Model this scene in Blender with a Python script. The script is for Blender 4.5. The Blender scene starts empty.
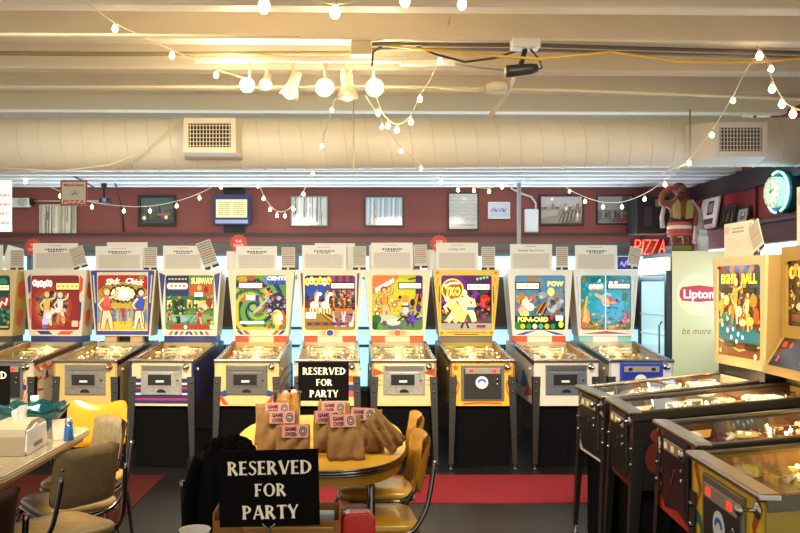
import bpy, bmesh, math, random
from mathutils import Vector, Matrix, Euler

R = random.Random(7)
rad = math.radians
pi = math.pi
scn = bpy.context.scene
col = scn.collection

# ------------------------------------------------------------------ camera, world, lights, exposure
CAM_Z = 1.57
FPX = 820.0
CX, CY = 350.0, 288.0          # principal point of the (cropped) photograph, in its pixels
cam_d = bpy.data.cameras.new('camera')
cam = bpy.data.objects.new('camera', cam_d)
col.objects.link(cam)
cam.location = (0, 0, CAM_Z)
cam.rotation_euler = (rad(90), 0, 0)
cam_d.sensor_width = 36.0
cam_d.lens = 36.0 * FPX / 800.0
cam_d.shift_x = (400 - CX) / 800.0
cam_d.shift_y = (CY - 266.5) / 800.0
cam_d.clip_start = 0.05
cam_d.clip_end = 100
scn.camera = cam

world = bpy.data.worlds.new('world')
scn.world = world
world.use_nodes = True
wbg = world.node_tree.nodes['Background']
wbg.inputs[0].default_value = (1.0, 0.95, 0.86, 1)
wbg.inputs[1].default_value = 0.74

scn.view_settings.view_transform = 'Standard'
scn.view_settings.look = 'None'
scn.view_settings.gamma = 1
scn.view_settings.use_curve_mapping = False
scn.view_settings.exposure = 0.35


def lamp(name, kind, loc, energy, color, size=0.1, rot=None, size_y=None):
    d = bpy.data.lights.new(name, kind)
    d.energy = energy
    d.color = color
    if kind == 'AREA':
        d.size = size
        if size_y:
            d.shape = 'RECTANGLE'
            d.size_y = size_y
    else:
        d.shadow_soft_size = size
    o = bpy.data.objects.new(name, d)
    o.location = loc
    if rot:
        o.rotation_euler = rot
    col.objects.link(o)
    return o


WARM = (1.0, 0.88, 0.68)
DAY = (0.62, 0.82, 1.0)
# unseen fill lamps, added above the frame to brighten the machine fronts
lamp('row_fill_light', 'AREA', (-1.5, 3.3, 3.05), 74, WARM, 1.6, (rad(48), 0, 0), 0.8).data.spread = rad(96)
lamp('row_fill_light', 'AREA', (1.3, 3.3, 3.05), 52, WARM, 1.6, (rad(48), 0, 0), 0.8).data.spread = rad(96)
# track spotlights under the joists
for px_, e_ in ((-0.67, 34), (-0.17, 44), (0.17, 44)):
    lamp('track_spot_light', 'POINT', (px_, 5.25, 2.86), e_, (1.0, 0.83, 0.55), 0.06)
# daylight that enters by the long window behind the back row and by the side window
lamp('window_daylight', 'AREA', (0.2, 9.08, 1.81), 85, DAY, 7.4, (rad(-122), 0, 0), 0.24)
lamp('side_window_daylight', 'AREA', (3.70, 6.6, 1.5), 12, DAY, 0.7, (0, rad(90), 0), 3.2)


def W(px, py, Y):
    """world point that the photograph shows at pixel (px, py) when it stands Y metres away"""
    return Vector(((px - CX) * Y / FPX, Y, CAM_Z - (py - CY) * Y / FPX))


def srgb(h):
    h = h.lstrip('#')
    out = []
    for i in (0, 2, 4):
        c = int(h[i:i + 2], 16) / 255
        out.append(c / 12.92 if c <= 0.04045 else ((c + 0.055) / 1.055) ** 2.4)
    return tuple(out) + (1.0,)


_mats = {}


def M(h, rough=0.5, metal=0.0, emit=0.0, noise=0.0, scale=8.0, bump=0.0, coat=0.0, stretch=None, ecol=None):
    key = (h, rough, metal, emit, noise, scale, bump, coat, stretch, ecol)
    if key in _mats:
        return _mats[key]
    m = bpy.data.materials.new('paint_' + h.strip('#'))
    m.use_nodes = True
    nt = m.node_tree
    b = nt.nodes['Principled BSDF']
    c = srgb(h)
    b.inputs['Base Color'].default_value = c
    b.inputs['Roughness'].default_value = rough
    b.inputs['Metallic'].default_value = metal
    if rough >= 0.85:
        b.inputs['Specular IOR Level'].default_value = 0.12
    if coat:
        b.inputs['Coat Weight'].default_value = coat
        b.inputs['Coat Roughness'].default_value = 0.08
    if emit:
        b.inputs['Emission Color'].default_value = srgb(ecol) if ecol else c
        b.inputs['Emission Strength'].default_value = emit
    if noise or bump:
        tc = nt.nodes.new('ShaderNodeTexCoord')
        mp = nt.nodes.new('ShaderNodeMapping')
        if stretch:
            mp.inputs['Scale'].default_value = stretch
        n = nt.nodes.new('ShaderNodeTexNoise')
        n.inputs['Scale'].default_value = scale
        n.inputs['Detail'].default_value = 4
        nt.links.new(tc.outputs['Object'], mp.inputs[0])
        nt.links.new(mp.outputs[0], n.inputs['Vector'])
        if noise:
            rp = nt.nodes.new('ShaderNodeValToRGB')
            rp.color_ramp.elements[0].position = 0.3
            rp.color_ramp.elements[1].position = 0.7
            rp.color_ramp.elements[0].color = tuple(max(0, x * (1 - noise)) for x in c[:3]) + (1,)
            rp.color_ramp.elements[1].color = tuple(min(1, x * (1 + noise)) for x in c[:3]) + (1,)
            nt.links.new(n.outputs[0], rp.inputs[0])
            nt.links.new(rp.outputs[0], b.inputs['Base Color'])
        if bump:
            bp = nt.nodes.new('ShaderNodeBump')
            bp.inputs['Strength'].default_value = bump
            bp.inputs['Distance'].default_value = 0.01
            nt.links.new(n.outputs[0], bp.inputs['Height'])
            nt.links.new(bp.outputs[0], b.inputs['Normal'])
    _mats[key] = m
    return m


def glass_mat(name, tint='#ffffff', refl=1.0, alpha_col=None):
    if name in _mats:
        return _mats[name]
    m = bpy.data.materials.new(name)
    m.use_nodes = True
    nt = m.node_tree
    nt.nodes.remove(nt.nodes['Principled BSDF'])
    tr = nt.nodes.new('ShaderNodeBsdfTransparent')
    tr.inputs[0].default_value = srgb(tint)
    gl = nt.nodes.new('ShaderNodeBsdfGlossy')
    gl.inputs['Roughness'].default_value = 0.03
    fr = nt.nodes.new('ShaderNodeFresnel')
    fr.inputs[0].default_value = 1.45
    mu = nt.nodes.new('ShaderNodeMath')
    mu.operation = 'MULTIPLY'
    mu.inputs[1].default_value = refl
    mx = nt.nodes.new('ShaderNodeMixShader')
    nt.links.new(fr.outputs[0], mu.inputs[0])
    nt.links.new(mu.outputs[0], mx.inputs[0])
    nt.links.new(tr.outputs[0], mx.inputs[1])
    nt.links.new(gl.outputs[0], mx.inputs[2])
    nt.links.new(mx.outputs[0], nt.nodes['Material Output'].inputs[0])
    _mats[name] = m
    return m


CHROME = M('#7d7a75', 0.14, 1.0)
STEEL = M('#b4afa6', 0.27, 1.0, noise=0.06, scale=30)
DSTEEL = M('#5a5854', 0.4, 1.0)
BLACK = M('#0b0b0b', 0.5)
WHITE = M('#e9e6df', 0.5)
WOOD = M('#c9a56b', 0.45, noise=0.12, scale=6, stretch=(1, 1, 8))

_bevcache = {}


class MB:
    """collects shapes into one mesh object"""

    def __init__(s):
        s.v, s.f, s.mi, s.sm, s.mats = [], [], [], [], []

    def mat(s, m):
        if m not in s.mats:
            s.mats.append(m)
        return s.mats.index(m)

    def raw(s, verts, faces, m, smooth=False, T=None):
        k = len(s.v)
        s.v += [(T @ Vector(v)) if T is not None else Vector(v) for v in verts]
        i = s.mat(m)
        for f in faces:
            s.f.append([k + a for a in f])
            s.mi.append(i)
            s.sm.append(smooth)
        return s

    def box(s, c, size, m, bevel=0.0, rot=None, seg=2, T=None):
        key = (tuple(round(a, 5) for a in size), round(bevel, 5), seg)
        if key not in _bevcache:
            bm = bmesh.new()
            bmesh.ops.create_cube(bm, size=1)
            bmesh.ops.scale(bm, vec=size, verts=bm.verts)
            if bevel > 0:
                bmesh.ops.bevel(bm, geom=list(bm.edges), offset=min(bevel, min(size) * 0.49), segments=seg, affect='EDGES', profile=0.5)
            bm.verts.ensure_lookup_table()
            _bevcache[key] = ([v.co.copy() for v in bm.verts], [[v.index for v in f.verts] for f in bm.faces])
            bm.free()
        vs, fs = _bevcache[key]
        t = Matrix.Translation(Vector(c))
        if rot:
            t = t @ Euler(rot).to_matrix().to_4x4()
        if T is not None:
            t = T @ t
        return s.raw(vs, fs, m, bevel > 0 and seg > 1 and False, t)

    def prism(s, poly, axis, a, b, m, T=None):
        """2D polygon extruded along an axis from a to b; poly in the two other axes in order"""
        n = len(poly)

        def p3(q, t):
            if axis == 'x':
                return (t, q[0], q[1])
            if axis == 'y':
                return (q[0], t, q[1])
            return (q[0], q[1], t)
        vs = [p3(q, a) for q in poly] + [p3(q, b) for q in poly]
        fs = [list(range(n))[::-1], list(range(n, 2 * n))]
        fs += [[i, (i + 1) % n, n + (i + 1) % n, n + i] for i in range(n)]
        return s.raw(vs, fs, m, False, T)

    def lathe(s, prof, m, n=16, T=None, smooth=True):
        """profile of (r, z) turned about z"""
        vs, fs = [], []
        k = len(prof)
        for i in range(n):
            a = 2 * pi * i / n
            for r, z in prof:
                vs.append((r * math.cos(a), r * math.sin(a), z))
        for i in range(n):
            j = (i + 1) % n
            for q in range(k - 1):
                fs.append([i * k + q, j * k + q, j * k + q + 1, i * k + q + 1])
        if prof[0][0] > 1e-6:
            fs.append([i * k for i in range(n)][::-1])
        if prof[-1][0] > 1e-6:
            fs.append([i * k + k - 1 for i in range(n)])
        return s.raw(vs, fs, m, smooth, T)

    def tube(s, pts, r, m, n=8, cap=True, T=None, radii=None):
        pts = [Vector(p) for p in pts]
        vs, fs = [], []
        up = None
        for i, p in enumerate(pts):
            if i == 0:
                d = pts[1] - p
            elif i == len(pts) - 1:
                d = p - pts[i - 1]
            else:
                d = (pts[i + 1] - p).normalized() + (p - pts[i - 1]).normalized()
            d = d.normalized() if d.length > 1e-9 else Vector((0, 0, 1))
            if up is None:
                up = Vector((0, 0, 1)) if abs(d.z) < 0.9 else Vector((1, 0, 0))
            a = d.cross(up)
            if a.length < 1e-6:
                a = d.orthogonal()
            a.normalize()
            b = a.cross(d).normalized()
            up = b
            rr = radii[i] if radii else r
            for k in range(n):
                t = 2 * pi * k / n
                vs.append(p + a * (rr * math.cos(t)) + b * (rr * math.sin(t)))
        for i in range(len(pts) - 1):
            for k in range(n):
                fs.append([i * n + k, i * n + (k + 1) % n, (i + 1) * n + (k + 1) % n, (i + 1) * n + k])
        if cap:
            fs.append(list(range(n))[::-1])
            fs.append([(len(pts) - 1) * n + k for k in range(n)])
        return s.raw(vs, fs, m, n > 4, T)

    def sphere(s, c, r, m, n=12, sc=(1, 1, 1), T=None):
        h = max(4, n // 2)
        prof = [(r * math.sin(pi * i / h), -r * math.cos(pi * i / h)) for i in range(h + 1)]
        t = Matrix.Translation(Vector(c)) @ Matrix.Diagonal((sc[0], sc[1], sc[2], 1))
        if T is not None:
            t = T @ t
        return s.lathe(prof, m, n, t)

    def build(s, name, parent=None, loc=None, rot=None):
        me = bpy.data.meshes.new(name)
        me.from_pydata([tuple(v) for v in s.v], [], s.f)
        for m in s.mats:
            me.materials.append(m)
        me.polygons.foreach_set('material_index', s.mi)
        me.polygons.foreach_set('use_smooth', s.sm)
        me.update()
        o = bpy.data.objects.new(name, me)
        col.objects.link(o)
        if parent is not None:
            o.parent = parent
        if loc is not None:
            o.location = loc
        if rot is not None:
            o.rotation_euler = rot
        return o


def recalc(o):
    bm = bmesh.new()
    bm.from_mesh(o.data)
    bmesh.ops.recalc_face_normals(bm, faces=bm.faces)
    bm.to_mesh(o.data)
    bm.free()
    return o


def smooth_mod(o, levels=2):
    md = o.modifiers.new('subdivision', 'SUBSURF')
    md.levels = levels
    md.render_levels = levels
    for p in o.data.polygons:
        p.use_smooth = True
    return o


def tag(o, label, cat, group=None):
    o['label'] = label
    o['category'] = cat
    if group:
        o['group'] = group
    return o


def thing(name, label, cat, loc=(0, 0, 0), rz=0.0, group=None):
    o = bpy.data.objects.new(name, None)
    o.empty_display_size = 0.1
    col.objects.link(o)
    o.location = loc
    o.rotation_euler = (0, 0, rz)
    return tag(o, label, cat, group)


def struct(o):
    o['kind'] = 'structure'
    return o


def dup(root, label, loc, rz):
    r = root.copy()
    col.objects.link(r)
    r.location = loc
    r.rotation_euler = (0, 0, rz)
    r['label'] = label
    for ch in list(root.children):
        c = ch.copy()
        col.objects.link(c)
        c.parent = r
        for g in ch.children:
            d = g.copy()
            col.objects.link(d)
            d.parent = c
    return r


# ------------------------------------------------------------------ lettering
_txt = {}


def text2d(t, bold=0.0, shear=0.0):
    """outline mesh of a line of text, centred, cap height about 1"""
    key = (t, bold, shear)
    if key not in _txt:
        cu = bpy.data.curves.new('lettering', 'FONT')
        cu.body = t
        cu.size = 1.38
        cu.offset = bold
        cu.shear = shear
        cu.align_x = 'CENTER'
        cu.resolution_u = 2
        o = bpy.data.objects.new('lettering', cu)
        me = bpy.data.meshes.new_from_object(o)
        vs = [(v.co.x, v.co.y - 0.5) for v in me.vertices]
        fs = [list(p.vertices) for p in me.polygons]
        bpy.data.objects.remove(o)
        bpy.data.meshes.remove(me)
        w = (max(v[0] for v in vs) - min(v[0] for v in vs)) if vs else 1
        _txt[key] = (vs, fs, w)
    return _txt[key]


def ring_pts(cx, cy, rx, ry, n=20, a0=0.0, a1=2 * pi):
    return [(cx + rx * math.cos(a0 + (a1 - a0) * i / n), cy + ry * math.sin(a0 + (a1 - a0) * i / n)) for i in range(n + 1)]


class Art:
    """a printed surface: flat shapes on a panel of w x h metres, drawn in 0..1 coordinates and printed one over the other.
    Local frame: u to the right (x), v up (z), the print faces -y."""

    def __init__(s, mb, w, h, origin=(0, 0, 0), emit=0.0, rough=0.35, step=0.00006, T=None, coat=0.0):
        s.mb, s.w, s.h, s.o, s.e, s.r, s.step, s.k, s.T, s.coat = mb, w, h, origin, emit, rough, step, 1, T, coat

    def _m(s, c, e=None):
        if s.e and e is None:      # ink that lets less of the backlight through
            c = '#%02x%02x%02x' % tuple(int(int(c[i:i + 2], 16) * 0.86) for i in (1, 3, 5))
        return M(c, s.r, 0.0, s.e if e is None else e * (0.42 if s.e else 1.0), coat=s.coat)

    def _p(s, q):
        return (s.o[0] + (q[0] - 0.5) * s.w, s.o[1] - s.k * s.step, s.o[2] + (q[1] - 0.5) * s.h)

    def poly(s, pts, c, e=None):
        a = sum(pts[i][0] * pts[(i + 1) % len(pts)][1] - pts[(i + 1) % len(pts)][0] * pts[i][1] for i in range(len(pts)))
        if a < 0:
            pts = pts[::-1]
        s.mb.raw([s._p(q) for q in pts], [list(range(len(pts)))], s._m(c, e), False, s.T)
        s.k += 1
        return s

    def rect(s, x0, y0, x1, y1, c, e=None):
        return s.poly([(x0, y0), (x1, y0), (x1, y1), (x0, y1)], c, e)

    def ell(s, cx, cy, rx, ry, c, e=None, n=18):
        return s.poly(ring_pts(cx, cy, rx, ry, n)[:-1], c, e)

    def strip(s, pts, w, c, e=None, w1=None):
        """a band along a line; w in units of the panel's width"""
        asp = s.w / s.h
        w1 = w if w1 is None else w1
        L, Rr = [], []
        n = len(pts)
        for i, p in enumerate(pts):
            q0, q1 = pts[max(0, i - 1)], pts[min(n - 1, i + 1)]
            dx, dy = q1[0] - q0[0], (q1[1] - q0[1]) / asp
            l = math.hypot(dx, dy) or 1
            hw = (w + (w1 - w) * i / max(1, n - 1)) / 2
            L.append((p[0] - dy / l * hw, p[1] + dx / l * hw * asp))
            Rr.append((p[0] + dy / l * hw, p[1] - dx / l * hw * asp))
        k = len(L)
        s.mb.raw([s._p(q) for q in L + Rr], [[i, k + i, k + i + 1, i + 1] for i in range(k - 1)], s._m(c, e), False, s.T)
        s.k += 1
        return s

    def star(s, cx, cy, r, n, c, inner=0.5, e=None, rot=0.0):
        asp = s.w / s.h
        pts = []
        for i in range(2 * n):
            rr = r if i % 2 == 0 else r * inner
            a = pi / 2 + rot + pi * i / n
            pts.append((cx + rr * math.cos(a), cy + rr * math.sin(a) * asp))
        return s.poly(pts, c, e)

    def text(s, t, cx, cy, h, c, e=None, bold=0.03, width=None, rot=0.0, shear=0.0):
        vs, fs, w = text2d(t, bold, shear)
        k = h * s.h
        kx = k if width is None else width * s.w / w
        ca, sa = math.cos(rot), math.sin(rot)
        out = []
        for x, y in vs:
            X, Y = x * kx, y * k
            X, Y = X * ca - Y * sa, X * sa + Y * ca
            out.append((s.o[0] + (cx - 0.5) * s.w + X, s.o[1] - s.k * s.step, s.o[2] + (cy - 0.5) * s.h + Y))
        s.mb.raw(out, fs, s._m(c, e), False, s.T)
        s.k += 1
        return s

    def lines(s, x0, x1, y0, y1, n, c, seed=1, th=0.4):
        """unreadably small print: rows of short dashes"""
        r = random.Random(seed)
        for i in range(n):
            yy = y1 + (y0 - y1) * (i + 0.5) / n
            hh = abs(y1 - y0) / n * th / 2
            x = x0
            while x < x1 - 0.01:
                l = min(x1 - x, r.uniform(0.03, 0.12) * (x1 - x0) + 0.01)
                s.rect(x, yy - hh, x + l, yy + hh, c)
                s.k -= 1
                x += l + 0.02
        s.k += 1
        return s

    def person(s, x, y, h, skin, top, low, hair, lean=0.0, arm=1):
        """a generic little figure"""
        if hair != 'none':
            s._figure(x, y, h, '#2a1812', '#2a1812', '#2a1812', '#2a1812', lean, arm, 0.035)
        return s._figure(x, y, h, skin, top, low, hair, lean, arm, 0.0)

    def _figure(s, x, y, h, skin, top, low, hair, lean, arm, g):
        a = s.w / s.h
        s.strip([(x - 0.10 * h, y), (x - 0.05 * h + lean * 0.3, y + 0.28 * h), (x + lean * 0.6, y + 0.5 * h)], (0.11 + g) * h, low, w1=(0.16 + g) * h)
        s.strip([(x + 0.14 * h, y), (x + 0.10 * h + lean * 0.3, y + 0.25 * h), (x + lean * 0.6, y + 0.5 * h)], (0.09 + g) * h, skin, w1=(0.15 + g) * h)
        s.strip([(x + lean * 0.6, y + 0.45 * h), (x + lean, y + 0.8 * h)], (0.18 + g) * h, top, w1=(0.24 + g) * h)
        s.strip([(x + lean - 0.08 * h, y + 0.76 * h), (x + lean - 0.22 * h * arm, y + 0.6 * h), (x + lean - 0.12 * h * arm, y + 0.45 * h)], (0.07 + g) * h, skin)
        s.strip([(x + lean + 0.08 * h, y + 0.76 * h), (x + lean + 0.26 * h * arm, y + 0.82 * h), (x + lean + 0.3 * h * arm, y + 0.98 * h)], (0.07 + g) * h, skin)
        s.ell(x + lean, y + 0.93 * h, (0.10 + g * 0.5) * h, (0.10 + g * 0.5) * h * a, hair)
        s.ell(x + lean + 0.015 * h, y + 0.90 * h, 0.075 * h, 0.08 * h * a, skin)
        return s

    def confetti(s, x0, y0, x1, y1, n, cols, seed=1, lo=0.015, hi=0.05):
        """busy small shapes of the printed picture"""
        r = random.Random(seed)
        for i in range(n):
            x, y, k = r.uniform(x0, x1), r.uniform(y0, y1), r.uniform(lo, hi)
            t = r.randrange(4)
            c = cols[i % len(cols)]
            x, y = min(max(x, k), 1 - k), min(max(y, k), 1 - k)
            a0 = r.uniform(0, 6.28)
            if t == 0:
                s.ell(x, y, k, k * r.uniform(0.4, 1), c, n=10)
            elif t == 1:
                s.strip([(x - k * math.cos(a0), y - k * math.sin(a0)), (x, y), (x + k * math.cos(a0 + 0.7), y + k * math.sin(a0 + 0.7))], k * 0.5, c, w1=k * 0.15)
            elif t == 2:
                s.poly([(x + k * math.cos(a0 + j * 2.1), y + k * math.sin(a0 + j * 2.1)) for j in range(3)], c)
            else:
                s.star(x, y, k, 4, c, 0.45, rot=a0)
        return s

# ------------------------------------------------------------------ pinball machines
GLASS = glass_mat('clear_glass', '#f4f7f2', 0.5)
PANE = glass_mat('thin_pane', '#fafafa', 0.7)
BULB_E = 14.0


def leg_mesh(sx, front, Wd, L, zt=0.80):
    mb = MB()
    x0 = sx * (Wd / 2 + 0.004)
    x1 = sx * (Wd / 2 + 0.012)
    y0, y1 = (-0.004, -0.035) if front else (L + 0.004, L + 0.035)
    s = -1 if front else 1
    zb = 0.045
    # two flanges of a folded steel leg
    a, b = 0.062, 0.034
    mb.raw([(x0, y0, zt), (x0 - sx * a, y0, zt), (x1 - sx * b, y1, zb), (x1, y1, zb),
            (x0, y0 + s * -0.004, zt), (x0 - sx * a, y0 - s * 0.004, zt), (x1 - sx * b, y1 - s * 0.004, zb), (x1, y1 - s * 0.004, zb)],
           [[0, 1, 2, 3], [4, 7, 6, 5], [0, 3, 7, 4], [1, 5, 6, 2], [0, 4, 5, 1], [3, 2, 6, 7]], DSTEEL)
    mb.raw([(x0, y0, zt), (x0, y0 - s * a, zt), (x1, y1 - s * b, zb), (x1, y1, zb),
            (x0 + sx * 0.004, y0, zt), (x0 + sx * 0.004, y0 - s * a, zt), (x1 + sx * 0.004, y1 - s * b, zb), (x1 + sx * 0.004, y1, zb)],
           [[0, 1, 2, 3], [4, 7, 6, 5], [0, 3, 7, 4], [1, 5, 6, 2], [0, 4, 5, 1], [3, 2, 6, 7]], DSTEEL)
    for z in (zt - 0.05, zt - 0.13):
        mb.sphere((x0 - sx * 0.022, y0 + s * 0.004, z), 0.012, CHROME, 8)
    return mb, (x1 - sx * 0.014, y1 - s * 0.014)


def coin_door(kind, parent, cx, cz, y):
    """the steel door in the front panel; its slots, lock and coin return are sub-parts"""
    def at(name, mb, p):
        return mb.build(name, p)
    if kind in ('steel', 'chrome', 'grey', 'bluegrey'):
        c = {'steel': M('#9a9284', 0.36, 0.5, noise=0.15, scale=40), 'chrome': M('#c2bbad', 0.3, 0.55, noise=0.18, scale=30),
             'grey': M('#77736a', 0.4, 0.5), 'bluegrey': M('#757c88', 0.4, 0.5)}[kind]
        d = MB()
        d.box((cx, y - 0.006, cz + 0.012), (0.36, 0.014, 0.262), c, 0.005)
        d.box((cx, y - 0.0145, cz + 0.012), (0.27, 0.006, 0.135), c, 0.003)
        door = at('coin_door', d, parent)
        r = MB()
        r.box((cx - 0.012, y - 0.0185, cz + 0.012), (0.205, 0.004, 0.095), M('#383634', 0.3, 0.4))
        for dz in (-0.05, 0.05):
            r.box((cx - 0.012, y - 0.021, cz + 0.012 + dz), (0.215, 0.004, 0.006), c)
        for dx in (-0.105, 0.105):
            r.box((cx - 0.012 + dx, y - 0.021, cz + 0.012), (0.006, 0.004, 0.105), c)
        at('coin_window', r, door)
        at('price_plate', MB().box((cx - 0.01, y - 0.0215, cz), (0.07, 0.003, 0.018), WHITE), door)
        at('coin_entry_plate', MB().box((cx, y - 0.015, cz + 0.115), (0.33, 0.007, 0.042), M('#a8a195', 0.3, 0.9), 0.002), door)
        a = MB()
        a.prism([(cx + 0.042 * math.cos(t * pi / 10), cz - 0.098 + 0.03 * math.sin(t * pi / 10)) for t in range(11)], 'y', y - 0.017, y - 0.012, M('#1c1b1a', 0.4))
        at('coin_return', a, door)
        at('lock', MB().lathe([(0.009, 0), (0.009, 0.006), (0.005, 0.008)], CHROME, 10, Matrix.Translation((cx + 0.145, y - 0.012, cz + 0.01)) @ Matrix.Rotation(rad(90), 4, 'X')), door)
        return door
    h = 0.31
    frame = {'black': M('#8a8276', 0.4, 0.6), 'blue': M('#2f49b8', 0.4, 0.2), 'dark': M('#3a3632', 0.4, 0.5)}[kind]
    face = {'black': M('#282320', 0.55), 'blue': M('#26399c', 0.4, 0.2), 'dark': M('#141212', 0.35)}[kind]
    wd = 0.375 if kind != 'dark' else 0.34
    d = MB()
    d.box((cx, y - 0.006, cz), (wd, 0.014, h), frame, 0.004)
    d.box((cx, y - 0.014, cz - 0.01), (wd - 0.05, 0.005, h - 0.05), face, 0.002)
    door = at('coin_door', d, parent)
    p = MB()
    p.box((cx, y - 0.0175, cz + h / 2 - 0.05), (wd - 0.07, 0.008, 0.05), M('#a89f8e', 0.4, 0.3), 0.003)
    plate = at('coin_entry_plate', p, door)
    for dx in ((-0.1, 0.1) if kind != 'dark' else (-0.1, 0.0, 0.1)):
        lit = M('#ff2a18', 0.4, 0, 1.6) if kind == 'black' else (M('#e8c98a', 0.4, 0, 0.3) if kind == 'dark' else M('#1d1d22', 0.4))
        at('coin_slot', MB().box((cx + dx, y - 0.0225, cz + h / 2 - 0.05), (0.036, 0.004, 0.028), lit, 0.002), door)
    if kind != 'dark':
        s = MB()
        T = Matrix.Translation((cx - 0.008, y - 0.017, cz + 0.005)) @ Matrix.Rotation(rad(90), 4, 'X')
        s.lathe([(0.055, 0), (0.055, 0.0015), (0, 0.0018)], M('#e4e4e6', 0.5), 24, T, False)
        if kind == 'black':
            s.raw([(cx - 0.008 + q[0], y - 0.0192, cz + 0.004 + q[1]) for q in ring_pts(0, 0, 0.038, 0.034, 10, 0, pi) + ring_pts(0, 0, 0.02, 0.016, 10, pi, 0)], [list(range(22))], M('#2d63c8', 0.5))
        at('round_sticker', s, door)
    else:
        s = MB()
        s.box((cx - 0.01, y - 0.018, cz - 0.02), (0.012, 0.004, 0.09), STEEL, 0, (0, rad(35), 0))
        at('coin_chute_lever', s, door)
    at('lock', MB().lathe([(0.013, 0), (0.013, 0.006), (0.006, 0.009)], CHROME, 10, Matrix.Translation((cx + wd / 2 - 0.06, y - 0.016, cz + 0.03)) @ Matrix.Rotation(rad(90), 4, 'X')), door)
    at('lock', MB().lathe([(0.010, 0), (0.010, 0.006), (0.005, 0.009)], STEEL, 10, Matrix.Translation((cx + wd / 2 - 0.06, y - 0.016, cz - 0.01)) @ Matrix.Rotation(rad(90), 4, 'X')), door)
    return door


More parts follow.
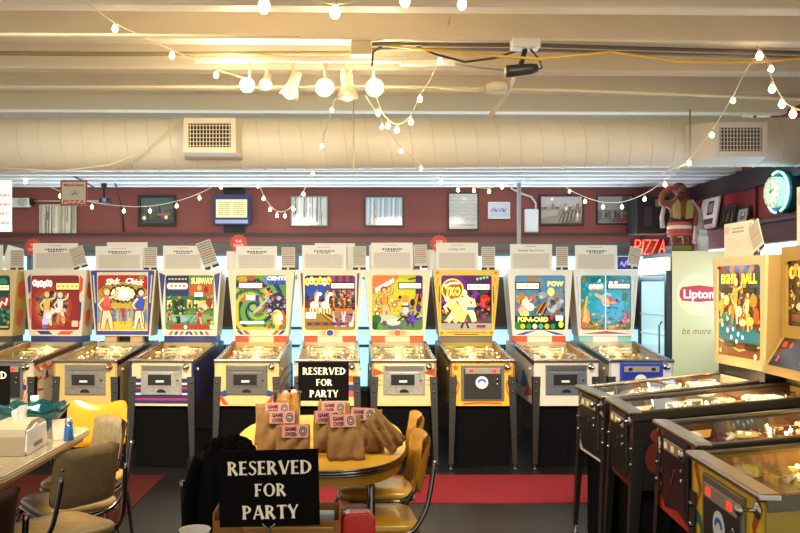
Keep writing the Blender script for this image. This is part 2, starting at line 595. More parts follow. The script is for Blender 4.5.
def make_pinball(sp):
    Wd = sp.get('W', 0.56)
    L = 1.28
    zf, zc = sp.get('zf', 0.93), 0.545            # top and bottom of the front panel
    yh = sp.get('yh', 0.98)                        # front of the backbox
    zr = zf + 0.104 * yh / 0.98                    # top edge at the backbox
    hw = Wd / 2
    t = thing(sp.get('name', 'pinball_machine'), sp['label'], 'pinball machine', sp['loc'], sp['rz'], sp['group'])
    cabm = M(sp['cab'], 0.42, noise=0.05, scale=5)
    sidem = M(sp['side'], 0.42, noise=0.08, scale=4)
    # --- cabinet
    c = MB()
    side = [(0.0, zc), (0.0, zf), (yh + 0.02, zr), (L, zr), (L, zc + 0.03)]
    c.prism(side, 'x', -hw, -hw + 0.018, sidem)
    c.prism(side, 'x', hw - 0.018, hw, sidem)
    c.box((0, 0.009, (zf + zc) / 2), (Wd - 0.036, 0.018, zf - zc), cabm)
    c.box((0, L - 0.009, (zr + zc) / 2), (Wd - 0.036, 0.018, zr - zc - 0.03), sidem)
    c.box((0, L / 2, zc + 0.02), (Wd - 0.036, L - 0.04, 0.014), M('#2a2018', 0.7))
    c.box((0, (yh + L) / 2 + 0.01, zr - 0.01), (Wd - 0.036, L - yh - 0.02, 0.02), sidem)
    fa = Art(c, Wd - 0.002, zf - zc, (0, 0, (zf + zc) / 2), rough=0.4)
    if sp.get('front'):
        sp['front'](fa)
    if sp.get('sidefn'):
        for sx in (-1, 1):
            T = Matrix.Translation((sx * hw, 0, 0)) @ Matrix.Rotation(rad(90) * sx, 4, 'Z')
            # seen from the side: x runs along the cabinet
            sa = Art(c, L, 0.38, (sx * L / 2, 0, 0.74), rough=0.42, T=T)
            sa.flip = sx < 0
            sp['sidefn'](sa)
    cab = c.build('cabinet', t)
    # --- rails, lockdown bar
    rl = math.hypot(yh, zr - zf)
    ang = math.atan2(zr - zf, yh)
    for sx in (-1, 1):
        r = MB()
        railm = sp.get('rail', STEEL)
        r.box((sx * (hw - 0.012), yh / 2, (zf + zr) / 2 + 0.006), (0.032, rl, 0.012), railm, 0.003, (ang, 0, 0))
        r.box((sx * (hw + 0.003), yh / 2, (zf + zr) / 2 - 0.014), (0.005, rl, 0.04), railm, 0.001, (ang, 0, 0))
        r.build('side_rail', t)
        fb = MB().lathe([(0.014, 0), (0.014, 0.01), (0.009, 0.016), (0, 0.017)], M(sp.get('button', '#e8dcc0'), 0.3), 12,
                        Matrix.Translation((sx * (hw + 0.001), 0.13, zf - 0.075)) @ Matrix.Rotation(rad(90) * sx, 4, 'Y'))
        fb.build('flipper_button', t)
    lb = MB()
    lb.box((0, 0.012, zf + 0.008), (Wd + 0.012, 0.075, 0.026), STEEL, 0.009)
    lb.build('lockdown_bar', t)
    # --- playfield
    inner = Wd - 0.04
    zp0, zp1 = zf - 0.062, zr - 0.056
    rr = random.Random(sp['seed'])
    pal = sp['pf']

    def P3(u, v, dz=0.0):
        return ((u - 0.5) * inner, 0.055 + v * (yh + 0.01 - 0.055), zp0 + v * (zp1 - zp0) + dz)

    pfm = MB()
    q = [P3(0, 0), P3(1, 0), P3(1, 1), P3(0, 1)]
    qb = [P3(0, 0, -0.012), P3(1, 0, -0.012), P3(1, 1, -0.012), P3(0, 1, -0.012)]
    pfm.raw(q + qb, [[0, 1, 2, 3], [7, 6, 5, 4], [0, 4, 5, 1], [1, 5, 6, 2], [2, 6, 7, 3], [3, 7, 4, 0]], M(pal[0], 0.25, coat=0.6))
    k = 1

    def blot(pts, m):
        nonlocal k
        pfm.raw([P3(u, v, 0.00008 * k) for u, v in pts], [list(range(len(pts)))], m)
        k += 1
    for i in range(16):
        m = M(pal[1 + i % (len(pal) - 1)], 0.25, coat=0.6)
        u, v = rr.uniform(0.12, 0.88), rr.uniform(0.1, 0.9)
        kind = rr.randrange(3)
        if kind == 0:
            a, b = rr.uniform(0.05, 0.16), rr.uniform(0.03, 0.1)
            u, v = min(max(u, a), 1 - a), min(max(v, b), 1 - b)
            blot(ring_pts(u, v, a, b, 16)[:-1], m)
        elif kind == 1:
            a0 = rr.uniform(0, 6)
            ra = rr.uniform(0.05, 0.11)
            u, v = min(max(u, ra), 1 - ra), min(max(v, ra), 1 - ra)
            blot([(u + (ra if j % 2 else ra * 0.45) * math.cos(a0 + j * pi / 6), v + (ra if j % 2 else ra * 0.45) * 0.55 * math.sin(a0 + j * pi / 6)) for j in range(12)], m)
        else:
            a = rr.uniform(-0.15, 0.15)
            v = min(v, 0.72)
            blot([(u - 0.05, v), (u + 0.05, v), (min(0.99, max(0.1, u + 0.05 + a)), v + 0.22), (min(0.9, max(0.01, u - 0.05 + a)), v + 0.22)], m)
    for i in range(sp.get('bits', 40)):
        u, v, w_ = rr.uniform(0.05, 0.95), rr.uniform(0.12, 0.95), rr.uniform(0.012, 0.035)
        n_ = rr.choice((3, 4, 8))
        a0 = rr.uniform(0, 6)
        blot([(u + w_ * math.cos(a0 + 6.2832 * j / n_), v + w_ * 0.55 * math.sin(a0 + 6.2832 * j / n_)) for j in range(n_)], M((pal + ['#1c1814', '#f4ead0', '#c8301c'])[i % (len(pal) + 3)], 0.25, coat=0.6))
    # wooden/steel ball guides and the inside of the cabinet walls
    for u in (0.0, 1.0):
        p0, p1 = P3(u, 0), P3(u, 1)
        pfm.raw([p0, p1, (p1[0], p1[1], p1[2] + 0.05), (p0[0], p0[1], p0[2] + 0.05)], [[0, 1, 2, 3]], M(sp.get('inner', '#b98d52'), 0.5))
    p0, p1 = P3(0, 1), P3(1, 1)
    pfm.raw([p0, p1, (p1[0], p1[1], p1[2] + 0.052), (p0[0], p0[1], p0[2] + 0.052)], [[0, 1, 2, 3]], M(pal[1], 0.5))
    gx = P3(0.9, 0)[0]
    arc = [P3(0.9, v, 0.012) for v in (0.08, 0.3, 0.55, 0.72)]
    pfm.tube(arc, 0.004, STEEL, 6)
    arch = [P3(0.5 + 0.46 * math.cos(a), 0.72 + 0.25 * math.sin(a), 0.014) for a in [pi * i / 14 for i in range(15)]]
    pfm.tube(arch, 0.004, STEEL, 6)
    pf = pfm.build('playfield', t)
    # bumpers, lit lamps, plastics, flippers, apron
    bp = sp.get('bumpers') or [(0.3, 0.72), (0.5, 0.80), (0.7, 0.72), (0.36, 0.56), (0.64, 0.56)]
    for i, (u, v) in enumerate(bp):
        b = MB()
        x, y, z = P3(u, v)
        T = Matrix.Translation((x, y, z))
        cc = pal[1 + (i + 1) % (len(pal) - 1)]
        b.lathe([(0.040, 0.001), (0.040, 0.006), (0.024, 0.010), (0.022, 0.034)], M('#efe6cf', 0.4), 16, T)
        b.lathe([(0.018, 0.034), (0.046, 0.036), (0.046, 0.040), (0.030, 0.046), (0.0, 0.047)], M(sp.get('capc', '#fff0c0'), 0.3, 0, sp.get('cape', 0.7), ecol=sp.get('capg', '#ffd27a')), 16, T)
        b.lathe([(0.0, 0.0474), (0.018, 0.0474)], M(cc, 0.3, 0, 0.5), 12, T)
        b.build('pop_bumper', pf)
    lamps = MB()
    nl = sp.get('lamps', 22)
    for i in range(nl):
        u, v = rr.uniform(0.06, 0.94), rr.uniform(0.28, 0.99)
        if i % 2:
            u = rr.choice((rr.uniform(0.04, 0.16), rr.uniform(0.84, 0.96)))
        x, y, z = P3(u, v)
        c_ = rr.choice(sp.get('lampc', ['#ffdf9a', '#ffe9b8', '#ffc966', '#ff9a5a']))
        if i % 3 == 0:
            lamps.lathe([(0.013, 0.0045), (0.0, 0.005)], M(c_, 0.3, 0, 2.5), 10, Matrix.Translation((x, y, z)), False)
        else:
            lamps.sphere((x, y, z + 0.018), 0.009, M(c_, 0.3, 0, sp.get('bulbe', 5.0)), 8)
    lo = lamps.build('playfield_lamps', pf)
    lo['kind'] = 'stuff'
    for i in range(sp.get('plastics', 7)):
        pl = MB()
        u, v = rr.choice((rr.uniform(0.1, 0.25), rr.uniform(0.7, 0.86), rr.uniform(0.25, 0.75))), rr.uniform(0.3, 0.95)
        a0 = rr.uniform(0, 6)
        n = rr.choice((3, 4, 5))
        pts = [(min(0.98, max(0.02, u + rr.uniform(0.06, 0.1) * math.cos(a0 + 2 * pi * j / n))), min(0.99, max(0.05, v + rr.uniform(0.05, 0.07) * math.sin(a0 + 2 * pi * j / n)))) for j in range(n)]
        m = M(pal[1 + i % (len(pal) - 1)], 0.2, 0, 0.35, coat=0.5)
        pl.raw([P3(a, b, 0.034) for a, b in pts] + [P3(a, b, 0.031) for a, b in pts],
               [list(range(n)), list(range(n, 2 * n))[::-1]] + [[j, n + j, n + (j + 1) % n, (j + 1) % n] for j in range(n)], m)
        for a, b in pts:
            x, y, z = P3(a, b)
            pl.lathe([(0.005, 0.0), (0.004, 0.03)], M('#f3ead2', 0.4), 6, Matrix.Translation((x, y, z)))
        pl.build('plastic_shield', pf)
    ap = MB()
    ap.raw([P3(0.0, 0.0, 0.02), P3(0.34, 0.0, 0.02), P3(0.30, 0.13, 0.02), P3(0.0, 0.2, 0.02)], [[0, 1, 2, 3]], M(pal[1], 0.4))
    ap.raw([P3(0.66, 0.0, 0.02), P3(0.88, 0.0, 0.02), P3(0.88, 0.2, 0.02), P3(0.70, 0.13, 0.02)], [[0, 1, 2, 3]], M(pal[1], 0.4))
    ap.raw([P3(0.05, 0.02, 0.022), P3(0.26, 0.02, 0.022), P3(0.25, 0.11, 0.022), P3(0.05, 0.11, 0.022)], [[0, 1, 2, 3]], M('#efe9da', 0.6))
    ap.raw([P3(0.72, 0.02, 0.022), P3(0.86, 0.02, 0.022), P3(0.86, 0.11, 0.022), P3(0.74, 0.11, 0.022)], [[0, 1, 2, 3]], M('#efe9da', 0.6))
    ap.build('apron', pf)
    for sx in (-1, 1):
        f = MB()
        a = P3(0.5 + sx * 0.2, 0.24, 0.014)
        b = P3(0.5 + sx * 0.07, 0.18, 0.014)
        f.tube([a, b], 0.009, M('#f5efe0', 0.4), 8, radii=[0.012, 0.007])
        f.build('flipper', pf)
    pl_ = bpy.data.lights.new('playfield_lamp_light', 'POINT')
    pl_.energy = sp.get('glow', 1.3)
    pl_.color = (1.0, 0.74, 0.38)
    pl_.shadow_soft_size = 0.12
    lo_ = bpy.data.objects.new('playfield_lamp_light', pl_)
    col.objects.link(lo_)
    lo_.parent = t
    lo_.location = (0, yh * 0.78, zf + 0.045)
    # --- glass
    g = MB()
    g.raw([(-hw + 0.022, 0.05, zf + 0.004), (hw - 0.022, 0.05, zf + 0.004), (hw - 0.022, yh, zr + 0.001), (-hw + 0.022, yh, zr + 0.001)], [[0, 1, 2, 3]], GLASS)
    g.build('playfield_glass', t)
    # --- front fittings
    coin_door(sp['door'], t, 0.0, sp.get('doorz', zf - 0.17), 0.0)
    pz = zf - 0.045
    pln = MB()
    T = Matrix.Translation((hw - 0.065, 0.0, pz)) @ Matrix.Rotation(rad(90), 4, 'X')
    pln.lathe([(0.030, 0.0), (0.028, 0.005), (0.012, 0.010), (0.007, 0.012), (0.006, 0.04), (0.016, 0.046), (0.019, 0.058), (0.012, 0.068), (0, 0.07)], STEEL, 14, T)
    pln.build('plunger', t)
    if sp.get('redbutton'):
        MB().lathe([(0.02, 0.0), (0.02, 0.012), (0.012, 0.02), (0, 0.022)], M('#c8281c', 0.25), 14, Matrix.Translation((hw - 0.06, -0.0, zf - 0.045)) @ Matrix.Rotation(rad(90), 4, 'X')).build('start_button', t)
    # --- legs
    for sx in (-1, 1):
        for fr in (True, False):
            lm, (lx, ly) = leg_mesh(sx, fr, Wd, L)
            lo = lm.build('leg', t)
            MB().lathe([(0.022, 0.0), (0.024, 0.008), (0.008, 0.014), (0.007, 0.05)], DSTEEL, 10, Matrix.Translation((lx, ly, 0.0))).build('leveler_foot', lo)
    # --- black cloth skirt under the cabinet
    if sp.get('skirt', True):
        s = MB()
        n = 24
        for (y_, wv) in ((0.045, 0.006),):
            vs = []
            for i in range(n + 1):
                x = (-hw + 0.035) + (Wd - 0.07) * i / n
                for j, z in enumerate((zc, 0.35, 0.18, 0.012)):
                    vs.append((x, y_ + wv * math.sin(i * 1.3 + j * 0.5) * (0.3 + j * 0.4), z))
            fs = [[i * 4 + j, (i + 1) * 4 + j, (i + 1) * 4 + j + 1, i * 4 + j + 1] for i in range(n) for j in range(3)]
            s.raw(vs, fs, M('#070708', 0.9), True)
        s.build('cloth_skirt', t)
    if sp.get('side_skirt'):  # dark sheets stand in for the shade below the cabinet sides
        ss = MB()
        for x_ in (-hw + 0.03, hw - 0.03):
            ss.box((x_, L / 2, 0.29), (0.012, L - 0.1, 0.54), M('#070708', 0.9))
        ss.build('side_skirt', t)
    # --- neck under the backbox
    wb, wt = sp.get('wb', 0.27), sp.get('wt', 0.332)
    zb, zt = sp.get('zb', 1.096), sp.get('zt', 1.75)
    hd = 0.25
    nk = MB()
    neck = sp['neck']
    nm = [M(c_, 0.4) for c_ in neck]
    xs = [-wb + 0.01, -wb / 2.2, wb / 2.2, wb - 0.01]
    if sp.get('split_neck'):
        for a, b in ((-0.19, -0.07), (0.07, 0.19)):
            nk.box(((a + b) / 2, yh + 0.09, (zr + zb) / 2), (b - a, 0.12, zb - zr), nm[0])
        nk.box((0, yh + 0.16, (zr + zb) / 2), (0.4, 0.1, zb - zr), BLACK)
    else:
        for i in range(3):
            nk.box(((xs[i] + xs[i + 1]) / 2, yh + 0.13, (zr + zb) / 2), (xs[i + 1] - xs[i], 0.22, zb - zr), nm[i % len(nm)])
    nk.build('neck', t)
    # --- backbox
    fm = M(sp['frame'], 0.45, noise=0.04, scale=6)
    sm = M(sp.get('headside', sp['side']), 0.45, noise=0.08, scale=5)
    h = MB()
    bx = [(-wb, zb), (wb, zb), (wt, zt), (-wt, zt)]
    yb0, yb1 = yh + 0.018, yh + hd
    vs = [(x, y, z) for y in (yb0, yb1) for x, z in bx]
    h.raw(vs, [[1, 0, 4, 5], [2, 1, 5, 6], [3, 2, 6, 7], [0, 3, 7, 4], [5, 4, 7, 6]], sm)
    h.raw(vs, [[0, 1, 2, 3]], fm)
    gw, gh = sp.get('gw', 0.50), sp.get('gh', 0.54)
    gz = sp.get('gz', zb + (zt - zb) * 0.503)
    bwf = 0.012
    inn = [(-gw / 2, gz - gh / 2), (gw / 2, gz - gh / 2), (gw / 2, gz + gh / 2), (-gw / 2, gz + gh / 2)]
    vs = [(x, yh, z) for x, z in bx] + [(x, yh, z) for x, z in inn] + [(x, yb0, z) for x, z in bx] + [(x, yb0, z) for x, z in inn]
    fs = []
    for i in range(4):
        j = (i + 1) % 4
        fs += [[i, j, 4 + j, 4 + i], [i, 8 + i, 8 + j, j], [4 + i, 4 + j, 12 + j, 12 + i]]
    h.raw(vs, fs, fm)
    # rounded corners of the opening
    rc = 0.03
    for cx_, cz_, a0 in ((gw / 2 - rc, gz + gh / 2 - rc, 0), (-gw / 2 + rc, gz + gh / 2 - rc, pi / 2), (-gw / 2 + rc, gz - gh / 2 + rc, pi), (gw / 2 - rc, gz - gh / 2 + rc, 1.5 * pi)):
        arc = ring_pts(cx_, cz_, rc, rc, 5, a0, a0 + pi / 2)
        cor = (cx_ + rc * (1 if math.cos(a0 + pi / 4) > 0 else -1), cz_ + rc * (1 if math.sin(a0 + pi / 4) > 0 else -1))
        h.raw([(x, yh, z) for x, z in [cor] + arc[::-1]], [list(range(7))], fm)
    if sp.get('frame_art'):
        sp['frame_art'](Art(h, 2 * wt, zt - zb, (0, yh, (zt + zb) / 2), rough=0.4), wb / wt)
    if sp.get('headside_fn'):
        # stripe running up the outer side of the backbox
        for sx in (-1, 1):
            n_ = Vector((sx * (zt - zb), 0, -(wt - wb))).normalized() * 0.001
            sp['headside_fn'](h, lambda yy, f, sx=sx, n_=n_: Vector((sx * (wb + (wt - wb) * f), yb0 + yy * (yb1 - yb0), zb + (zt - zb) * f)) + n_)
    box_o = h.build('backbox', t)
    gmb = MB()
    a = Art(gmb, gw - 0.002, gh - 0.002, (0, yh + 0.012, gz), emit=sp.get('emit', 0.34), rough=0.12, step=0.00004)
    gmb.box((0, yh + 0.015, gz), (gw - 0.002, 0.005, gh - 0.002), M(sp['bg'], 0.12, 0, sp.get('emit', 0.34)))
    sp['art'](a)
    gmb.build('backglass', box_o)
    return t

# ------------------------------------------------------------------ printed art of the machines (generic pictures in the photograph's colours)
CREAM = '#e8d9b6'
PALE = '#ebe2d0'


def score(a, x0, y0, x1, y1, body='#efe6b8', rim='#1a1712', n=5, dig='#6a3c18'):
    a.rect(x0 - 0.02, y0 - 0.02, x1 + 0.02, y1 + 0.02, rim)
    a.rect(x0, y0, x1, y1, body, 1.1)
    for i in range(n):
        cx = x0 + (x1 - x0) * (i + 0.5) / n
        a.ell(cx, (y0 + y1) / 2, 0.012, 0.015, dig)
        a.k -= 1
    a.k += 1


def blobs(a, pts, c, e=None):
    for i, (x, y, r, q) in enumerate(pts):
        a.ell(x, y, r, q, c if isinstance(c, str) else c[i % len(c)], e, 12)


def art_green(a):          # half seen at the left end
    a.rect(0, 0, 1, 1, '#0f3b2c')
    for i in range(7):
        a.ell(0.1 + 0.13 * i, 0.3 + 0.1 * (i % 3), 0.1, 0.12, ['#175c45', '#0b2c22', '#22705a'][i % 3])
    a.confetti(0.3, 0.1, 1, 0.7, 50, ['#175c45', '#0b2c22', '#3aa06c', '#c8a83c', '#0a1a14'], 1)
    a.ell(0.84, 0.88, 0.1, 0.07, '#1d8a5c')
    score(a, 0.5, 0.73, 0.97, 0.82, '#f3ecc8')
    a.poly([(0.55, 0.5), (0.98, 0.62), (0.98, 0.45), (0.6, 0.36)], '#c81f1a')
    a.strip([(0.72, 0.5), (0.78, 0.42), (0.82, 0.52), (0.9, 0.46), (0.93, 0.58)], 0.04, '#fff5e0', 1.2)
    a.person(0.66, 0.12, 0.4, '#f1d15a', '#f5df6e', '#d9b02e', '#7a4a14')
    for i in range(5):
        a.ell(0.85 + 0.03 * (i % 3), 0.12 + 0.05 * i, 0.04, 0.03, ['#0a1a14', '#3aa06c'][i % 2])
    a.rect(0.2, 0.04, 0.96, 0.07, '#d8c23a')


def art_red(a):
    a.rect(0, 0, 1, 1, '#9a1c0c')
    a.ell(0.42, 0.42, 0.42, 0.40, '#b83a10')
    a.ell(0.42, 0.40, 0.34, 0.32, '#d2641a')
    a.ell(0.42, 0.40, 0.24, 0.26, '#6d2a12')
    for i in range(12):
        t = i * 0.52
        a.ell(0.43 + 0.26 * math.cos(t), 0.42 + 0.25 * math.sin(t), 0.06, 0.05, ['#2c2a18', '#5a6a2a', '#b8902c', '#1b1712'][i % 4])
    a.confetti(0.12, 0.08, 0.78, 0.68, 90, ['#2c2a18', '#d8902c', '#5a2a12', '#e8c88a', '#3a3a7a', '#c84a1c', '#1b1712'], 2, 0.015, 0.045)
    a.person(0.32, 0.08, 0.62, '#ffe0b0', '#ffd060', '#eadcf0', '#f0b43c')
    a.person(0.60, 0.12, 0.56, '#ffe6c4', '#f6f0ff', '#e08a48', '#fff0c0', 0.0)
    blobs(a, [(0.30, 0.16, 0.08, 0.07), (0.36, 0.26, 0.07, 0.06), (0.28, 0.06, 0.06, 0.04), (0.60, 0.48, 0.06, 0.05), (0.68, 0.36, 0.05, 0.04), (0.54, 0.36, 0.06, 0.05), (0.66, 0.2, 0.05, 0.06), (0.44, 0.34, 0.05, 0.06)],
          ['#e8e0ff', '#ffffff', '#7a6ac0', '#fff8e8', '#ffb8b0', '#ffffff', '#f0a060', '#fff2d8'])
    # white hand lettering of the title, not readable in the photograph
    x = 0.03
    for i, (w, up) in enumerate(((0.08, 0.02), (0.06, 0), (0.07, 0.01), (0.06, -0.01), (0.07, 0.02), (0.06, 0.01))):
        a.ell(x + w / 2, 0.84 + up, w * 0.62, 0.065, '#fff4ec', 1.3, 10)
        a.ell(x + w / 2, 0.845 + up, w * 0.18, 0.02, '#9a1c0c')
        x += w
    a.text('~', 0.12, 0.93, 0.05, '#f2b040')
    score(a, 0.52, 0.74, 0.99, 0.86, '#e6cf78', '#3a1a0c', 5)
    a.rect(0.84, 0.06, 0.97, 0.17, '#e8b48a', 1.0)
    for i in range(6):
        a.strip([(0.5 + i * 0.08, 0.9), (0.54 + i * 0.08, 0.98)], 0.015, '#6a3c18')


def art_lounge(a):         # blue border, two waitresses and an oval score glass
    a.rect(0, 0, 1, 1, '#d8b23c')
    a.rect(0, 0.72, 1, 1, '#b8231c')
    a.poly([(0, 0.72), (0.2, 0.84), (0.5, 0.88), (0.8, 0.84), (1, 0.72), (1, 0.6), (0, 0.6)], '#c9992e')
    for i in range(9):
        a.strip([(0.1 + 0.1 * i, 0.68), (0.08 + 0.105 * i, 0.84)], 0.01, '#8a5a1a')
    a.rect(0, 0.14, 1, 0.38, '#8c9aa0')
    for i in range(14):
        a.rect(0.03 + 0.07 * i, 0.16, 0.06 + 0.07 * i, 0.36, ['#b8bfae', '#73848c', '#d0c9a8'][i % 3])
    a.ell(0.5, 0.06, 0.55, 0.1, '#f0cc34')
    a.rect(0, 0, 1, 0.06, '#eac63a')
    for i in range(16):
        t = 2 * pi * i / 16
        a.ell(0.5 + 0.24 * math.cos(t), 0.66 + 0.13 * math.sin(t), 0.05, 0.045, '#3a2a18')
        a.k -= 1
    a.k += 1
    for i in range(12):
        t = 2 * pi * i / 12
        a.ell(0.5 + 0.19 * math.cos(t), 0.66 + 0.09 * math.sin(t), 0.055, 0.05, '#f6e8b0', 1.0)
        a.k -= 1
    a.k += 1
    a.ell(0.5, 0.66, 0.17, 0.075, '#fff8dc', 1.4)
    for i in range(4):
        a.rect(0.38 + 0.065 * i, 0.64, 0.42 + 0.065 * i, 0.69, '#e8dca8', 1.0)
    a.text('Slick', 0.28, 0.89, 0.10, '#fff3d0', 1.3, 0.06, rot=0.10, shear=0.3)
    a.text('Chick', 0.72, 0.89, 0.10, '#fff3d0', 1.3, 0.06, rot=-0.14, shear=0.3)
    a.rect(0.82, 0.92, 0.93, 0.99, '#a89020')
    a.confetti(0.05, 0.15, 0.95, 0.6, 80, ['#73848c', '#e8d48a', '#8a6a2a', '#4a5a6a', '#c8a83c', '#5a3a1c', '#d8c898'], 3, 0.012, 0.04)
    a.confetti(0.25, 0.5, 0.75, 0.86, 26, ['#8a2a18', '#e8b84a', '#3a2a18', '#6a7a3a'], 33, 0.012, 0.03)
    a.ell(0.5, 0.66, 0.17, 0.075, '#fff8dc', 1.4)
    a.person(0.17, 0.02, 0.74, '#ffe2b4', '#f26a5a', '#ffdcae', '#e8902c', 0.0)
    a.ell(0.17, 0.40, 0.09, 0.05, '#f4483c')
    a.person(0.80, 0.03, 0.72, '#ffe9c6', '#3a5ac8', '#ffe9c6', '#3a2416', 0.06)
    a.rect(0.72, 0.35, 0.90, 0.38, '#a8201c')
    a.strip([(0.75, 0.35), (0.72, 0.06)], 0.015, '#7a2a14')
    a.strip([(0.87, 0.35), (0.92, 0.06)], 0.015, '#7a2a14')
    a.poly([(0.44, 0.40), (0.56, 0.40), (0.53, 0.30), (0.52, 0.22), (0.48, 0.22), (0.47, 0.30)], '#c83a2a')
    a.strip([(0.5, 0.25), (0.46, 0.1)], 0.012, '#9a2a20')
    a.strip([(0.5, 0.25), (0.55, 0.1)], 0.012, '#9a2a20')


def art_subway(a):
    a.rect(0, 0, 1, 1, '#6f8a2c')
    a.rect(0, 0.58, 1, 0.66, '#4a7a34')
    a.rect(0, 0.62, 0.48, 1, '#24406a')
    a.rect(0.48, 0.62, 1, 0.86, '#c06a2a')
    a.rect(0, 0.34, 1, 0.58, '#3d7a3a')
    for i in range(7):
        x = 0.03 + 0.14 * i
        if i not in (1, 2):
            a.rect(x, 0.4, x + 0.10, 0.54, ['#f6eea0', '#e8b43c'][i % 2], 1.0)
            a.ell(x + 0.05, 0.44, 0.03, 0.05, ['#8a2a1c', '#3a5a2a', '#f0cf9a'][i % 3])
    a.rect(0.16, 0.26, 0.40, 0.56, '#28522a')
    a.rect(0.18, 0.28, 0.27, 0.54, '#1e3c20')
    a.rect(0.29, 0.28, 0.38, 0.54, '#1e3c20')
    a.rect(0, 0.14, 1, 0.28, '#86b070')
    a.ell(0.3, 0.2, 0.16, 0.06, '#9acac8')
    a.confetti(0.02, 0.1, 0.98, 0.62, 100, ['#2c5a2c', '#c8d06a', '#d88a3c', '#1c3a20', '#e8e0a0', '#8a2a1c', '#4a8a6a'], 4, 0.012, 0.04)
    a.text('SUBWAY', 0.755, 0.905, 0.11, '#f7f29a', 1.4, 0.05, width=0.46)
    a.rect(0.04, 0.90, 0.46, 0.97, '#1c2c4c')
    a.lines(0.06, 0.44, 0.91, 0.96, 1, '#d8c07a', 5, 0.6)
    a.rect(0.03, 0.74, 0.46, 0.87, '#b8401e')
    for x in (0.08, 0.41):
        a.ell(x, 0.805, 0.05, 0.055, '#fbf3d0', 1.3)
        a.k -= 1
    a.k += 1
    a.rect(0.08, 0.75, 0.41, 0.86, '#fbf3d0', 1.3)
    for i in range(4):
        a.rect(0.10 + 0.085 * i, 0.785, 0.15 + 0.085 * i, 0.83, '#c98a4a')
    a.rect(0.6, 0.61, 0.77, 0.69, '#fff8da', 1.5)
    blobs(a, [(0.58, 0.75, 0.05, 0.05), (0.7, 0.77, 0.05, 0.05), (0.84, 0.74, 0.05, 0.06), (0.9, 0.5, 0.07, 0.09), (0.72, 0.47, 0.05, 0.06), (0.82, 0.42, 0.05, 0.06), (0.55, 0.36, 0.06, 0.05)],
          ['#e06030', '#f0c070', '#a83018', '#b02c1e', '#f2d29a', '#e8e0b0', '#5a8a3a'])
    a.person(0.70, 0.1, 0.3, '#f0c89a', '#d8341e', '#d8341e', '#4a2414')
    a.person(0.07, 0.16, 0.2, '#f0c89a', '#c83020', '#303a60', '#2a1a10')
    a.rect(0.23, 0.12, 0.31, 0.24, '#1a2a1c')
    a.ell(0.27, 0.22, 0.03, 0.04, '#2a4a2c')
    for i in range(4):
        a.strip([(0.42 + 0.05 * i, 0.12), (0.5 + 0.05 * i, 0.26)], 0.02, ['#7ac0d0', '#4a8ab0'][i % 2])
    a.rect(0.1, 0.015, 0.9, 0.09, '#a83a2a')
    for i in range(9):
        a.ell(0.15 + 0.088 * i, 0.05, 0.034, 0.032, '#ffffff' if i == 3 else '#d8301e', 1.6 if i == 3 else None)
        a.k -= 1
    a.k += 1
    a.rect(0.92, 0.02, 0.99, 0.09, '#f2ec9a', 1.2)


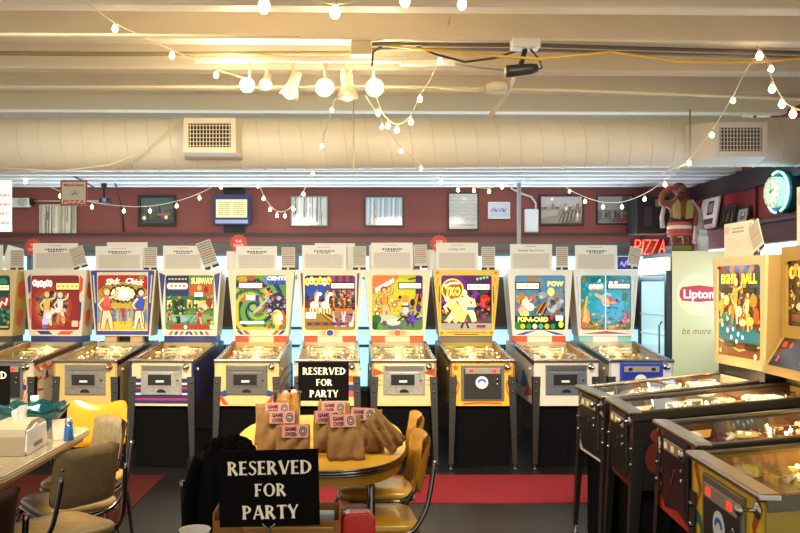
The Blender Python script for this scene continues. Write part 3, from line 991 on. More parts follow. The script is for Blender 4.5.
def art_swirl(a):
    a.rect(0, 0, 1, 1, '#5c9c34')
    cols = ['#1f2f7a', '#6aa83a', '#18245c', '#a8c83c', '#2c6a4a', '#d8c83a']
    for j in range(6):
        pts = []
        for i in range(34):
            t = i * 0.22
            r = 0.06 + 0.017 * i
            pts.append((min(0.985, max(0.015, 0.36 + r * math.cos(t + j * 1.05))), min(0.985, max(0.015, 0.40 + r * math.sin(t + j * 1.05)))))
        a.strip(pts, 0.02, cols[j], w1=0.10)
    a.ell(0.34, 0.42, 0.12, 0.10, '#243a6a')
    a.ell(0.34, 0.41, 0.07, 0.06, '#9ac03a')
    a.ell(0.12, 0.92, 0.11, 0.07, '#d8a02c')
    a.ell(0.30, 0.95, 0.09, 0.05, '#b8581c')
    for i in range(7):
        t = i * 0.9
        a.strip([(0.62, 0.66), (0.62 + 0.16 * math.cos(t), 0.66 + 0.13 * math.sin(t))], 0.06, ['#e8a82c', '#c8781c', '#f0c84a'][i % 3], w1=0.01)
    a.rect(0.56, 0.84, 1.0, 1.0, '#5c8ac8')
    a.text('CENTI', 0.80, 0.95, 0.065, '#e6eefc', 0.9, 0.08, width=0.38)
    a.text('GRADE', 0.80, 0.87, 0.065, '#1c3c9a', None, 0.08, width=0.34)
    a.ell(0.82, 0.42, 0.22, 0.26, '#1f2a5c')
    for i in range(10):
        t = i * 0.63
        a.ell(0.80 + 0.17 * math.cos(t), 0.44 + 0.15 * math.sin(t), 0.045, 0.04, ['#8a94c0', '#2a2c50', '#c0c4dc', '#4a4c80'][i % 4])
    a.strip([(0.34, 0.30), (0.62, 0.56)], 0.05, '#c8c8c0', w1=0.035)
    a.strip([(0.40, 0.30), (0.50, 0.36), (0.55, 0.46)], 0.03, '#d83a24')
    a.ell(0.33, 0.29, 0.035, 0.035, '#9aa0a0')
    a.ell(0.82, 0.22, 0.11, 0.15, '#f6e06a', 1.0)
    a.ell(0.86, 0.20, 0.08, 0.11, '#fff0b0', 1.2)
    a.strip([(0.92, 0.36), (0.96, 0.24), (0.94, 0.1)], 0.05, '#e84a2c')
    a.strip([(0.74, 0.32), (0.72, 0.18), (0.78, 0.06)], 0.04, '#f0a83c')
    a.confetti(0.5, 0.05, 0.98, 0.8, 70, ['#1c2450', '#e8d23c', '#d84a2c', '#c0c4dc', '#3a7a3a', '#f0a83c'], 5, 0.01, 0.035)
    a.confetti(0.02, 0.6, 0.6, 1, 30, ['#c87a1c', '#3a5a2a', '#e8c84a', '#7a3c14'], 55, 0.012, 0.04)
    score(a, 0.06, 0.77, 0.52, 0.86, '#fbf4e2', '#5a1a14', 5, '#d8862c')
    a.ell(0.15, 0.555, 0.055, 0.05, '#e86a2c')
    a.rect(0.2, 0.55, 0.38, 0.64, '#fffbe8', 1.5)
    a.rect(0.38, 0.55, 0.46, 0.64, '#3a3c9a')
    a.rect(0.08, 0.11, 0.56, 0.16, '#fff8da', 1.5)
    for i in range(4):
        a.ell(0.9 - 0.08 * i, 0.06, 0.04, 0.04, ['#d8482c', '#e8d23c', '#4a8a3c'][i % 3])


def art_horses(a):
    a.rect(0, 0, 1, 1, '#1c2a5a')
    a.rect(0.42, 0.6, 1, 1, '#7a3c6a')
    for i in range(6):
        a.rect(0.55 + 0.07 * i, 0.86, 0.58 + 0.07 * i, 1.0, ['#c84a3a', '#5a2a6a'][i % 2])
    a.ell(0.25, 0.72, 0.24, 0.16, '#2c50b0')
    a.rect(0, 0.36, 1, 0.56, '#6a3412')
    for i in range(10):
        a.rect(0.45 + 0.055 * i, 0.42, 0.48 + 0.055 * i, 0.72, ['#c86a24', '#7a2c14', '#e8a03c', '#1c3a4a'][i % 4])
        a.k -= 1
    a.k += 1
    blobs(a, [(0.52 + 0.07 * i, 0.62 + 0.02 * (i % 2), 0.03, 0.035) for i in range(7)], ['#2a1a14', '#e88a3c', '#1c7a8a', '#f0c070'])
    a.rect(0, 0.30, 1, 0.40, '#d87c1c')
    a.poly([(0, 0), (1, 0), (1, 0.24), (0.55, 0.34), (0, 0.34)], '#a8862c')
    for i in range(5):
        a.strip([(0.28 + 0.03 * i, 0.33), (0.55 + 0.09 * i, 0.12)], 0.022, ['#6a4a14', '#d8b44a', '#4a3010'][i % 3])
    a.confetti(0.4, 0.36, 0.98, 0.74, 90, ['#c86a24', '#2a1a14', '#e8a03c', '#1c5a6a', '#7a2c3c', '#f0c890', '#0c0a10'], 6, 0.012, 0.04)
    a.confetti(0.02, 0.34, 0.4, 0.6, 30, ['#8a4a1c', '#2a1a10', '#e8b04a'], 66, 0.012, 0.035)
    # two pale horses
    for x, s_ in ((0.19, 1.0), (0.40, 1.15)):
        a.ell(x, 0.46, 0.085, 0.065, '#fff3d2', 1.2)
        a.strip([(x + 0.03, 0.48), (x + 0.05, 0.60), (x + 0.09 * s_, 0.67)], 0.075, '#fff3d2', 1.2, w1=0.05)
        a.ell(x + 0.10 * s_, 0.66, 0.05, 0.032, '#fff8e0', 1.2)
        a.strip([(x + 0.01, 0.56), (x + 0.02, 0.66), (x + 0.06, 0.72)], 0.035, '#f0b83c')
        for d in (-0.06, -0.02, 0.03, 0.07):
            a.strip([(x + d, 0.45), (x + d * 1.4, 0.36), (x + d * 1.2 + 0.01, 0.30)], 0.03, '#ffe9b8', 1.1, w1=0.018)
    blobs(a, [(0.05 + 0.085 * i, 0.885 + 0.02 * (i % 2), 0.052, 0.075) for i in range(6)], ['#ffd84a', '#fff3b0', '#ffc23a'], 1.3)
    for i in range(6):
        a.ell(0.05 + 0.085 * i, 0.885, 0.015, 0.025, '#c86a1c')
    score(a, 0.52, 0.765, 0.98, 0.855, '#f8ecd8', '#16121a', 5, '#c83a4a')
    a.rect(0.02, 0.21, 0.22, 0.32, '#fff3d8', 1.4)
    for i in range(6):
        x = 0.62 + 0.06 * i
        a.strip([(x, 0.06), (x + 0.04 * (i % 3 - 1), 0.2), (x + 0.06 * (i % 3 - 1), 0.34)], 0.05, ['#d8c8e0', '#8a6ac0', '#f0e6f0'][i % 3], w1=0.025)
        a.rect(x - 0.015, 0.22, x + 0.02, 0.235, '#b83a5a')
    a.rect(0.04, 0.08, 0.86, 0.14, '#7a4a1c')
    for i in range(10):
        a.rect(0.06 + 0.08 * i, 0.085, 0.12 + 0.08 * i, 0.135, ['#2a4a9a', '#b8482c'][i % 2])
    a.star(0.92, 0.1, 0.06, 8, '#fff0c8', 0.4, 1.3)


def art_yellow(a):
    a.rect(0, 0, 1, 1, '#c8c81e')
    a.ell(0.5, 0.62, 0.42, 0.34, '#dcd828')
    a.poly([(0, 1), (0.55, 1), (0.36, 0.78), (0, 0.66)], '#e8823a')
    a.rect(0.86, 0.6, 1, 1, '#3a1c6a')
    a.poly([(0.02, 0.74), (0.42, 0.95), (0.46, 0.86), (0.04, 0.67)], '#d8602c')
    for i in range(7):
        a.ell(0.08 + 0.055 * i, 0.735 + 0.028 * i, 0.028, 0.05, '#fff4e4', 1.3, 10)
    a.strip([(0.72, 0.93), (0.86, 0.95)], 0.03, '#4a2c14')
    score(a, 0.53, 0.765, 0.97, 0.855, '#fbf6d8', '#1c1710', 5, '#7a6a4a')
    a.confetti(0.02, 0.22, 0.5, 0.66, 60, ['#e8902c', '#f4c07a', '#b8501c', '#fff0c0', '#8a8a1c', '#5a2a14'], 7, 0.012, 0.04)
    a.confetti(0.5, 0.1, 0.98, 0.6, 60, ['#4a2c7a', '#1c1412', '#e8a03c', '#8a6ac0', '#f0e8a0', '#2a5a2a'], 77, 0.012, 0.04)
    # flowers and the two leaping figures
    for x, y, c in ((0.12, 0.5, '#f0602c'), (0.06, 0.38, '#e8a02c'), (0.38, 0.55, '#f8b84a'), (0.44, 0.46, '#e8581c'), (0.1, 0.3, '#d8381c')):
        a.star(x, y, 0.09, 6, c, 0.45)
        a.ell(x, y, 0.025, 0.025, '#fff0b0', 1.2)
    a.person(0.28, 0.2, 0.58, '#f8c48a', '#f0a03c', '#f8c48a', '#b84a14', -0.05)
    a.strip([(0.30, 0.36), (0.40, 0.28), (0.42, 0.2)], 0.06, '#f2b472', w1=0.03)
    a.poly([(0.0, 0.0), (1, 0.0), (1, 0.22), (0.6, 0.18), (0.3, 0.24), (0, 0.2)], '#5a8a34')
    a.ell(0.3, 0.2, 0.24, 0.08, '#cfd2ae')
    a.ell(0.42, 0.14, 0.14, 0.06, '#e8e8d8')
    blobs(a, [(0.08, 0.2, 0.1, 0.08), (0.05, 0.08, 0.07, 0.08), (0.16, 0.06, 0.06, 0.05), (0.24, 0.12, 0.05, 0.05)], ['#2a6a30', '#184c24', '#58a03c', '#7a3c7a'])
    for i in range(9):
        t = i * 0.7
        a.strip([(0.78, 0.2), (0.78 + 0.2 * math.cos(t), 0.2 + 0.16 * math.sin(t))], 0.09, ['#5a2a9a', '#3c1c72', '#7a4ac0'][i % 3], w1=0.02)
    a.ell(0.66, 0.36, 0.06, 0.08, '#d8d8e0')
    a.rect(0.58, 0.42, 0.74, 0.45, '#23201c')
    a.rect(0.61, 0.45, 0.71, 0.5, '#f0f0e8')
    a.ell(0.65, 0.57, 0.08, 0.07, '#f0a030')
    for i in range(4):
        a.strip([(0.78 + 0.05 * i, 0.4), (0.88 + 0.03 * i, 0.66)], 0.03, ['#e8501c', '#f0a02c', '#3a1a10', '#d83c1c'][i])
    blobs(a, [(0.8, 0.5, 0.05, 0.07), (0.92, 0.4, 0.05, 0.08), (0.94, 0.56, 0.04, 0.05)], ['#1c1412', '#4a2c7a', '#2a1a14'])
    a.strip([(0.5, 0.16), (0.62, 0.25), (0.72, 0.12)], 0.035, '#1a1410')
    a.rect(0.3, 0.02, 0.6, 0.06, '#6a4a9a')


def art_boxer(a):
    a.rect(0, 0, 1, 1, '#1c1420')
    a.poly([(0, 1), (0.62, 1), (0.5, 0.7), (0.6, 0.46), (0, 0.4)], '#7a1c8a')
    a.poly([(0.4, 1), (1, 1), (1, 0.8), (0.55, 0.8)], '#5a1468')
    for i in range(9):
        a.ell(0.62 + 0.045 * i, 0.52 + 0.07 * ((i * 3) % 5), 0.06, 0.06, ['#b01c28', '#7a1a7a', '#2a1a1c', '#d8303a', '#1a4a2a'][i % 5])
    a.strip([(0.62, 0.58), (0.72, 0.70)], 0.10, '#8a2ca8')
    a.ell(0.87, 0.56, 0.10, 0.09, '#e0282c')
    a.ell(0.85, 0.48, 0.08, 0.08, '#f0483c')
    a.ell(0.92, 0.46, 0.05, 0.08, '#b81c20')
    a.rect(0, 0, 1, 0.12, '#b8b0a0')
    a.poly([(0, 0.12), (1, 0.12), (1, 0.2), (0, 0.26)], '#5a2c54')
    for i in range(9):
        a.ell(0.05 + 0.115 * i, 0.22 + 0.03 * (i % 2), 0.05, 0.05, ['#2a6a3a', '#c82c3a', '#1a1410', '#7a3c8a'][i % 4])
    for i in range(10):
        a.star(0.1 + 0.09 * i, 0.30 + 0.03 * (i % 3), 0.03, 4, ['#d8c84a', '#e84a6a'][i % 2], 0.4)
    a.ell(0.225, 0.74, 0.225, 0.205, '#f0dc4a', 1.2)
    a.ell(0.225, 0.74, 0.195, 0.178, '#2a3c1c')
    a.ell(0.225, 0.74, 0.185, 0.17, '#b8641c')
    a.strip([(0.06, 0.80), (0.2, 0.86), (0.36, 0.86)], 0.045, '#fff6d0', 1.2)
    a.text('TKO', 0.225, 0.71, 0.155, '#f8f060', 1.4, 0.06, width=0.30, shear=0.15)
    a.ell(0.3, 0.72, 0.028, 0.03, '#6ac03a')
    for i in range(4):
        a.ell(0.72 + 0.065 * i, 0.93 + 0.012 * i, 0.038, 0.04, '#1c4a2c')
        a.ell(0.72 + 0.065 * i, 0.935 + 0.012 * i, 0.026, 0.028, '#9ae0a8')
    score(a, 0.52, 0.74, 0.96, 0.84, '#f0f2dc', '#2a2c1c', 5, '#a8382c')
    a.confetti(0.02, 0.14, 0.98, 0.6, 120, ['#b01c28', '#0c080c', '#2a5a2c', '#e85a4a', '#5a1468', '#d8a84a', '#1a1014', '#8a2c9a'], 8, 0.012, 0.045)
    # two glowing fighters
    g1, g2 = '#fff0a0', '#ffe070'
    a.strip([(0.40, 0.14), (0.44, 0.26), (0.47, 0.40)], 0.09, g2, 1.1, w1=0.14)
    a.strip([(0.66, 0.15), (0.62, 0.28), (0.53, 0.40)], 0.09, g1, 1.1, w1=0.15)
    a.strip([(0.56, 0.36), (0.46, 0.50), (0.42, 0.60)], 0.19, g1, 1.1, w1=0.24)
    a.ell(0.46, 0.68, 0.055, 0.06, '#fff2b8', 1.1)
    a.strip([(0.52, 0.58), (0.64, 0.54), (0.66, 0.42)], 0.07, g1, 1.1)
    a.strip([(0.12, 0.15), (0.20, 0.24), (0.30, 0.34)], 0.09, g1, 1.1, w1=0.14)
    a.strip([(0.26, 0.14), (0.34, 0.22), (0.33, 0.34)], 0.08, g2, 1.1, w1=0.14)
    a.strip([(0.36, 0.32), (0.22, 0.46), (0.16, 0.52)], 0.17, g2, 1.1, w1=0.20)
    a.ell(0.12, 0.57, 0.055, 0.06, g1, 1.1)
    a.strip([(0.16, 0.50), (0.07, 0.42), (0.12, 0.33)], 0.06, g1, 1.1)
    a.strip([(0.22, 0.50), (0.30, 0.56), (0.38, 0.54)], 0.06, g1, 1.1)
    a.rect(0.5, 0.36, 0.66, 0.42, '#5a78d8')
    a.strip([(0.4, 0.03), (0.44, 0.14)], 0.035, '#1c1414')
    a.strip([(0.54, 0.03), (0.5, 0.14)], 0.035, '#1c1414')
    a.rect(0.70, 0.04, 0.88, 0.09, '#9a2a5a')


def art_cards(a):
    a.rect(0, 0, 1, 1, '#4a8ab0')
    a.rect(0, 0.6, 1, 1, '#5a96bc')
    for i in range(8):
        a.strip([(0.02 + 0.13 * i, 0.35), (0.14 + 0.13 * i, 0.62)], 0.03, ['#a8763c', '#3c7ca4'][i % 2])
    a.ell(0.35, 0.94, 0.08, 0.06, '#b8863c')
    a.ell(0.5, 0.88, 0.08, 0.1, '#8a94a4')
    a.ell(0.56, 0.64, 0.09, 0.06, '#a8b0bc')
    a.ell(0.15, 0.56, 0.12, 0.1, '#c8963c')
    score(a, 0.04, 0.755, 0.48, 0.86, '#fbf3d8', '#1c1a1c', 5, '#3c6a9a')
    a.text('POW', 0.81, 0.85, 0.085, '#ffe86a', 1.4, 0.08, width=0.32)
    a.confetti(0.03, 0.26, 0.97, 0.74, 120, ['#c8963c', '#2c5a80', '#e8d8b0', '#7a4a1c', '#d86a5a', '#8a929e', '#3c7ca4', '#f0c860'], 9, 0.012, 0.042)
    a.person(0.22, 0.22, 0.4, '#f8d8a0', '#f0d85a', '#f0a07a', '#f0b040')
    blobs(a, [(0.22, 0.50, 0.08, 0.07), (0.17, 0.36, 0.10, 0.08), (0.31, 0.42, 0.08, 0.07), (0.2, 0.28, 0.09, 0.06)], ['#fff0c0', '#f2a8a0', '#fff6d4', '#f8e060'], 1.0)
    a.strip([(0.26, 0.58), (0.36, 0.62), (0.42, 0.52)], 0.04, '#e87a4a')
    for i in range(6):
        a.strip([(0.40 + 0.035 * i, 0.30), (0.54 + 0.03 * i, 0.50)], 0.035, ['#7a4a1c', '#d8a04a', '#4a2c14'][i % 3])
    a.ell(0.80, 0.52, 0.15, 0.16, '#a8acb4')
    a.ell(0.86, 0.64, 0.11, 0.10, '#8a929e')
    a.ell(0.74, 0.42, 0.10, 0.10, '#c4c6ca')
    a.ell(0.72, 0.70, 0.07, 0.075, '#ffe07a', 1.3)
    a.ell(0.76, 0.50, 0.06, 0.05, '#5a5c64')
    for i in range(8):
        t = i * 0.8
        a.ell(0.84 + 0.13 * math.cos(t), 0.44 + 0.12 * math.sin(t), 0.045, 0.04, ['#787c86', '#d0d2d6', '#9a6a3c', '#4a4c54'][i % 4])
    a.rect(0, 0, 1, 0.26, '#1c3a2c')
    a.rect(0, 0, 0.12, 0.14, '#1c8a3a')
    blobs(a, [(0.7 + 0.045 * i, 0.2 + 0.03 * (i % 2), 0.035, 0.045) for i in range(7)], ['#8a1c3a', '#d8482c', '#3a2c6a', '#e8c04a'])
    a.text('POP-A-CARD', 0.36, 0.195, 0.085, '#ffec7a', 1.4, 0.08, width=0.6)
    a.rect(0.82, 0.17, 0.96, 0.26, '#fff4c8', 1.5)
    for i in range(6):
        a.ell(0.16 + 0.12 * i, 0.065, 0.05, 0.05, ['#d8d23a', '#3aa04a', '#e8e8c8', '#58b8a0'][i % 4])
    a.ell(0.92, 0.1, 0.05, 0.06, '#e0e84a', 1.2)


def art_sea(a):
    a.rect(0, 0, 1, 1, '#2a96a4')
    a.ell(0.5, 0.5, 0.38, 0.40, '#3aaac4')
    a.ell(0.58, 0.42, 0.28, 0.28, '#4ab4dc')
    for i in range(10):
        a.ell(0.06 + 0.1 * i, 0.92 + 0.03 * (i % 2), 0.06, 0.05, ['#1c7a88', '#3c8a70', '#207088'][i % 3])
    a.ell(0.06, 0.92, 0.05, 0.05, '#9a7a2c')
    a.poly([(0, 0), (0, 0.5), (0.07, 0.62), (0.12, 0.4), (0.2, 0.3), (0.24, 0.14), (0.5, 0.06), (0.8, 0.1), (0.92, 0.3), (1, 0.34), (1, 0)], '#8a7a2c')
    blobs(a, [(0.05, 0.3, 0.06, 0.09), (0.12, 0.2, 0.08, 0.07), (0.08, 0.1, 0.08, 0.07), (0.2, 0.1, 0.1, 0.06), (0.34, 0.06, 0.08, 0.04), (0.9, 0.2, 0.08, 0.1), (0.8, 0.1, 0.1, 0.05), (0.95, 0.3, 0.05, 0.08), (0.62, 0.05, 0.1, 0.04), (0.93, 0.08, 0.06, 0.06)],
          ['#d88a6a', '#f0c86a', '#e86a5a', '#a8a03c', '#6a8a34', '#c8709a', '#a85a3c', '#8a5a8a', '#b8983c', '#5a7a2c'])
    a.confetti(0.02, 0.02, 0.98, 0.3, 90, ['#d88a6a', '#8a5a2c', '#e8d06a', '#5a7a2c', '#c8709a', '#5a3a2c', '#f0b0a0'], 10, 0.012, 0.04)
    a.confetti(0.02, 0.3, 0.98, 0.96, 50, ['#2a8a9c', '#5ac0d4', '#1c7a84', '#6ac8b8'], 101, 0.015, 0.05)
    a.strip([(0.1, 0.14), (0.09, 0.4), (0.13, 0.62)], 0.08, '#e8d86a', w1=0.03)
    a.strip([(0.14, 0.12), (0.16, 0.3), (0.1, 0.44)], 0.06, '#f0a89a', w1=0.02)
    a.strip([(0.28, 0.66), (0.44, 0.58), (0.58, 0.50)], 0.06, '#f4c88a', w1=0.10)
    a.strip([(0.56, 0.52), (0.68, 0.50), (0.78, 0.58)], 0.09, '#f0a084', w1=0.02)
    a.strip([(0.40, 0.60), (0.52, 0.66), (0.60, 0.64)], 0.035, '#f8d8a8')
    a.strip([(0.42, 0.56), (0.46, 0.46), (0.58, 0.44)], 0.035, '#f8d8a8')
    a.ell(0.60, 0.56, 0.045, 0.04, '#e8502c')
    a.ell(0.72, 0.54, 0.03, 0.03, '#5a3c6a')
    for i in range(4):
        a.strip([(0.84 + 0.02 * i, 0.54), (0.86 + 0.025 * i, 0.68)], 0.02, ['#2a5a4c', '#3c7a4a'][i % 2])
    blobs(a, [(0.20 + 0.07 * i, 0.79 + 0.01 * (i % 2), 0.042, 0.05) for i in range(4)], ['#fff3e0', '#f8d0b8'], 1.2)
    a.strip([(0.18, 0.735), (0.46, 0.735)], 0.02, '#e88a5a')
    score(a, 0.55, 0.765, 0.97, 0.845, '#f4f0e0', '#123038', 5, '#4a6a7a')
    blobs(a, [(0.6, 0.87, 0.04, 0.025), (0.7, 0.875, 0.04, 0.025), (0.38, 0.91, 0.02, 0.02)], ['#fff0d8', '#f4d8c8', '#ffffff'], 1.2)
    a.rect(0.485, 0.0, 0.505, 1, '#c8e0f4', 1.2)


def art_eight(a):          # warm figure over a teal pool table
    a.rect(0, 0, 1, 1, '#6a3c1a')
    a.rect(0, 0.62, 1, 1, '#2c4a50')
    for i in range(8):
        a.strip([(0.5, 0.6), (0.06 + 0.125 * i, 1.0)], 0.03, ['#a83a20', '#2a5a70', '#c87a2c', '#3c2a4a'][i % 4], w1=0.10)
    blobs(a, [(0.5 + 0.2 * math.cos(i * 0.6), 0.58 + 0.2 * math.sin(i * 0.6), 0.08, 0.07) for i in range(10)], ['#d8862c', '#a84a18', '#f0b84a', '#7a2c14'])
    a.poly([(0.0, 0.42), (0.2, 0.50), (1.0, 0.26), (1.0, 0.16), (0.0, 0.18)], '#1c7c80')
    a.poly([(0.0, 0.18), (1.0, 0.10), (1.0, 0.0), (0.0, 0.0)], '#8a4a24')
    a.strip([(0.02, 0.17), (0.5, 0.07), (0.98, 0.14)], 0.02, '#e8c06a')
    a.confetti(0.02, 0.3, 0.98, 0.72, 110, ['#f0a83c', '#7a2c14', '#ffdc7a', '#c8641c', '#2a5a5c', '#e8862c', '#4a1c10', '#fff0b0'], 11, 0.012, 0.045)
    a.person(0.40, 0.36, 0.5, '#ffd890', '#f8b03c', '#e88a2c', '#ffdf7a', 0.04)
    a.person(0.66, 0.30, 0.42, '#ffcf7a', '#ffe09a', '#c8641c', '#a84a14', 0.05)
    blobs(a, [(0.1, 0.55, 0.07, 0.08), (0.22, 0.62, 0.07, 0.06), (0.84, 0.62, 0.08, 0.07), (0.9, 0.46, 0.06, 0.09), (0.52, 0.5, 0.07, 0.06), (0.76, 0.4, 0.09, 0.05), (0.6, 0.38, 0.08, 0.04)],
          ['#f0a83c', '#ffdc7a', '#e8862c', '#b8581c', '#fff0b0', '#f8c04a', '#ffd890'], 0.9)
    for x, y in ((0.12, 0.34), (0.25, 0.28), (0.38, 0.3), (0.5, 0.25), (0.34, 0.21), (0.6, 0.22), (0.46, 0.17)):
        a.ell(x, y, 0.026, 0.026, '#d8fff0', 1.3)
    a.text('EIGHT', 0.27, 0.86, 0.10, '#ffe04a', 1.4, 0.08, width=0.36)
    a.text('BALL', 0.74, 0.86, 0.10, '#ffd23a', 1.4, 0.08, width=0.34)
    for x, y in ((0.24, 0.73), (0.74, 0.73), (0.28, 0.13), (0.78, 0.12)):
        a.rect(x - 0.13, y - 0.03, x + 0.13, y + 0.03, '#241a12')
        a.rect(x - 0.11, y - 0.018, x + 0.11, y + 0.018, '#4a3a20')
    a.ell(0.88, 0.03, 0.03, 0.03, '#fff4c8', 1.5)
    a.ell(0.08, 0.05, 0.03, 0.03, '#ffb04a', 1.3)


def art_night(a):
    a.rect(0, 0, 1, 1, '#2a1c10')
    for i in range(9):
        a.ell(0.08 + 0.11 * i, 0.5 + 0.12 * (i % 3 - 1), 0.1, 0.14, ['#5a3c14', '#1a120c', '#8a5c1c', '#c88a2c'][i % 4])
    a.confetti(0.02, 0.1, 0.98, 0.74, 90, ['#c88a2c', '#14100c', '#e8b84a', '#7a2c1c', '#fff0c0', '#3a2412'], 12, 0.012, 0.045)
    blobs(a, [(0.1 + 0.1 * i, 0.82 + 0.04 * (i % 2), 0.075, 0.10) for i in range(9)], ['#ffb83c', '#ff8a2c', '#ffd25a'], 1.2)
    for i in range(8):
        a.ell(0.12 + 0.1 * i, 0.82, 0.02, 0.05, '#5a1a0c')
    a.ell(0.45, 0.42, 0.12, 0.2, '#0c0a08')
    a.star(0.4, 0.5, 0.2, 5, '#14100c', 0.4)
    a.person(0.62, 0.2, 0.5, '#e0b070', '#1a1410', '#2a1c14', '#0c0a08')
    a.rect(0.1, 0.08, 0.9, 0.18, '#7a2c1c')
    a.ell(0.3, 0.3, 0.1, 0.06, '#e8c070')
    a.ell(0.75, 0.34, 0.08, 0.08, '#c89040')


def art_plain(a):
    a.rect(0, 0, 1, 1, '#7a3a18')
    for i in range(12):
        a.ell(0.1 + 0.075 * i, 0.3 + 0.14 * (i % 4), 0.1, 0.1, ['#c8782c', '#2a5a6a', '#e8b84a', '#8a2c1c'][i % 4])
    score(a, 0.1, 0.82, 0.5, 0.9)


# --- backbox frames
def fr_red(a, k):
    a.poly([(0.055, 0.88), (0.11, 0.94), (0.11, 0.68), (0.075, 0.62)], '#33418c')
    a.poly([(0.90, 0.92), (0.95, 0.86), (0.94, 0.70), (0.885, 0.62)], '#e8582a')
    a.poly([(0.075, 0.55), (0.11, 0.58), (0.11, 0.28), (0.095, 0.24)], '#e8582a')
    a.poly([(0.885, 0.54), (0.925, 0.50), (0.91, 0.26), (0.885, 0.2)], '#33418c')
    a.poly([(0.20, 0.075), (0.40, 0.075), (0.46, 0.02), (0.27, 0.02)], '#33418c')
    a.poly([(0.60, 0.075), (0.80, 0.075), (0.74, 0.02), (0.53, 0.02)], '#e8582a')


def fr_lounge(a, k):
    # broad blue border round the glass
    blue = '#33449a'
    a.rect(0.055, 0.965, 0.945, 0.99, blue)
    a.poly([(0.02, 0.985), (0.115, 0.985), (0.125, 0.03), (0.105, 0.015)], blue)
    a.poly([(0.98, 0.985), (0.885, 0.985), (0.875, 0.03), (0.895, 0.015)], blue)
    a.rect(0.11, 0.015, 0.89, 0.075, blue)
    a.strip([(0.06, 0.92), (0.09, 0.50)], 0.018, CREAM)
    a.strip([(0.94, 0.92), (0.91, 0.50)], 0.018, CREAM)


def fr_subway(a, k):
    a.poly([(0.02, 0.96), (0.12, 0.92), (0.11, 0.86), (0.07, 0.45)], '#33418c')
    a.poly([(0.98, 0.96), (0.88, 0.92), (0.89, 0.86), (0.93, 0.45)], '#33418c')
    for i in range(8):
        x = 0.17 + 0.085 * i
        a.poly([(x, 0.015), (x + 0.045, 0.015), (x + (0.075 if i < 4 else 0.015), 0.07), (x + (0.03 if i < 4 else -0.03), 0.07)], ['#e8622e', '#33418c'][i % 2 if i < 4 else (i + 1) % 2])


def fr_swirl(a, k):
    for m in (1, -1):
        for i, c in enumerate(('#33418c', '#e0502a')):
            x = 0.5 + m * (0.31 - 0.09 * i)
            a.poly([(x, 0.02), (x + m * -0.06, 0.02), (x + m * 0.0, 0.085), (x + m * 0.06, 0.085)], c)


def sunburst(a, disc):
    for m in (1, -1):
        for y in (0.018, 0.045, 0.072):
            a.poly([(0.5, y + 0.014), (0.5 + m * (0.22 if y == 0.045 else 0.17), y), (0.5, y - 0.014)], '#d8682c')
    a.ell(0.5, 0.045, 0.066, 0.058, CREAM)
    a.ell(0.5, 0.045, 0.052, 0.046, disc)


def fr_horses(a, k):
    sunburst(a, '#2c3c8c')
    for m in (1, -1):
        a.poly([(0.5 + m * 0.44, 0.95), (0.5 + m * 0.405, 0.95), (0.5 + m * 0.395, 0.50), (0.5 + m * 0.41, 0.42)], '#33418c')


def fr_yellow(a, k):
    sunburst(a, '#e8662e')


def fr_boxer(a, k):
    for m in (1, -1):
        a.star(0.5 + m * 0.435, 0.955, 0.036, 5, '#e4561e', 0.45)
        a.star(0.5 + m * 0.37, 0.045, 0.034, 5, '#e4561e', 0.45)
        a.strip([(0.5 + m * 0.42, 0.88), (0.5 + m * 0.455, 0.74), (0.5 + m * 0.41, 0.55), (0.5 + m * 0.405, 0.2)], 0.02, '#e8782a', w1=0.012)
        a.strip([(0.5 + m * 0.40, 0.76), (0.5 + m * 0.405, 0.5)], 0.012, '#2a1a10')
        a.strip([(0.5 + m * 0.445, 0.86), (0.5 + m * 0.42, 0.3)], 0.012, '#f2c22e')
    a.strip([(0.20, 0.05), (0.5, 0.06), (0.80, 0.05)], 0.014, '#e0561e')
    a.rect(0.32, 0.018, 0.68, 0.032, '#2a1a10')


def fr_cards(a, k):
    for m in (1, -1):
        a.poly([(0.5 + m * 0.05, 0.088), (0.5 + m * 0.24, 0.016), (0.5 + m * 0.38, 0.016), (0.5 + m * 0.22, 0.062)], '#3448a8')


def fr_sea(a, k):
    a.poly([(0.13, 0.03), (0.5, 0.075), (0.87, 0.03)], '#9a5a5a')
    for m in (1, -1):
        a.strip([(0.5 + m * 0.45, 0.9), (0.5 + m * 0.42, 0.6), (0.5 + m * 0.43, 0.4), (0.5 + m * 0.40, 0.1)], 0.012, '#9ac0c0')


# --- cabinet fronts
def ft_red(a):
    for i in range(6):
        a.strip([(0.72 + 0.05 * i, 0.02), (0.86 + 0.05 * i if i < 3 else 0.99, 0.6 - 0.08 * max(0, i - 3))], 0.02, '#e0782e')
    a.ell(0.84, 0.42, 0.05, 0.07, '#33418c')
    a.strip([(0.05, 0.1), (0.1, 0.9)], 0.05, '#e0782e')


def ft_subway(a):
    navy = '#2a2f74'
    a.rect(0, 0.05, 1, 0.62, navy)
    for y, c in ((0.50, CREAM), (0.40, '#b8302c'), (0.27, CREAM), (0.15, '#b8302c')):
        a.rect(0.02, y - 0.022, 0.98, y + 0.022, c)
    a.rect(0.86, 0.66, 0.93, 0.72, '#e8e0c8')


def ft_swirl(a):
    for m in (1, -1):
        a.poly([(0.5 + m * 0.45, 0.30), (0.5 + m * 0.28, 0.38), (0.5 + m * 0.28, 0.24), (0.5 + m * 0.38, 0.2)], '#33418c')
        a.poly([(0.5 + m * 0.46, 0.24), (0.5 + m * 0.40, 0.24), (0.5 + m * 0.28, 0.02), (0.5 + m * 0.36, 0.02)], '#e04e28')


def ft_horses(a):
    for y, c in ((0.62, '#e8622e'), (0.42, '#33418c'), (0.28, '#e8622e')):
        a.rect(0.01, y - 0.08, 0.99, y + 0.06, c)


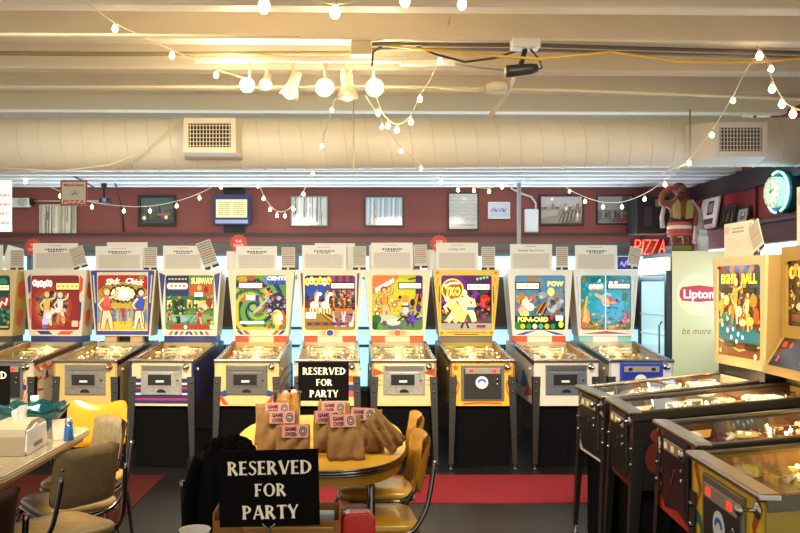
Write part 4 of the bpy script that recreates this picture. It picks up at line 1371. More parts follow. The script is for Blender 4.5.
def ft_yellow(a):
    for m in (1, -1):
        a.poly([(0.5 + m * 0.48, 0.86), (0.5 + m * 0.30, 0.74), (0.5 + m * 0.48, 0.66)], '#b8502a')
        for y in (0.58, 0.47):
            a.poly([(0.5 + m * 0.49, y + 0.03), (0.5 + m * 0.31, y), (0.5 + m * 0.49, y - 0.03)], '#e0682e')


def ft_boxer(a):
    for m in (1, -1):
        a.star(0.5 + m * 0.42, 0.86, 0.06, 5, '#e4561e', 0.45)
        a.strip([(0.5 + m * 0.47, 0.72), (0.5 + m * 0.37, 0.5), (0.5 + m * 0.39, 0.3), (0.5 + m * 0.46, 0.1)], 0.035, '#e8642a', w1=0.02)
        a.strip([(0.5 + m * 0.42, 0.70), (0.5 + m * 0.40, 0.5), (0.5 + m * 0.43, 0.28)], 0.025, '#1c1410', w1=0.012)
        a.strip([(0.5 + m * 0.48, 0.62), (0.5 + m * 0.455, 0.45), (0.5 + m * 0.475, 0.2)], 0.018, '#2a1a10')
    a.strip([(0.2, 0.05), (0.5, 0.07), (0.8, 0.05)], 0.03, '#e4561e')
    a.strip([(0.4, 0.96), (0.5, 0.98), (0.6, 0.96)], 0.02, '#e4561e')


def ft_scroll(a):          # black front with white scrolls and red patches
    a.poly([(0, 0), (1, 0), (1, 0.14), (0.84, 0.04), (0.16, 0.04), (0, 0.3)], '#e6dcc4')
    for y in (0.62, 0.45, 0.30):
        for x in (0.07, 0.93):
            a.rect(x - 0.05, y - 0.05, x + 0.05, y + 0.03, '#c8442a')
            a.rect(x - 0.05, y - 0.085, x + 0.05, y - 0.055, '#e8dcc0')
    for x in (0.12, 0.30, 0.62, 0.86):
        a.strip(ring_pts(x, 0.84, 0.07, 0.09, 12, 0.4, 5.6), 0.025, '#cfc6b0')
        a.strip([(x - 0.08, 0.72), (x, 0.78), (x + 0.08, 0.72)], 0.02, '#cfc6b0')


def ft_brown(a):
    for x in (0.06, 0.94):
        a.strip([(x, 0.08), (x + 0.02, 0.5), (x, 0.92)], 0.05, '#7a3c1e')
    a.strip([(0.05, 0.05), (0.5, 0.03), (0.95, 0.05)], 0.03, '#6a3018')


def ft_flame(a):
    a.poly([(0, 0), (1, 0), (1, 0.1), (0.75, 0.05), (0.5, 0.13), (0.2, 0.06), (0, 0.24)], '#c83a24')
    for x in (0.04, 0.96):
        a.strip([(x, 0.2), (x + (0.03 if x < 0.5 else -0.03), 0.5), (x, 0.85)], 0.05, '#e8dcc0')
    for i in range(7):
        a.star(0.06 + 0.02 * (i % 2), 0.3 + 0.08 * i, 0.045, 4, ['#f0e6d0', '#1a1412'][i % 2], 0.4)
    a.poly([(0.1, 0.9), (0.5, 0.84), (0.9, 0.9), (0.9, 0.98), (0.1, 0.98)], '#b8402a')


def ft_leaf(a):
    for m in (1, -1):
        a.strip([(0.5 + m * 0.44, 0.95), (0.5 + m * 0.36, 0.72), (0.5 + m * 0.42, 0.55)], 0.07, '#b84a1c', w1=0.03)
        a.ell(0.5 + m * 0.40, 0.26, 0.09, 0.24, '#2f7a58')
        a.ell(0.5 + m * 0.40, 0.22, 0.05, 0.16, '#d8b02c')


# --- cabinet sides
def _s(a, pts):
    return [((1 - u) if a.flip else u, v) for u, v in pts]


def sd_pins(a):
    for i in range(7):
        a.strip(_s(a, [(0.02 + 0.12 * i, 0.92), (0.09 + 0.12 * i, 0.78), (0.14 + 0.12 * i, 0.86)]), 0.03, '#e0622e')
        a.strip(_s(a, [(0.02 + 0.12 * i, 0.55), (0.12 + 0.12 * i, 0.62)]), 0.02, '#e0622e')
    for i in range(4):
        x = 0.10 + 0.2 * i
        a.poly(_s(a, [(x - 0.035, 0.1), (x + 0.035, 0.1), (x + 0.045, 0.28), (x + 0.02, 0.42), (x - 0.02, 0.42), (x - 0.045, 0.28)]), '#e8dcc0')
        a.rect(*(_s(a, [(x - 0.04, 0.30)])[0] + _s(a, [(x + 0.04, 0.36)])[0]), '#d8482c')
        a.ell(*_s(a, [(x + 0.09, 0.66)])[0], 0.02, 0.09, '#33418c')


def sd_stripes(a):
    for i, c in enumerate((CREAM, '#8a4a24', CREAM, '#8a4a24')):
        a.poly(_s(a, [(0.02, 0.18 + 0.12 * i), (0.4, 0.30 + 0.12 * i), (0.98, 0.30 + 0.12 * i), (0.98, 0.35 + 0.12 * i), (0.4, 0.35 + 0.12 * i), (0.02, 0.23 + 0.12 * i)]), c)


def sd_triangles(a):
    a.poly(_s(a, [(0.1, 0.3), (0.35, 0.75), (0.45, 0.3)]), '#3a86a8')
    a.poly(_s(a, [(0.3, 0.1), (0.2, 0.5), (0.05, 0.2)]), '#c8583a')
    a.poly(_s(a, [(0.5, 0.3), (0.8, 0.8), (0.9, 0.3)]), '#3a86a8')


def sd_weeds(a):
    for i in range(9):
        x = 0.04 + 0.1 * i
        a.strip(_s(a, [(x, 0.12), (x + 0.02, 0.4), (x - 0.01, 0.7)]), 0.03, ['#2a3c24', '#8a7a3c', '#1c241c'][i % 3], w1=0.01)


def sd_darkblobs(a):
    for i in range(6):
        a.ell(*_s(a, [(0.10 + 0.15 * i, 0.42 + 0.12 * (i % 2))])[0], 0.055, 0.22, ['#5a2418', '#3c1a14'][i % 2])
        a.ell(*_s(a, [(0.10 + 0.15 * i, 0.72 + 0.05 * (i % 2))])[0], 0.035, 0.1, '#6a2c1c')


def hs_red(h, at):
    for (y0, y1, f0, f1, c) in ((0.15, 0.75, 0.55, 0.85, '#e0602c'), (0.2, 0.7, 0.12, 0.42, '#e0602c')):
        h.raw([at(y0, f0 + 0.06), at((y0 + y1) / 2, f0), at(y1, f0 + 0.06), at(y1, f1 - 0.06), at((y0 + y1) / 2, f1), at(y0, f1 - 0.06)], [list(range(6))], M(c, 0.45))

# ------------------------------------------------------------------ the room
WALL_Y = 9.2
SIDE_X = 3.82
MAROON = M('#8a463c', 0.55, noise=0.06, scale=3)
MAROON_S = M('#841c1c', 0.55, noise=0.06, scale=3)
DARKBAND = M('#5d574e', 0.6, noise=0.06, scale=4)
CREAMP = M('#e9dcc2', 0.55, noise=0.03, scale=3)
CREAMW = M('#dfe0e0', 0.55, noise=0.03, scale=3)

fl = MB()
fl.box((0.0, 4.6, -0.06), (11.0, 9.6, 0.12), M('#1b1917', 0.34, noise=0.35, scale=1.6, bump=0.1))
struct(fl.build('floor'))
wb_ = MB()
wb_.box((-0.4, WALL_Y + 0.08, 2.56), (8.6, 0.16, 0.80), MAROON)          # above the ledge
wb_.box((-0.4, WALL_Y + 0.08, 2.05), (8.6, 0.16, 0.22), DARKBAND)
BRW = M('#4a3a2a', 0.6, noise=0.1, scale=3)
wb_.box((-0.4, WALL_Y + 0.08, 0.21), (8.6, 0.16, 0.42), BRW)
for xa, xb in ((-4.7, -0.75), (0.28, 3.9)):
    wb_.box(((xa + xb) / 2, WALL_Y + 0.08, 1.40), (xb - xa, 0.16, 0.56), BRW)
    wb_.box(((xa + xb) / 2, WALL_Y + 0.08, 0.665), (xb - xa, 0.16, 0.51), BRW)
struct(wb_.build('wall_back'))
wr = MB()
wr.box((SIDE_X + 0.08, 4.6, 2.555), (0.16, 9.4, 1.15), MAROON_S)
wr.box((SIDE_X + 0.08, 4.6, 0.45), (0.16, 9.4, 0.9), M('#4a2420', 0.6))
wr.box((SIDE_X + 0.08, 9.2, 1.44), (0.16, 0.2, 1.08), M('#4a2420', 0.6))
wr.box((SIDE_X + 0.08, 1.8, 1.44), (0.16, 3.6, 1.08), M('#4a2420', 0.6))
struct(wr.build('wall_right'))
# long window behind the back row of machines
win = MB()
for i in range(9):
    x = -4.6 + i * 1.0
    win.box((x, WALL_Y + 0.05, 1.81), (0.05, 0.1, 0.26), M('#5a6870', 0.5))
win.box((-0.4, WALL_Y + 0.05, 0.44), (8.6, 0.14, 0.05), M('#5a6870', 0.5))
win.box((-0.4, WALL_Y + 0.05, 1.945), (8.6, 0.14, 0.03), M('#5a6870', 0.5))
for z in (0.92, 1.12, 1.68):
    win.box((-0.4, WALL_Y + 0.05, z), (8.6, 0.12, 0.03), M('#5a6870', 0.5))
wn = struct(win.build('window_1'))
pn = MB()
pn.box((-0.4, WALL_Y + 0.06, 1.18), (8.6, 0.01, 1.52), M('#d8f0ff', 0.2, 0, 1.05, ecol='#a0dcf2'))
struct(pn.build('window_pane', wn))
win = MB()
for y in (3.7, 5.2, 6.5, 7.8, 9.03):
    win.box((SIDE_X + 0.03, y, 1.44), (0.10, 0.07, 1.08), M('#5a6870', 0.5))
wn = struct(win.build('window_2'))
pn = MB()
pn.box((SIDE_X + 0.07, 6.35, 1.44), (0.01, 5.45, 1.08), M('#e2ecff', 0.2, 0, 1.1, ecol='#d4e4ff'))
struct(pn.build('window_pane', wn))
# trims and ledges
tr = MB()
tr.box((-0.4, WALL_Y - 0.04, 2.165), (8.44, 0.08, 0.03), M('#3a1c1a', 0.5))
struct(tr.build('trim_1'))
tr = MB()
tr.box((-0.4, WALL_Y - 0.02, 2.115), (8.44, 0.03, 0.07), M('#6f3a30', 0.55))
struct(tr.build('trim_2'))
tr = MB()
tr.box((SIDE_X - 0.075, 6.4, 2.165), (0.15, 5.3, 0.03), M('#4a1a18', 0.5))
tr.box((SIDE_X - 0.02, 6.4, 2.065), (0.04, 5.3, 0.17), M('#5a1f1c', 0.55))
struct(tr.build('trim_3'))
tr = MB()
tr.box((SIDE_X - 0.03, 6.4, 2.60), (0.06, 5.3, 0.17), M('#2a1614', 0.55))
struct(tr.build('trim_4'))
# ceiling: boards with joists that run along the row; a dropped soffit by the window wall
ce = MB()
ce.box((0.0, 4.6, 3.52), (11.0, 9.4, 0.1), CREAMP)
struct(ce.build('ceiling'))
JY = (3.85, 4.44, 5.05, 5.76, 6.38, 7.08)
for i, y in enumerate(JY):
    b = MB()
    b.box((0.0, 0.0, 3.29), (11.0, 0.13, 0.38), CREAMP, 0.012)
    b.box((0.0, 0.0, 3.455), (11.0, 0.2, 0.04), CREAMP)
    o = struct(b.build('ceiling_beam'))
    o.location = (0, y + 0.065, 0)
    o.rotation_euler = (0, 0, rad(1.2))
so = MB()
so.box((-0.4, 8.62, 2.777), (8.44, 1.24, 0.126), CREAMW)
so.box((-0.4, 8.02, 3.15), (8.44, 0.06, 0.7), CREAMW)
for i, y in enumerate((8.16, 8.42, 8.72, 9.06)):
    so.box((-0.4, y, 2.703), (8.44, 0.10, 0.026), CREAMW, 0.004)
struct(so.build('ceiling_soffit'))

# ------------------------------------------------------------------ carpets on the floor
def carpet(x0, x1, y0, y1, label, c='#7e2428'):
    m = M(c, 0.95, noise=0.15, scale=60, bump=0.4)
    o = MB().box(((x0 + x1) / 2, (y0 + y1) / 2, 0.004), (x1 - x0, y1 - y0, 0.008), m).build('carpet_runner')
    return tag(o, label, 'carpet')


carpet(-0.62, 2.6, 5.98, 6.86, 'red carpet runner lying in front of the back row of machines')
carpet(-3.3, -1.55, 2.6, 6.86, 'red carpet under the beige diner table with the tan chairs', '#43180f')  # darker red has the shade around the chairs mixed into the colour

# ------------------------------------------------------------------ back row of pinball machines
ROW = 'pinball machines in the back row'
RIGHT = 'pinball machines along the right side'
WARMPF = ['#e4c880', '#e8dcae', '#c88a3c', '#b8482c', '#efe6c0', '#7a8a5a', '#e8c86a', '#2a4a6a']
PF_G = ['#c8b06a', '#e8e4c8', '#6a9a5a', '#d8582c', '#f2e8b8', '#4a6a9a', '#d8c04a', '#8a5a2c']
PF_B = ['#d6c48c', '#efe8d2', '#5a8ab0', '#d86a3c', '#f4ecc8', '#8ab0a0', '#e8d06a', '#b83a2c']
PF_O = ['#c89a54', '#f0d890', '#d8702c', '#3a6a4a', '#f6e8c0', '#8a2c24', '#e8b04c', '#4a6a8a']
PF_D = ['#6a4a24', '#e8c878', '#2a3a2c', '#c85a2c', '#d8d0b8', '#4a1c18', '#e8a03c', '#2a4a5a']
PF_R = ['#5a2020', '#d8a04a', '#7a2a24', '#e8c070', '#38141c', '#b8542c', '#f0d890', '#2a1a24']
PF_Y = ['#c8a83c', '#e8d05a', '#d8781c', '#f2e6a0', '#8a6a1c', '#b8482c', '#d8c46a', '#4a7a4a']

rows = [
    # head centre px, yaw, front-centre adj
    dict(px=-14, yaw=6, wt=0.322, headside_fn=hs_red, label='pinball machine with a green backglass, cut off by the left edge of the picture', cab='#d8c49a', side='#c8b07a', headside='#c8a83c', frame='#d8c08a', bg='#0f3b2c',
         art=art_green, front=ft_red, door='black', neck=['#3a3430'], pf=PF_G, seed=10, ref='the green machine at the left end'),
    dict(px=55, yaw=6, wt=0.322, label='pinball machine with a glowing red backglass and bowling pins on its orange striped side', cab='#e2cfa6', side='#d9c6a0', frame=PALE, bg='#9a1c0c', art=art_red,
         frame_art=fr_red, front=ft_red, sidefn=sd_pins, door='black', neck=['#2f3a86'], pf=WARMPF, seed=11, headside='#d6c6a2', headside_fn=hs_red, ref='the red backglass machine'),
    dict(px=122.5, yaw=3, label='plain cream pinball machine with a blue bordered lounge backglass and a red start button', cab='#d6b66c', side='#b09a5e', frame=CREAM, bg='#d8b23c', art=art_lounge,
         frame_art=fr_lounge, door='steel', neck=['#bfa878'], split_neck=True, pf=PF_B, seed=12, redbutton=True, wt=0.334, wb=0.278, gw=0.50, gh=0.545, ref='the blue bordered lounge machine', inner='#c8a868'),
    dict(px=189.5, yaw=3, wt=0.318, gw=0.485, label='pinball machine with navy, red and cream bands on its front', cab='#dcc894', side='#262a66', frame=PALE, bg='#6f8a2c', art=art_subway,
         frame_art=fr_subway, front=ft_subway, door='chrome', neck=['#2f3578'], pf=PF_O, seed=13, headside='#c8b080', ref='the subway machine'),
    dict(px=261, yaw=1, label='cream pinball machine with a swirling green backglass and blue and red corner arrows', cab='#dec07a', side='#d8b878', frame=CREAM, bg='#5c9c34', art=art_swirl,
         frame_art=fr_swirl, front=ft_swirl, sidefn=sd_stripes, door='grey', neck=['#d8502c', '#e2cfa4', '#d8502c'], pf=PF_O, seed=14, ref='the green swirl machine'),
    dict(px=330, yaw=0, label='cream pinball machine with two pale horses on its backglass and a blue disc under it', cab='#e0c688', side='#d8c49a', frame=CREAM, bg='#1c2a5a', art=art_horses,
         frame_art=fr_horses, front=ft_horses, door='steel', neck=['#e0562e', '#e8d6ae', '#e0562e'], pf=PF_B, seed=15, ref='the two horses machine'),
    dict(px=397.5, yaw=0, label='cream pinball machine with a yellow backglass of leaping figures and an orange disc under it', cab='#e0c688', side='#9a7c4c', frame=CREAM, bg='#c8c81e', art=art_yellow,
         frame_art=fr_yellow, front=ft_yellow, door='chrome', neck=['#e0662e', '#e8d6ae', '#e0662e'], pf=PF_G, seed=16, ref='the yellow backglass machine'),
    dict(px=466.5, yaw=0, label='yellow pinball machine with orange stars, a black coin door and a purple boxing backglass', cab='#e2b93a', side='#8a6a3c', frame='#e4c04c', bg='#1c1420', art=art_boxer,
         frame_art=fr_boxer, front=ft_boxer, door='black', neck=['#7a6c58'], pf=PF_Y, seed=17, doorz=0.745, ref='the purple boxing machine'),
    dict(px=540, yaw=0, wt=0.324, label='off-white pinball machine with a blue card game backglass and two blue darts under it', cab='#ddd3bf', side='#cfc8bc', frame='#e6e0d2', bg='#4a8ab0', art=art_cards,
         frame_art=fr_cards, sidefn=sd_triangles, door='bluegrey', neck=['#e0582e', '#e8dcc0', '#e0582e'], pf=PF_B, seed=18, headside='#c8c0ac', ref='the blue card game machine'),
    dict(px=606, yaw=0, wt=0.324, label='pale pinball machine with a turquoise underwater backglass and a blue coin door', cab='#d6d6d4', side='#b8b0a0', frame='#dfe0d8', bg='#2a96a4', art=art_sea,
         frame_art=fr_sea, sidefn=sd_weeds, door='blue', neck=['#8fcabc', '#dfe6dc', '#8fcabc'], pf=PF_B, seed=19, headside='#b89a78', rail=M('#8a97b0', 0.3, 0.9), ref='the turquoise machine'),
]
HEAD_Y = 8.11
heads = []
for sp in rows:
    hx = (sp['px'] - CX) * HEAD_Y / FPX
    yaw = rad(-sp['yaw'])
    ux, uy = -math.sin(yaw), math.cos(yaw)        # local +y
    fx, fy = hx - 0.98 * ux, HEAD_Y - 0.98 * uy
    sp['loc'] = (fx, fy, 0)
    sp['rz'] = yaw
    sp['group'] = ROW
    make_pinball(sp)
    heads.append((sp, hx, HEAD_Y, yaw, sp.get('zt', 1.75), 0.98))

# ------------------------------------------------------------------ machines along the right side, backs to the window
rz_r = rad(-94.9)
side_rows = [
    dict(c=(1.47, 5.00), W=0.53, wt=0.335, wb=0.30, yh=0.895, rzd=-89.5, label='farthest pinball machine of the right side, with a pool table picture in its tan backbox', cab='#15120f', side='#171310', frame='#d8bd84', headside='#a8874c',
         bg='#6a3c1a', art=art_eight, front=ft_scroll, door='dark', neck=['#1c1814'], pf=PF_B, seed=31, gw=0.55, gh=0.56, zt=1.76, zb=1.09, emit=0.6, group=RIGHT, skirt=False, ref='the pool table machine', lamps=40, glow=2.4, bits=110, inner='#4a3018', bulbe=14.0, plastics=14),
    dict(c=(1.455, 4.41), W=0.53, wt=0.33, wb=0.33, yh=0.97, label='brown and black pinball machine on the right with red digits in its backbox', cab='#1c1310', side='#1a1110', frame='#a8843c', headside='#8a6a30',
         bg='#2a1c10', art=art_night, front=ft_brown, sidefn=sd_darkblobs, door='dark', neck=['#6a4e24'], pf=PF_D, seed=32, gw=0.54, gh=0.36, gz=1.54, zt=1.80, zb=1.10, emit=0.5, group=RIGHT, skirt=False, ref='the red digit machine', lamps=52, glow=2.6, bits=110, inner='#4a3018', bulbe=16.0, plastics=14, rail=M('#4a443c', 0.4, 0.8)),
    dict(c=(1.43, 3.58), W=0.60, wt=0.33, wb=0.33, yh=0.97, label='dark red pinball machine with a flame trimmed front, beside the yellow machine on the right', cab='#2a1214', side='#20100f', frame='#3a2a1c', headside='#3a2a1c',
         bg='#7a3a18', art=art_plain, front=ft_flame, door='dark', neck=['#2a201a'], pf=PF_R, seed=33, zt=1.80, zb=1.10, group=RIGHT, skirt=False, ref='flame', lamps=48, glow=2.6, bits=110, inner='#4a3018', bulbe=16.0, plastics=14, rail=M('#6a6258', 0.35, 0.9)),
    dict(c=(1.28, 2.80), W=0.68, wt=0.35, wb=0.35, yh=0.97, label='yellow pinball machine with green leaves on its front, nearest of the right side', cab='#e2bc22', side='#a8902c', frame='#8a6a2c', headside='#8a6a2c',
         bg='#7a3a18', art=art_plain, front=ft_leaf, door='black', neck=['#3a2c1a'], pf=PF_Y, seed=34, zt=1.80, zb=1.10, group=RIGHT, skirt=False, ref='leaf', lamps=48, glow=5.0, bits=90, bulbe=16.0, plastics=12, doorz=0.745, rail=M('#6a6250', 0.35, 0.9)),
]
side_heads = []
for sp in side_rows:
    sp['loc'] = (sp['c'][0], sp['c'][1], 0)
    rz_r = rad(sp.get('rzd', -94.9))
    sp['rz'] = rz_r
    sp['skirt'] = True
    sp['side_skirt'] = True
    t = make_pinball(sp)
    ux, uy = -math.sin(rz_r), math.cos(rz_r)
    side_heads.append((sp, sp['c'][0] + ux * sp['yh'], sp['c'][1] + uy * sp['yh'], rz_r, sp['zt'], sp['yh']))
    if sp['seed'] == 32:          # slanted display panel with red digits under the glass
        d = MB()
        y = sp['yh']
        d.prism([(y + 0.02, 1.32), (y - 0.10, 1.12), (y - 0.10, 1.09), (y + 0.02, 1.09)], 'x', -0.33, 0.33, M('#a8843c', 0.45))
        T = Matrix.Translation((0, y - 0.042, 1.222)) @ Matrix.Rotation(-math.atan2(0.12, 0.20), 4, 'X')
        a = Art(d, 0.58, 0.19, (0, 0, 0), rough=0.15, T=T)
        a.rect(0, 0, 1, 1, '#16110f')
        for (u, v, s_) in ((0.10, 0.72, '00'), (0.24, 0.72, '0'), (0.55, 0.72, '00'), (0.12, 0.25, '2'), (0.62, 0.25, '0')):
            a.text(s_, u, v, 0.17, '#ff2a20', 2.2, 0.02)
        d.build('score_display', t)

# ------------------------------------------------------------------ paper on top of the machines
GREYPAPER = '#e3e0d7'
CARDS = 'information cards on the back row'
TAGS = 'small striped price cards on the back row'


def paper_thing(name, label, cat, w, h, loc, rz, lean, fn, paper, group, tilt=0.0, th=0.003, foot=True):
    mb = MB()
    T = Matrix.Rotation(tilt, 4, 'Y')
    mb.box((0, 0, h / 2), (w, th, h), M(paper, 0.6), T=T)
    a = Art(mb, w, h, (0, -th / 2 - 0.0003, h / 2), rough=0.6, T=T)
    if fn:
        fn(a)
    if foot:
        mb.prism([(-0.0, 0.0), (0.05, 0.0), (0.0, 0.08)], 'x', -0.01, 0.01, M(paper, 0.6))
    o = mb.build(name)
    o.location = loc
    o.rotation_euler = (lean, 0, rz)
    return tag(o, label, cat, group)


def card_fn(title, seed):
    def f(a):
        a.rect(0.06, 0.06, 0.94, 0.64, '#d0cabd')
        a.lines(0.09, 0.91, 0.08, 0.62, 9, '#c0b9ab', seed, 0.5)
        a.lines(0.36, 0.64, 0.88, 0.94, 1, '#d87860', seed + 1, 0.6)
        if title:
            a.text(title, 0.5, 0.76, 0.07, '#4a4440', None, 0.02, width=min(0.62, 0.034 * len(title)))
        else:
            a.lines(0.27, 0.75, 0.73, 0.80, 1, '#5a5450', seed + 2, 0.9)
            a.lines(0.34, 0.66, 0.66, 0.72, 1, '#5a5450', seed + 3, 0.9)
    return f


def tag_fn(seed, dark=False):
    def f(a):
        a.lines(0.06, 0.94, 0.2, 0.97, 9, '#8d8577' if not dark else '#6a6458', seed, 0.62)
        a.lines(0.10, 0.90, 0.55, 0.62, 1, '#c8584a', seed + 5, 0.7)
        a.rect(0, 0.0, 1.0, 0.10, '#23242a')
        a.rect(0.40, 0.0, 0.56, 0.10, '#d8d4c8')
    return f


def burst(px, py, label):
    Yb = HEAD_Y + 0.11
    mb = MB()
    r_ = 0.092
    pts = [(r_ * (1 if i % 2 else 0.84) * math.cos(i * pi / 14), r_ * (1 if i % 2 else 0.84) * math.sin(i * pi / 14)) for i in range(28)]
    mb.prism(pts, 'y', -0.002, 0.002, M('#c83a30', 0.5))
    a = Art(mb, 2 * r_, 2 * r_, (0, -0.0023, 0), rough=0.5)
    a.text('THE', 0.5, 0.60, 0.15, '#f2c8b8', None, 0.04)
    a.text('GAME', 0.5, 0.38, 0.15, '#f2c8b8', None, 0.04)
    o = mb.build('starburst_badge')
    o.location = W(px, py, Yb)
    tag(o, label, 'badge', 'red starburst badges')


# (machine index, front card px range, top py, back sheet px range or None, back top)
card_spec = [
    (1, 33, 78, 243, None, 0, 'big grey card', None),
    (2, 95.5, 143, 246, (107, 147.5), 242, None, None),
    (3, 163, 203, 245.5, None, 0, None, None),
    (4, 236, 277, 246, (226.5, 245), 251, None, None),
    (5, 302, 346, 245, (315, 355), 243, None, None),
    (6, 371, 413, 242.5, (369, 420), 245, None, None),
    (7, 436, 478, 242.5, (427, 440), 249.5, 'Gottlieb TKO', None),
    (8, 510, 552, 244, None, 0, 'Gottlieb Pop-A-Card', None),
    (9, 575, 617, 245, None, 0, None, None),
]
YC = HEAD_Y + 0.07
for (i, x0, x1, top, back, btop, title, _) in card_spec:
    sp, hx, hy, yaw, zt, yh = heads[i]
    p0, p1 = W(x0, top, YC), W(x1, top, YC)
    title_ = title if title and title[0] == 'G' else None
    paper_thing('information_card', 'large grey information card standing on top of ' + sp['ref'], 'card', p1.x - p0.x, p0.z - zt - 0.002,
                ((p0.x + p1.x) / 2, YC, zt), 0, 0.0, card_fn(title_, 40 + i), GREYPAPER, CARDS)
    if back:
        q0, q1 = W(back[0], btop, YC + 0.09), W(back[1], btop, YC + 0.09)
        paper_thing('paper_sheet', 'blank pale sheet behind the information card on ' + sp['ref'], 'paper', q1.x - q0.x, q0.z - zt - 0.002,
                    ((q0.x + q1.x) / 2, YC + 0.09, zt), 0, 0.0, None, '#dcd6c8', 'blank sheets behind the cards')
tags_spec = [(0, 10.5, 24, 249.5, 0), (1, 74, 88.5, 247.5, -16), (2, 144, 157, 247, 0), (3, 205, 220, 241, -20), (4, 281.5, 295, 247, 0), (5, 353, 366, 246, 0), (6, 414.5, 427.5, 246, -2),
             (7, 481.5, 495, 246.5, 0), (8, 556, 568, 246.5, 0), (9, 626, 638, 248, 12)]
for (i, x0, x1, top, tilt) in tags_spec:
    sp, hx, hy, yaw, zt, yh = heads[i]
    p0, p1 = W(x0, top, YC - 0.012), W(x1, top, YC - 0.012)
    paper_thing('price_card', 'small striped price card clipped upright on top of ' + sp['ref'], 'card', p1.x - p0.x, p0.z - zt - 0.004,
                ((p0.x + p1.x) / 2, YC - 0.012, zt + 0.001 + (0.016 if tilt else 0)), 0, 0.0, tag_fn(60 + i, i == 3), '#cdc7b8' if i != 3 else '#c8c0ae', TAGS, rad(tilt), foot=not tilt)
paper_thing('paper_sheet', 'tilted blank white sheet on the green machine at the left end', 'paper', 0.16, 0.24, (W(9, 270, YC + 0.06).x, YC + 0.06, 1.752), 0, 0, None, '#ece8df', None, rad(16), foot=False)
paper_thing('information_card', 'large grey information card on top of the green machine, cut off at the left', 'card', 0.46, 0.25, (W(-20, 262, YC).x, YC, 1.75), 0, 0, card_fn(None, 77), GREYPAPER, CARDS)
burst(33.5, 247, 'red starburst badge on the card of the red backglass machine')
burst(238.5, 243, 'red starburst badge on the card of the green swirl machine')
burst(439, 243.5, 'red starburst badge on the card of the purple boxing machine')
# cards on the two right-hand backboxes
for i, (sp, hx, hy, rz, zt, yh) in enumerate(side_heads[:2]):
    ux, uy = -math.sin(rz), math.cos(rz)
    vx, vy = math.cos(rz), math.sin(rz)

    def sfn(a, i=i):
        a.text(('BALL', 'LOST')[i] if False else '', 0.5, 0.8, 0.05, '#7a6a58') if False else None
        a.lines(0.30, 0.70, 0.80, 0.86, 1, '#8a7a6a', 90 + i, 0.8)
        a.lines(0.30, 0.70, 0.70, 0.77, 1, '#8a7a6a', 93 + i, 0.8)
        a.ell(0.1, 0.8, 0.09, 0.12, '#edb89a')
        a.ell(0.92, 0.82, 0.07, 0.12, '#edb89a')
        for k in range(9):
            a.rect(0.08, 0.05 + 0.062 * k, 0.92, 0.06 + 0.062 * k, '#c2b196')
    o = paper_thing('information_card', ('lined cream information card on the backbox of the pool table machine', 'lined cream information card on the backbox of the red digit machine')[i], 'card',
                    0.38 if i == 0 else 0.44, 0.225 if i == 0 else 0.34, (hx + ux * 0.09 - vx * (0.17, 0.12)[i], hy + uy * 0.09 - vy * (0.17, 0.12)[i], zt + 0.001), rz, 0, sfn, '#e9dcc0', 'cream cards on the right side machines')
    if i == 0:
        paper_thing('price_card', 'slanting striped price card leaning on the pool table machine', 'card', 0.13, 0.19, (hx + ux * 0.075 + vx * 0.12, hy + uy * 0.075 + vy * 0.12, zt + 0.028), rz, 0, tag_fn(99), '#ddd0b4', None, rad(-24), foot=False)

# ------------------------------------------------------------------ things on the walls
def framed(name, label, px0, py0, px1, py1, Y, frame_c, fn, fw=0.03, bg='#d8d4c8', rough=0.08, group=None, emit=0, depth=0.03):
    a0, a1 = W(px0, py1, Y), W(px1, py0, Y)
    w, h = a1.x - a0.x, a1.z - a0.z
    t = thing(name, label, 'picture', ((a0.x + a1.x) / 2, WALL_Y - 0.002, (a0.z + a1.z) / 2), 0, group)
    f = MB()
    fm = M(frame_c, 0.4)
    for s_ in (-1, 1):
        f.box((s_ * (w - fw) / 2, -depth / 2, 0), (fw, depth, h), fm, 0.004)
        f.box((0, -depth / 2, s_ * (h - fw) / 2), (w - 2 * fw, depth, fw), fm, 0.004)
    f.build('picture_frame', t)
    p = MB()
    p.box((0, -0.008, 0), (w - fw * 1.6, 0.01, h - fw * 1.6), M(bg, rough, coat=1.0))
    a = Art(p, w - 2 * fw, h - 2 * fw, (0, -0.0135, 0), rough=rough, step=0.00015, coat=1.0)
    fn(a)
    p.build('print', t)
    return t


def pr_reflect_streaks(seed, cols):  # pale and dark streaks paint room reflections onto the glossy picture
    def f(a):
        r = random.Random(seed)
        for i in range(26):
            x = r.uniform(0, 0.94)
            w = r.uniform(0.02, 0.09)
            y0 = r.choice((0, 0, r.uniform(0, 0.5)))
            y1 = r.choice((1, 1, r.uniform(0.5, 1)))
            a.poly([(x, y0), (min(1, x + w), y0), (min(1, x + w * 0.7 + 0.02), y1), (x + 0.02, y1)], r.choice(cols))
    return f


def pr_reflect_arcs(a):  # bands of colour imitate reflections in the picture's glass
    for i in range(7):
        a.strip(ring_pts(-0.1, 0.5, 0.25 + 0.14 * i, 0.4 + 0.1 * i, 14, -1.2, 1.2), 0.035, ['#b8cdd8', '#8aa6b8', '#f2f6f6', '#a08a78'][i % 4]) if 0.15 + 0.14 * i < 0.95 and 0.4 + 0.1 * i < 0.53 else None
    for i in range(16):
        x = 0.04 + 0.058 * i
        a.poly([(x, 0.05), (x + 0.03, 0.05), (x + 0.05, 0.95), (x + 0.01, 0.95)], ['#dfe8ec', '#9fb6c4', '#f4f6f6', '#c0a890', '#b4cad6'][i % 5])


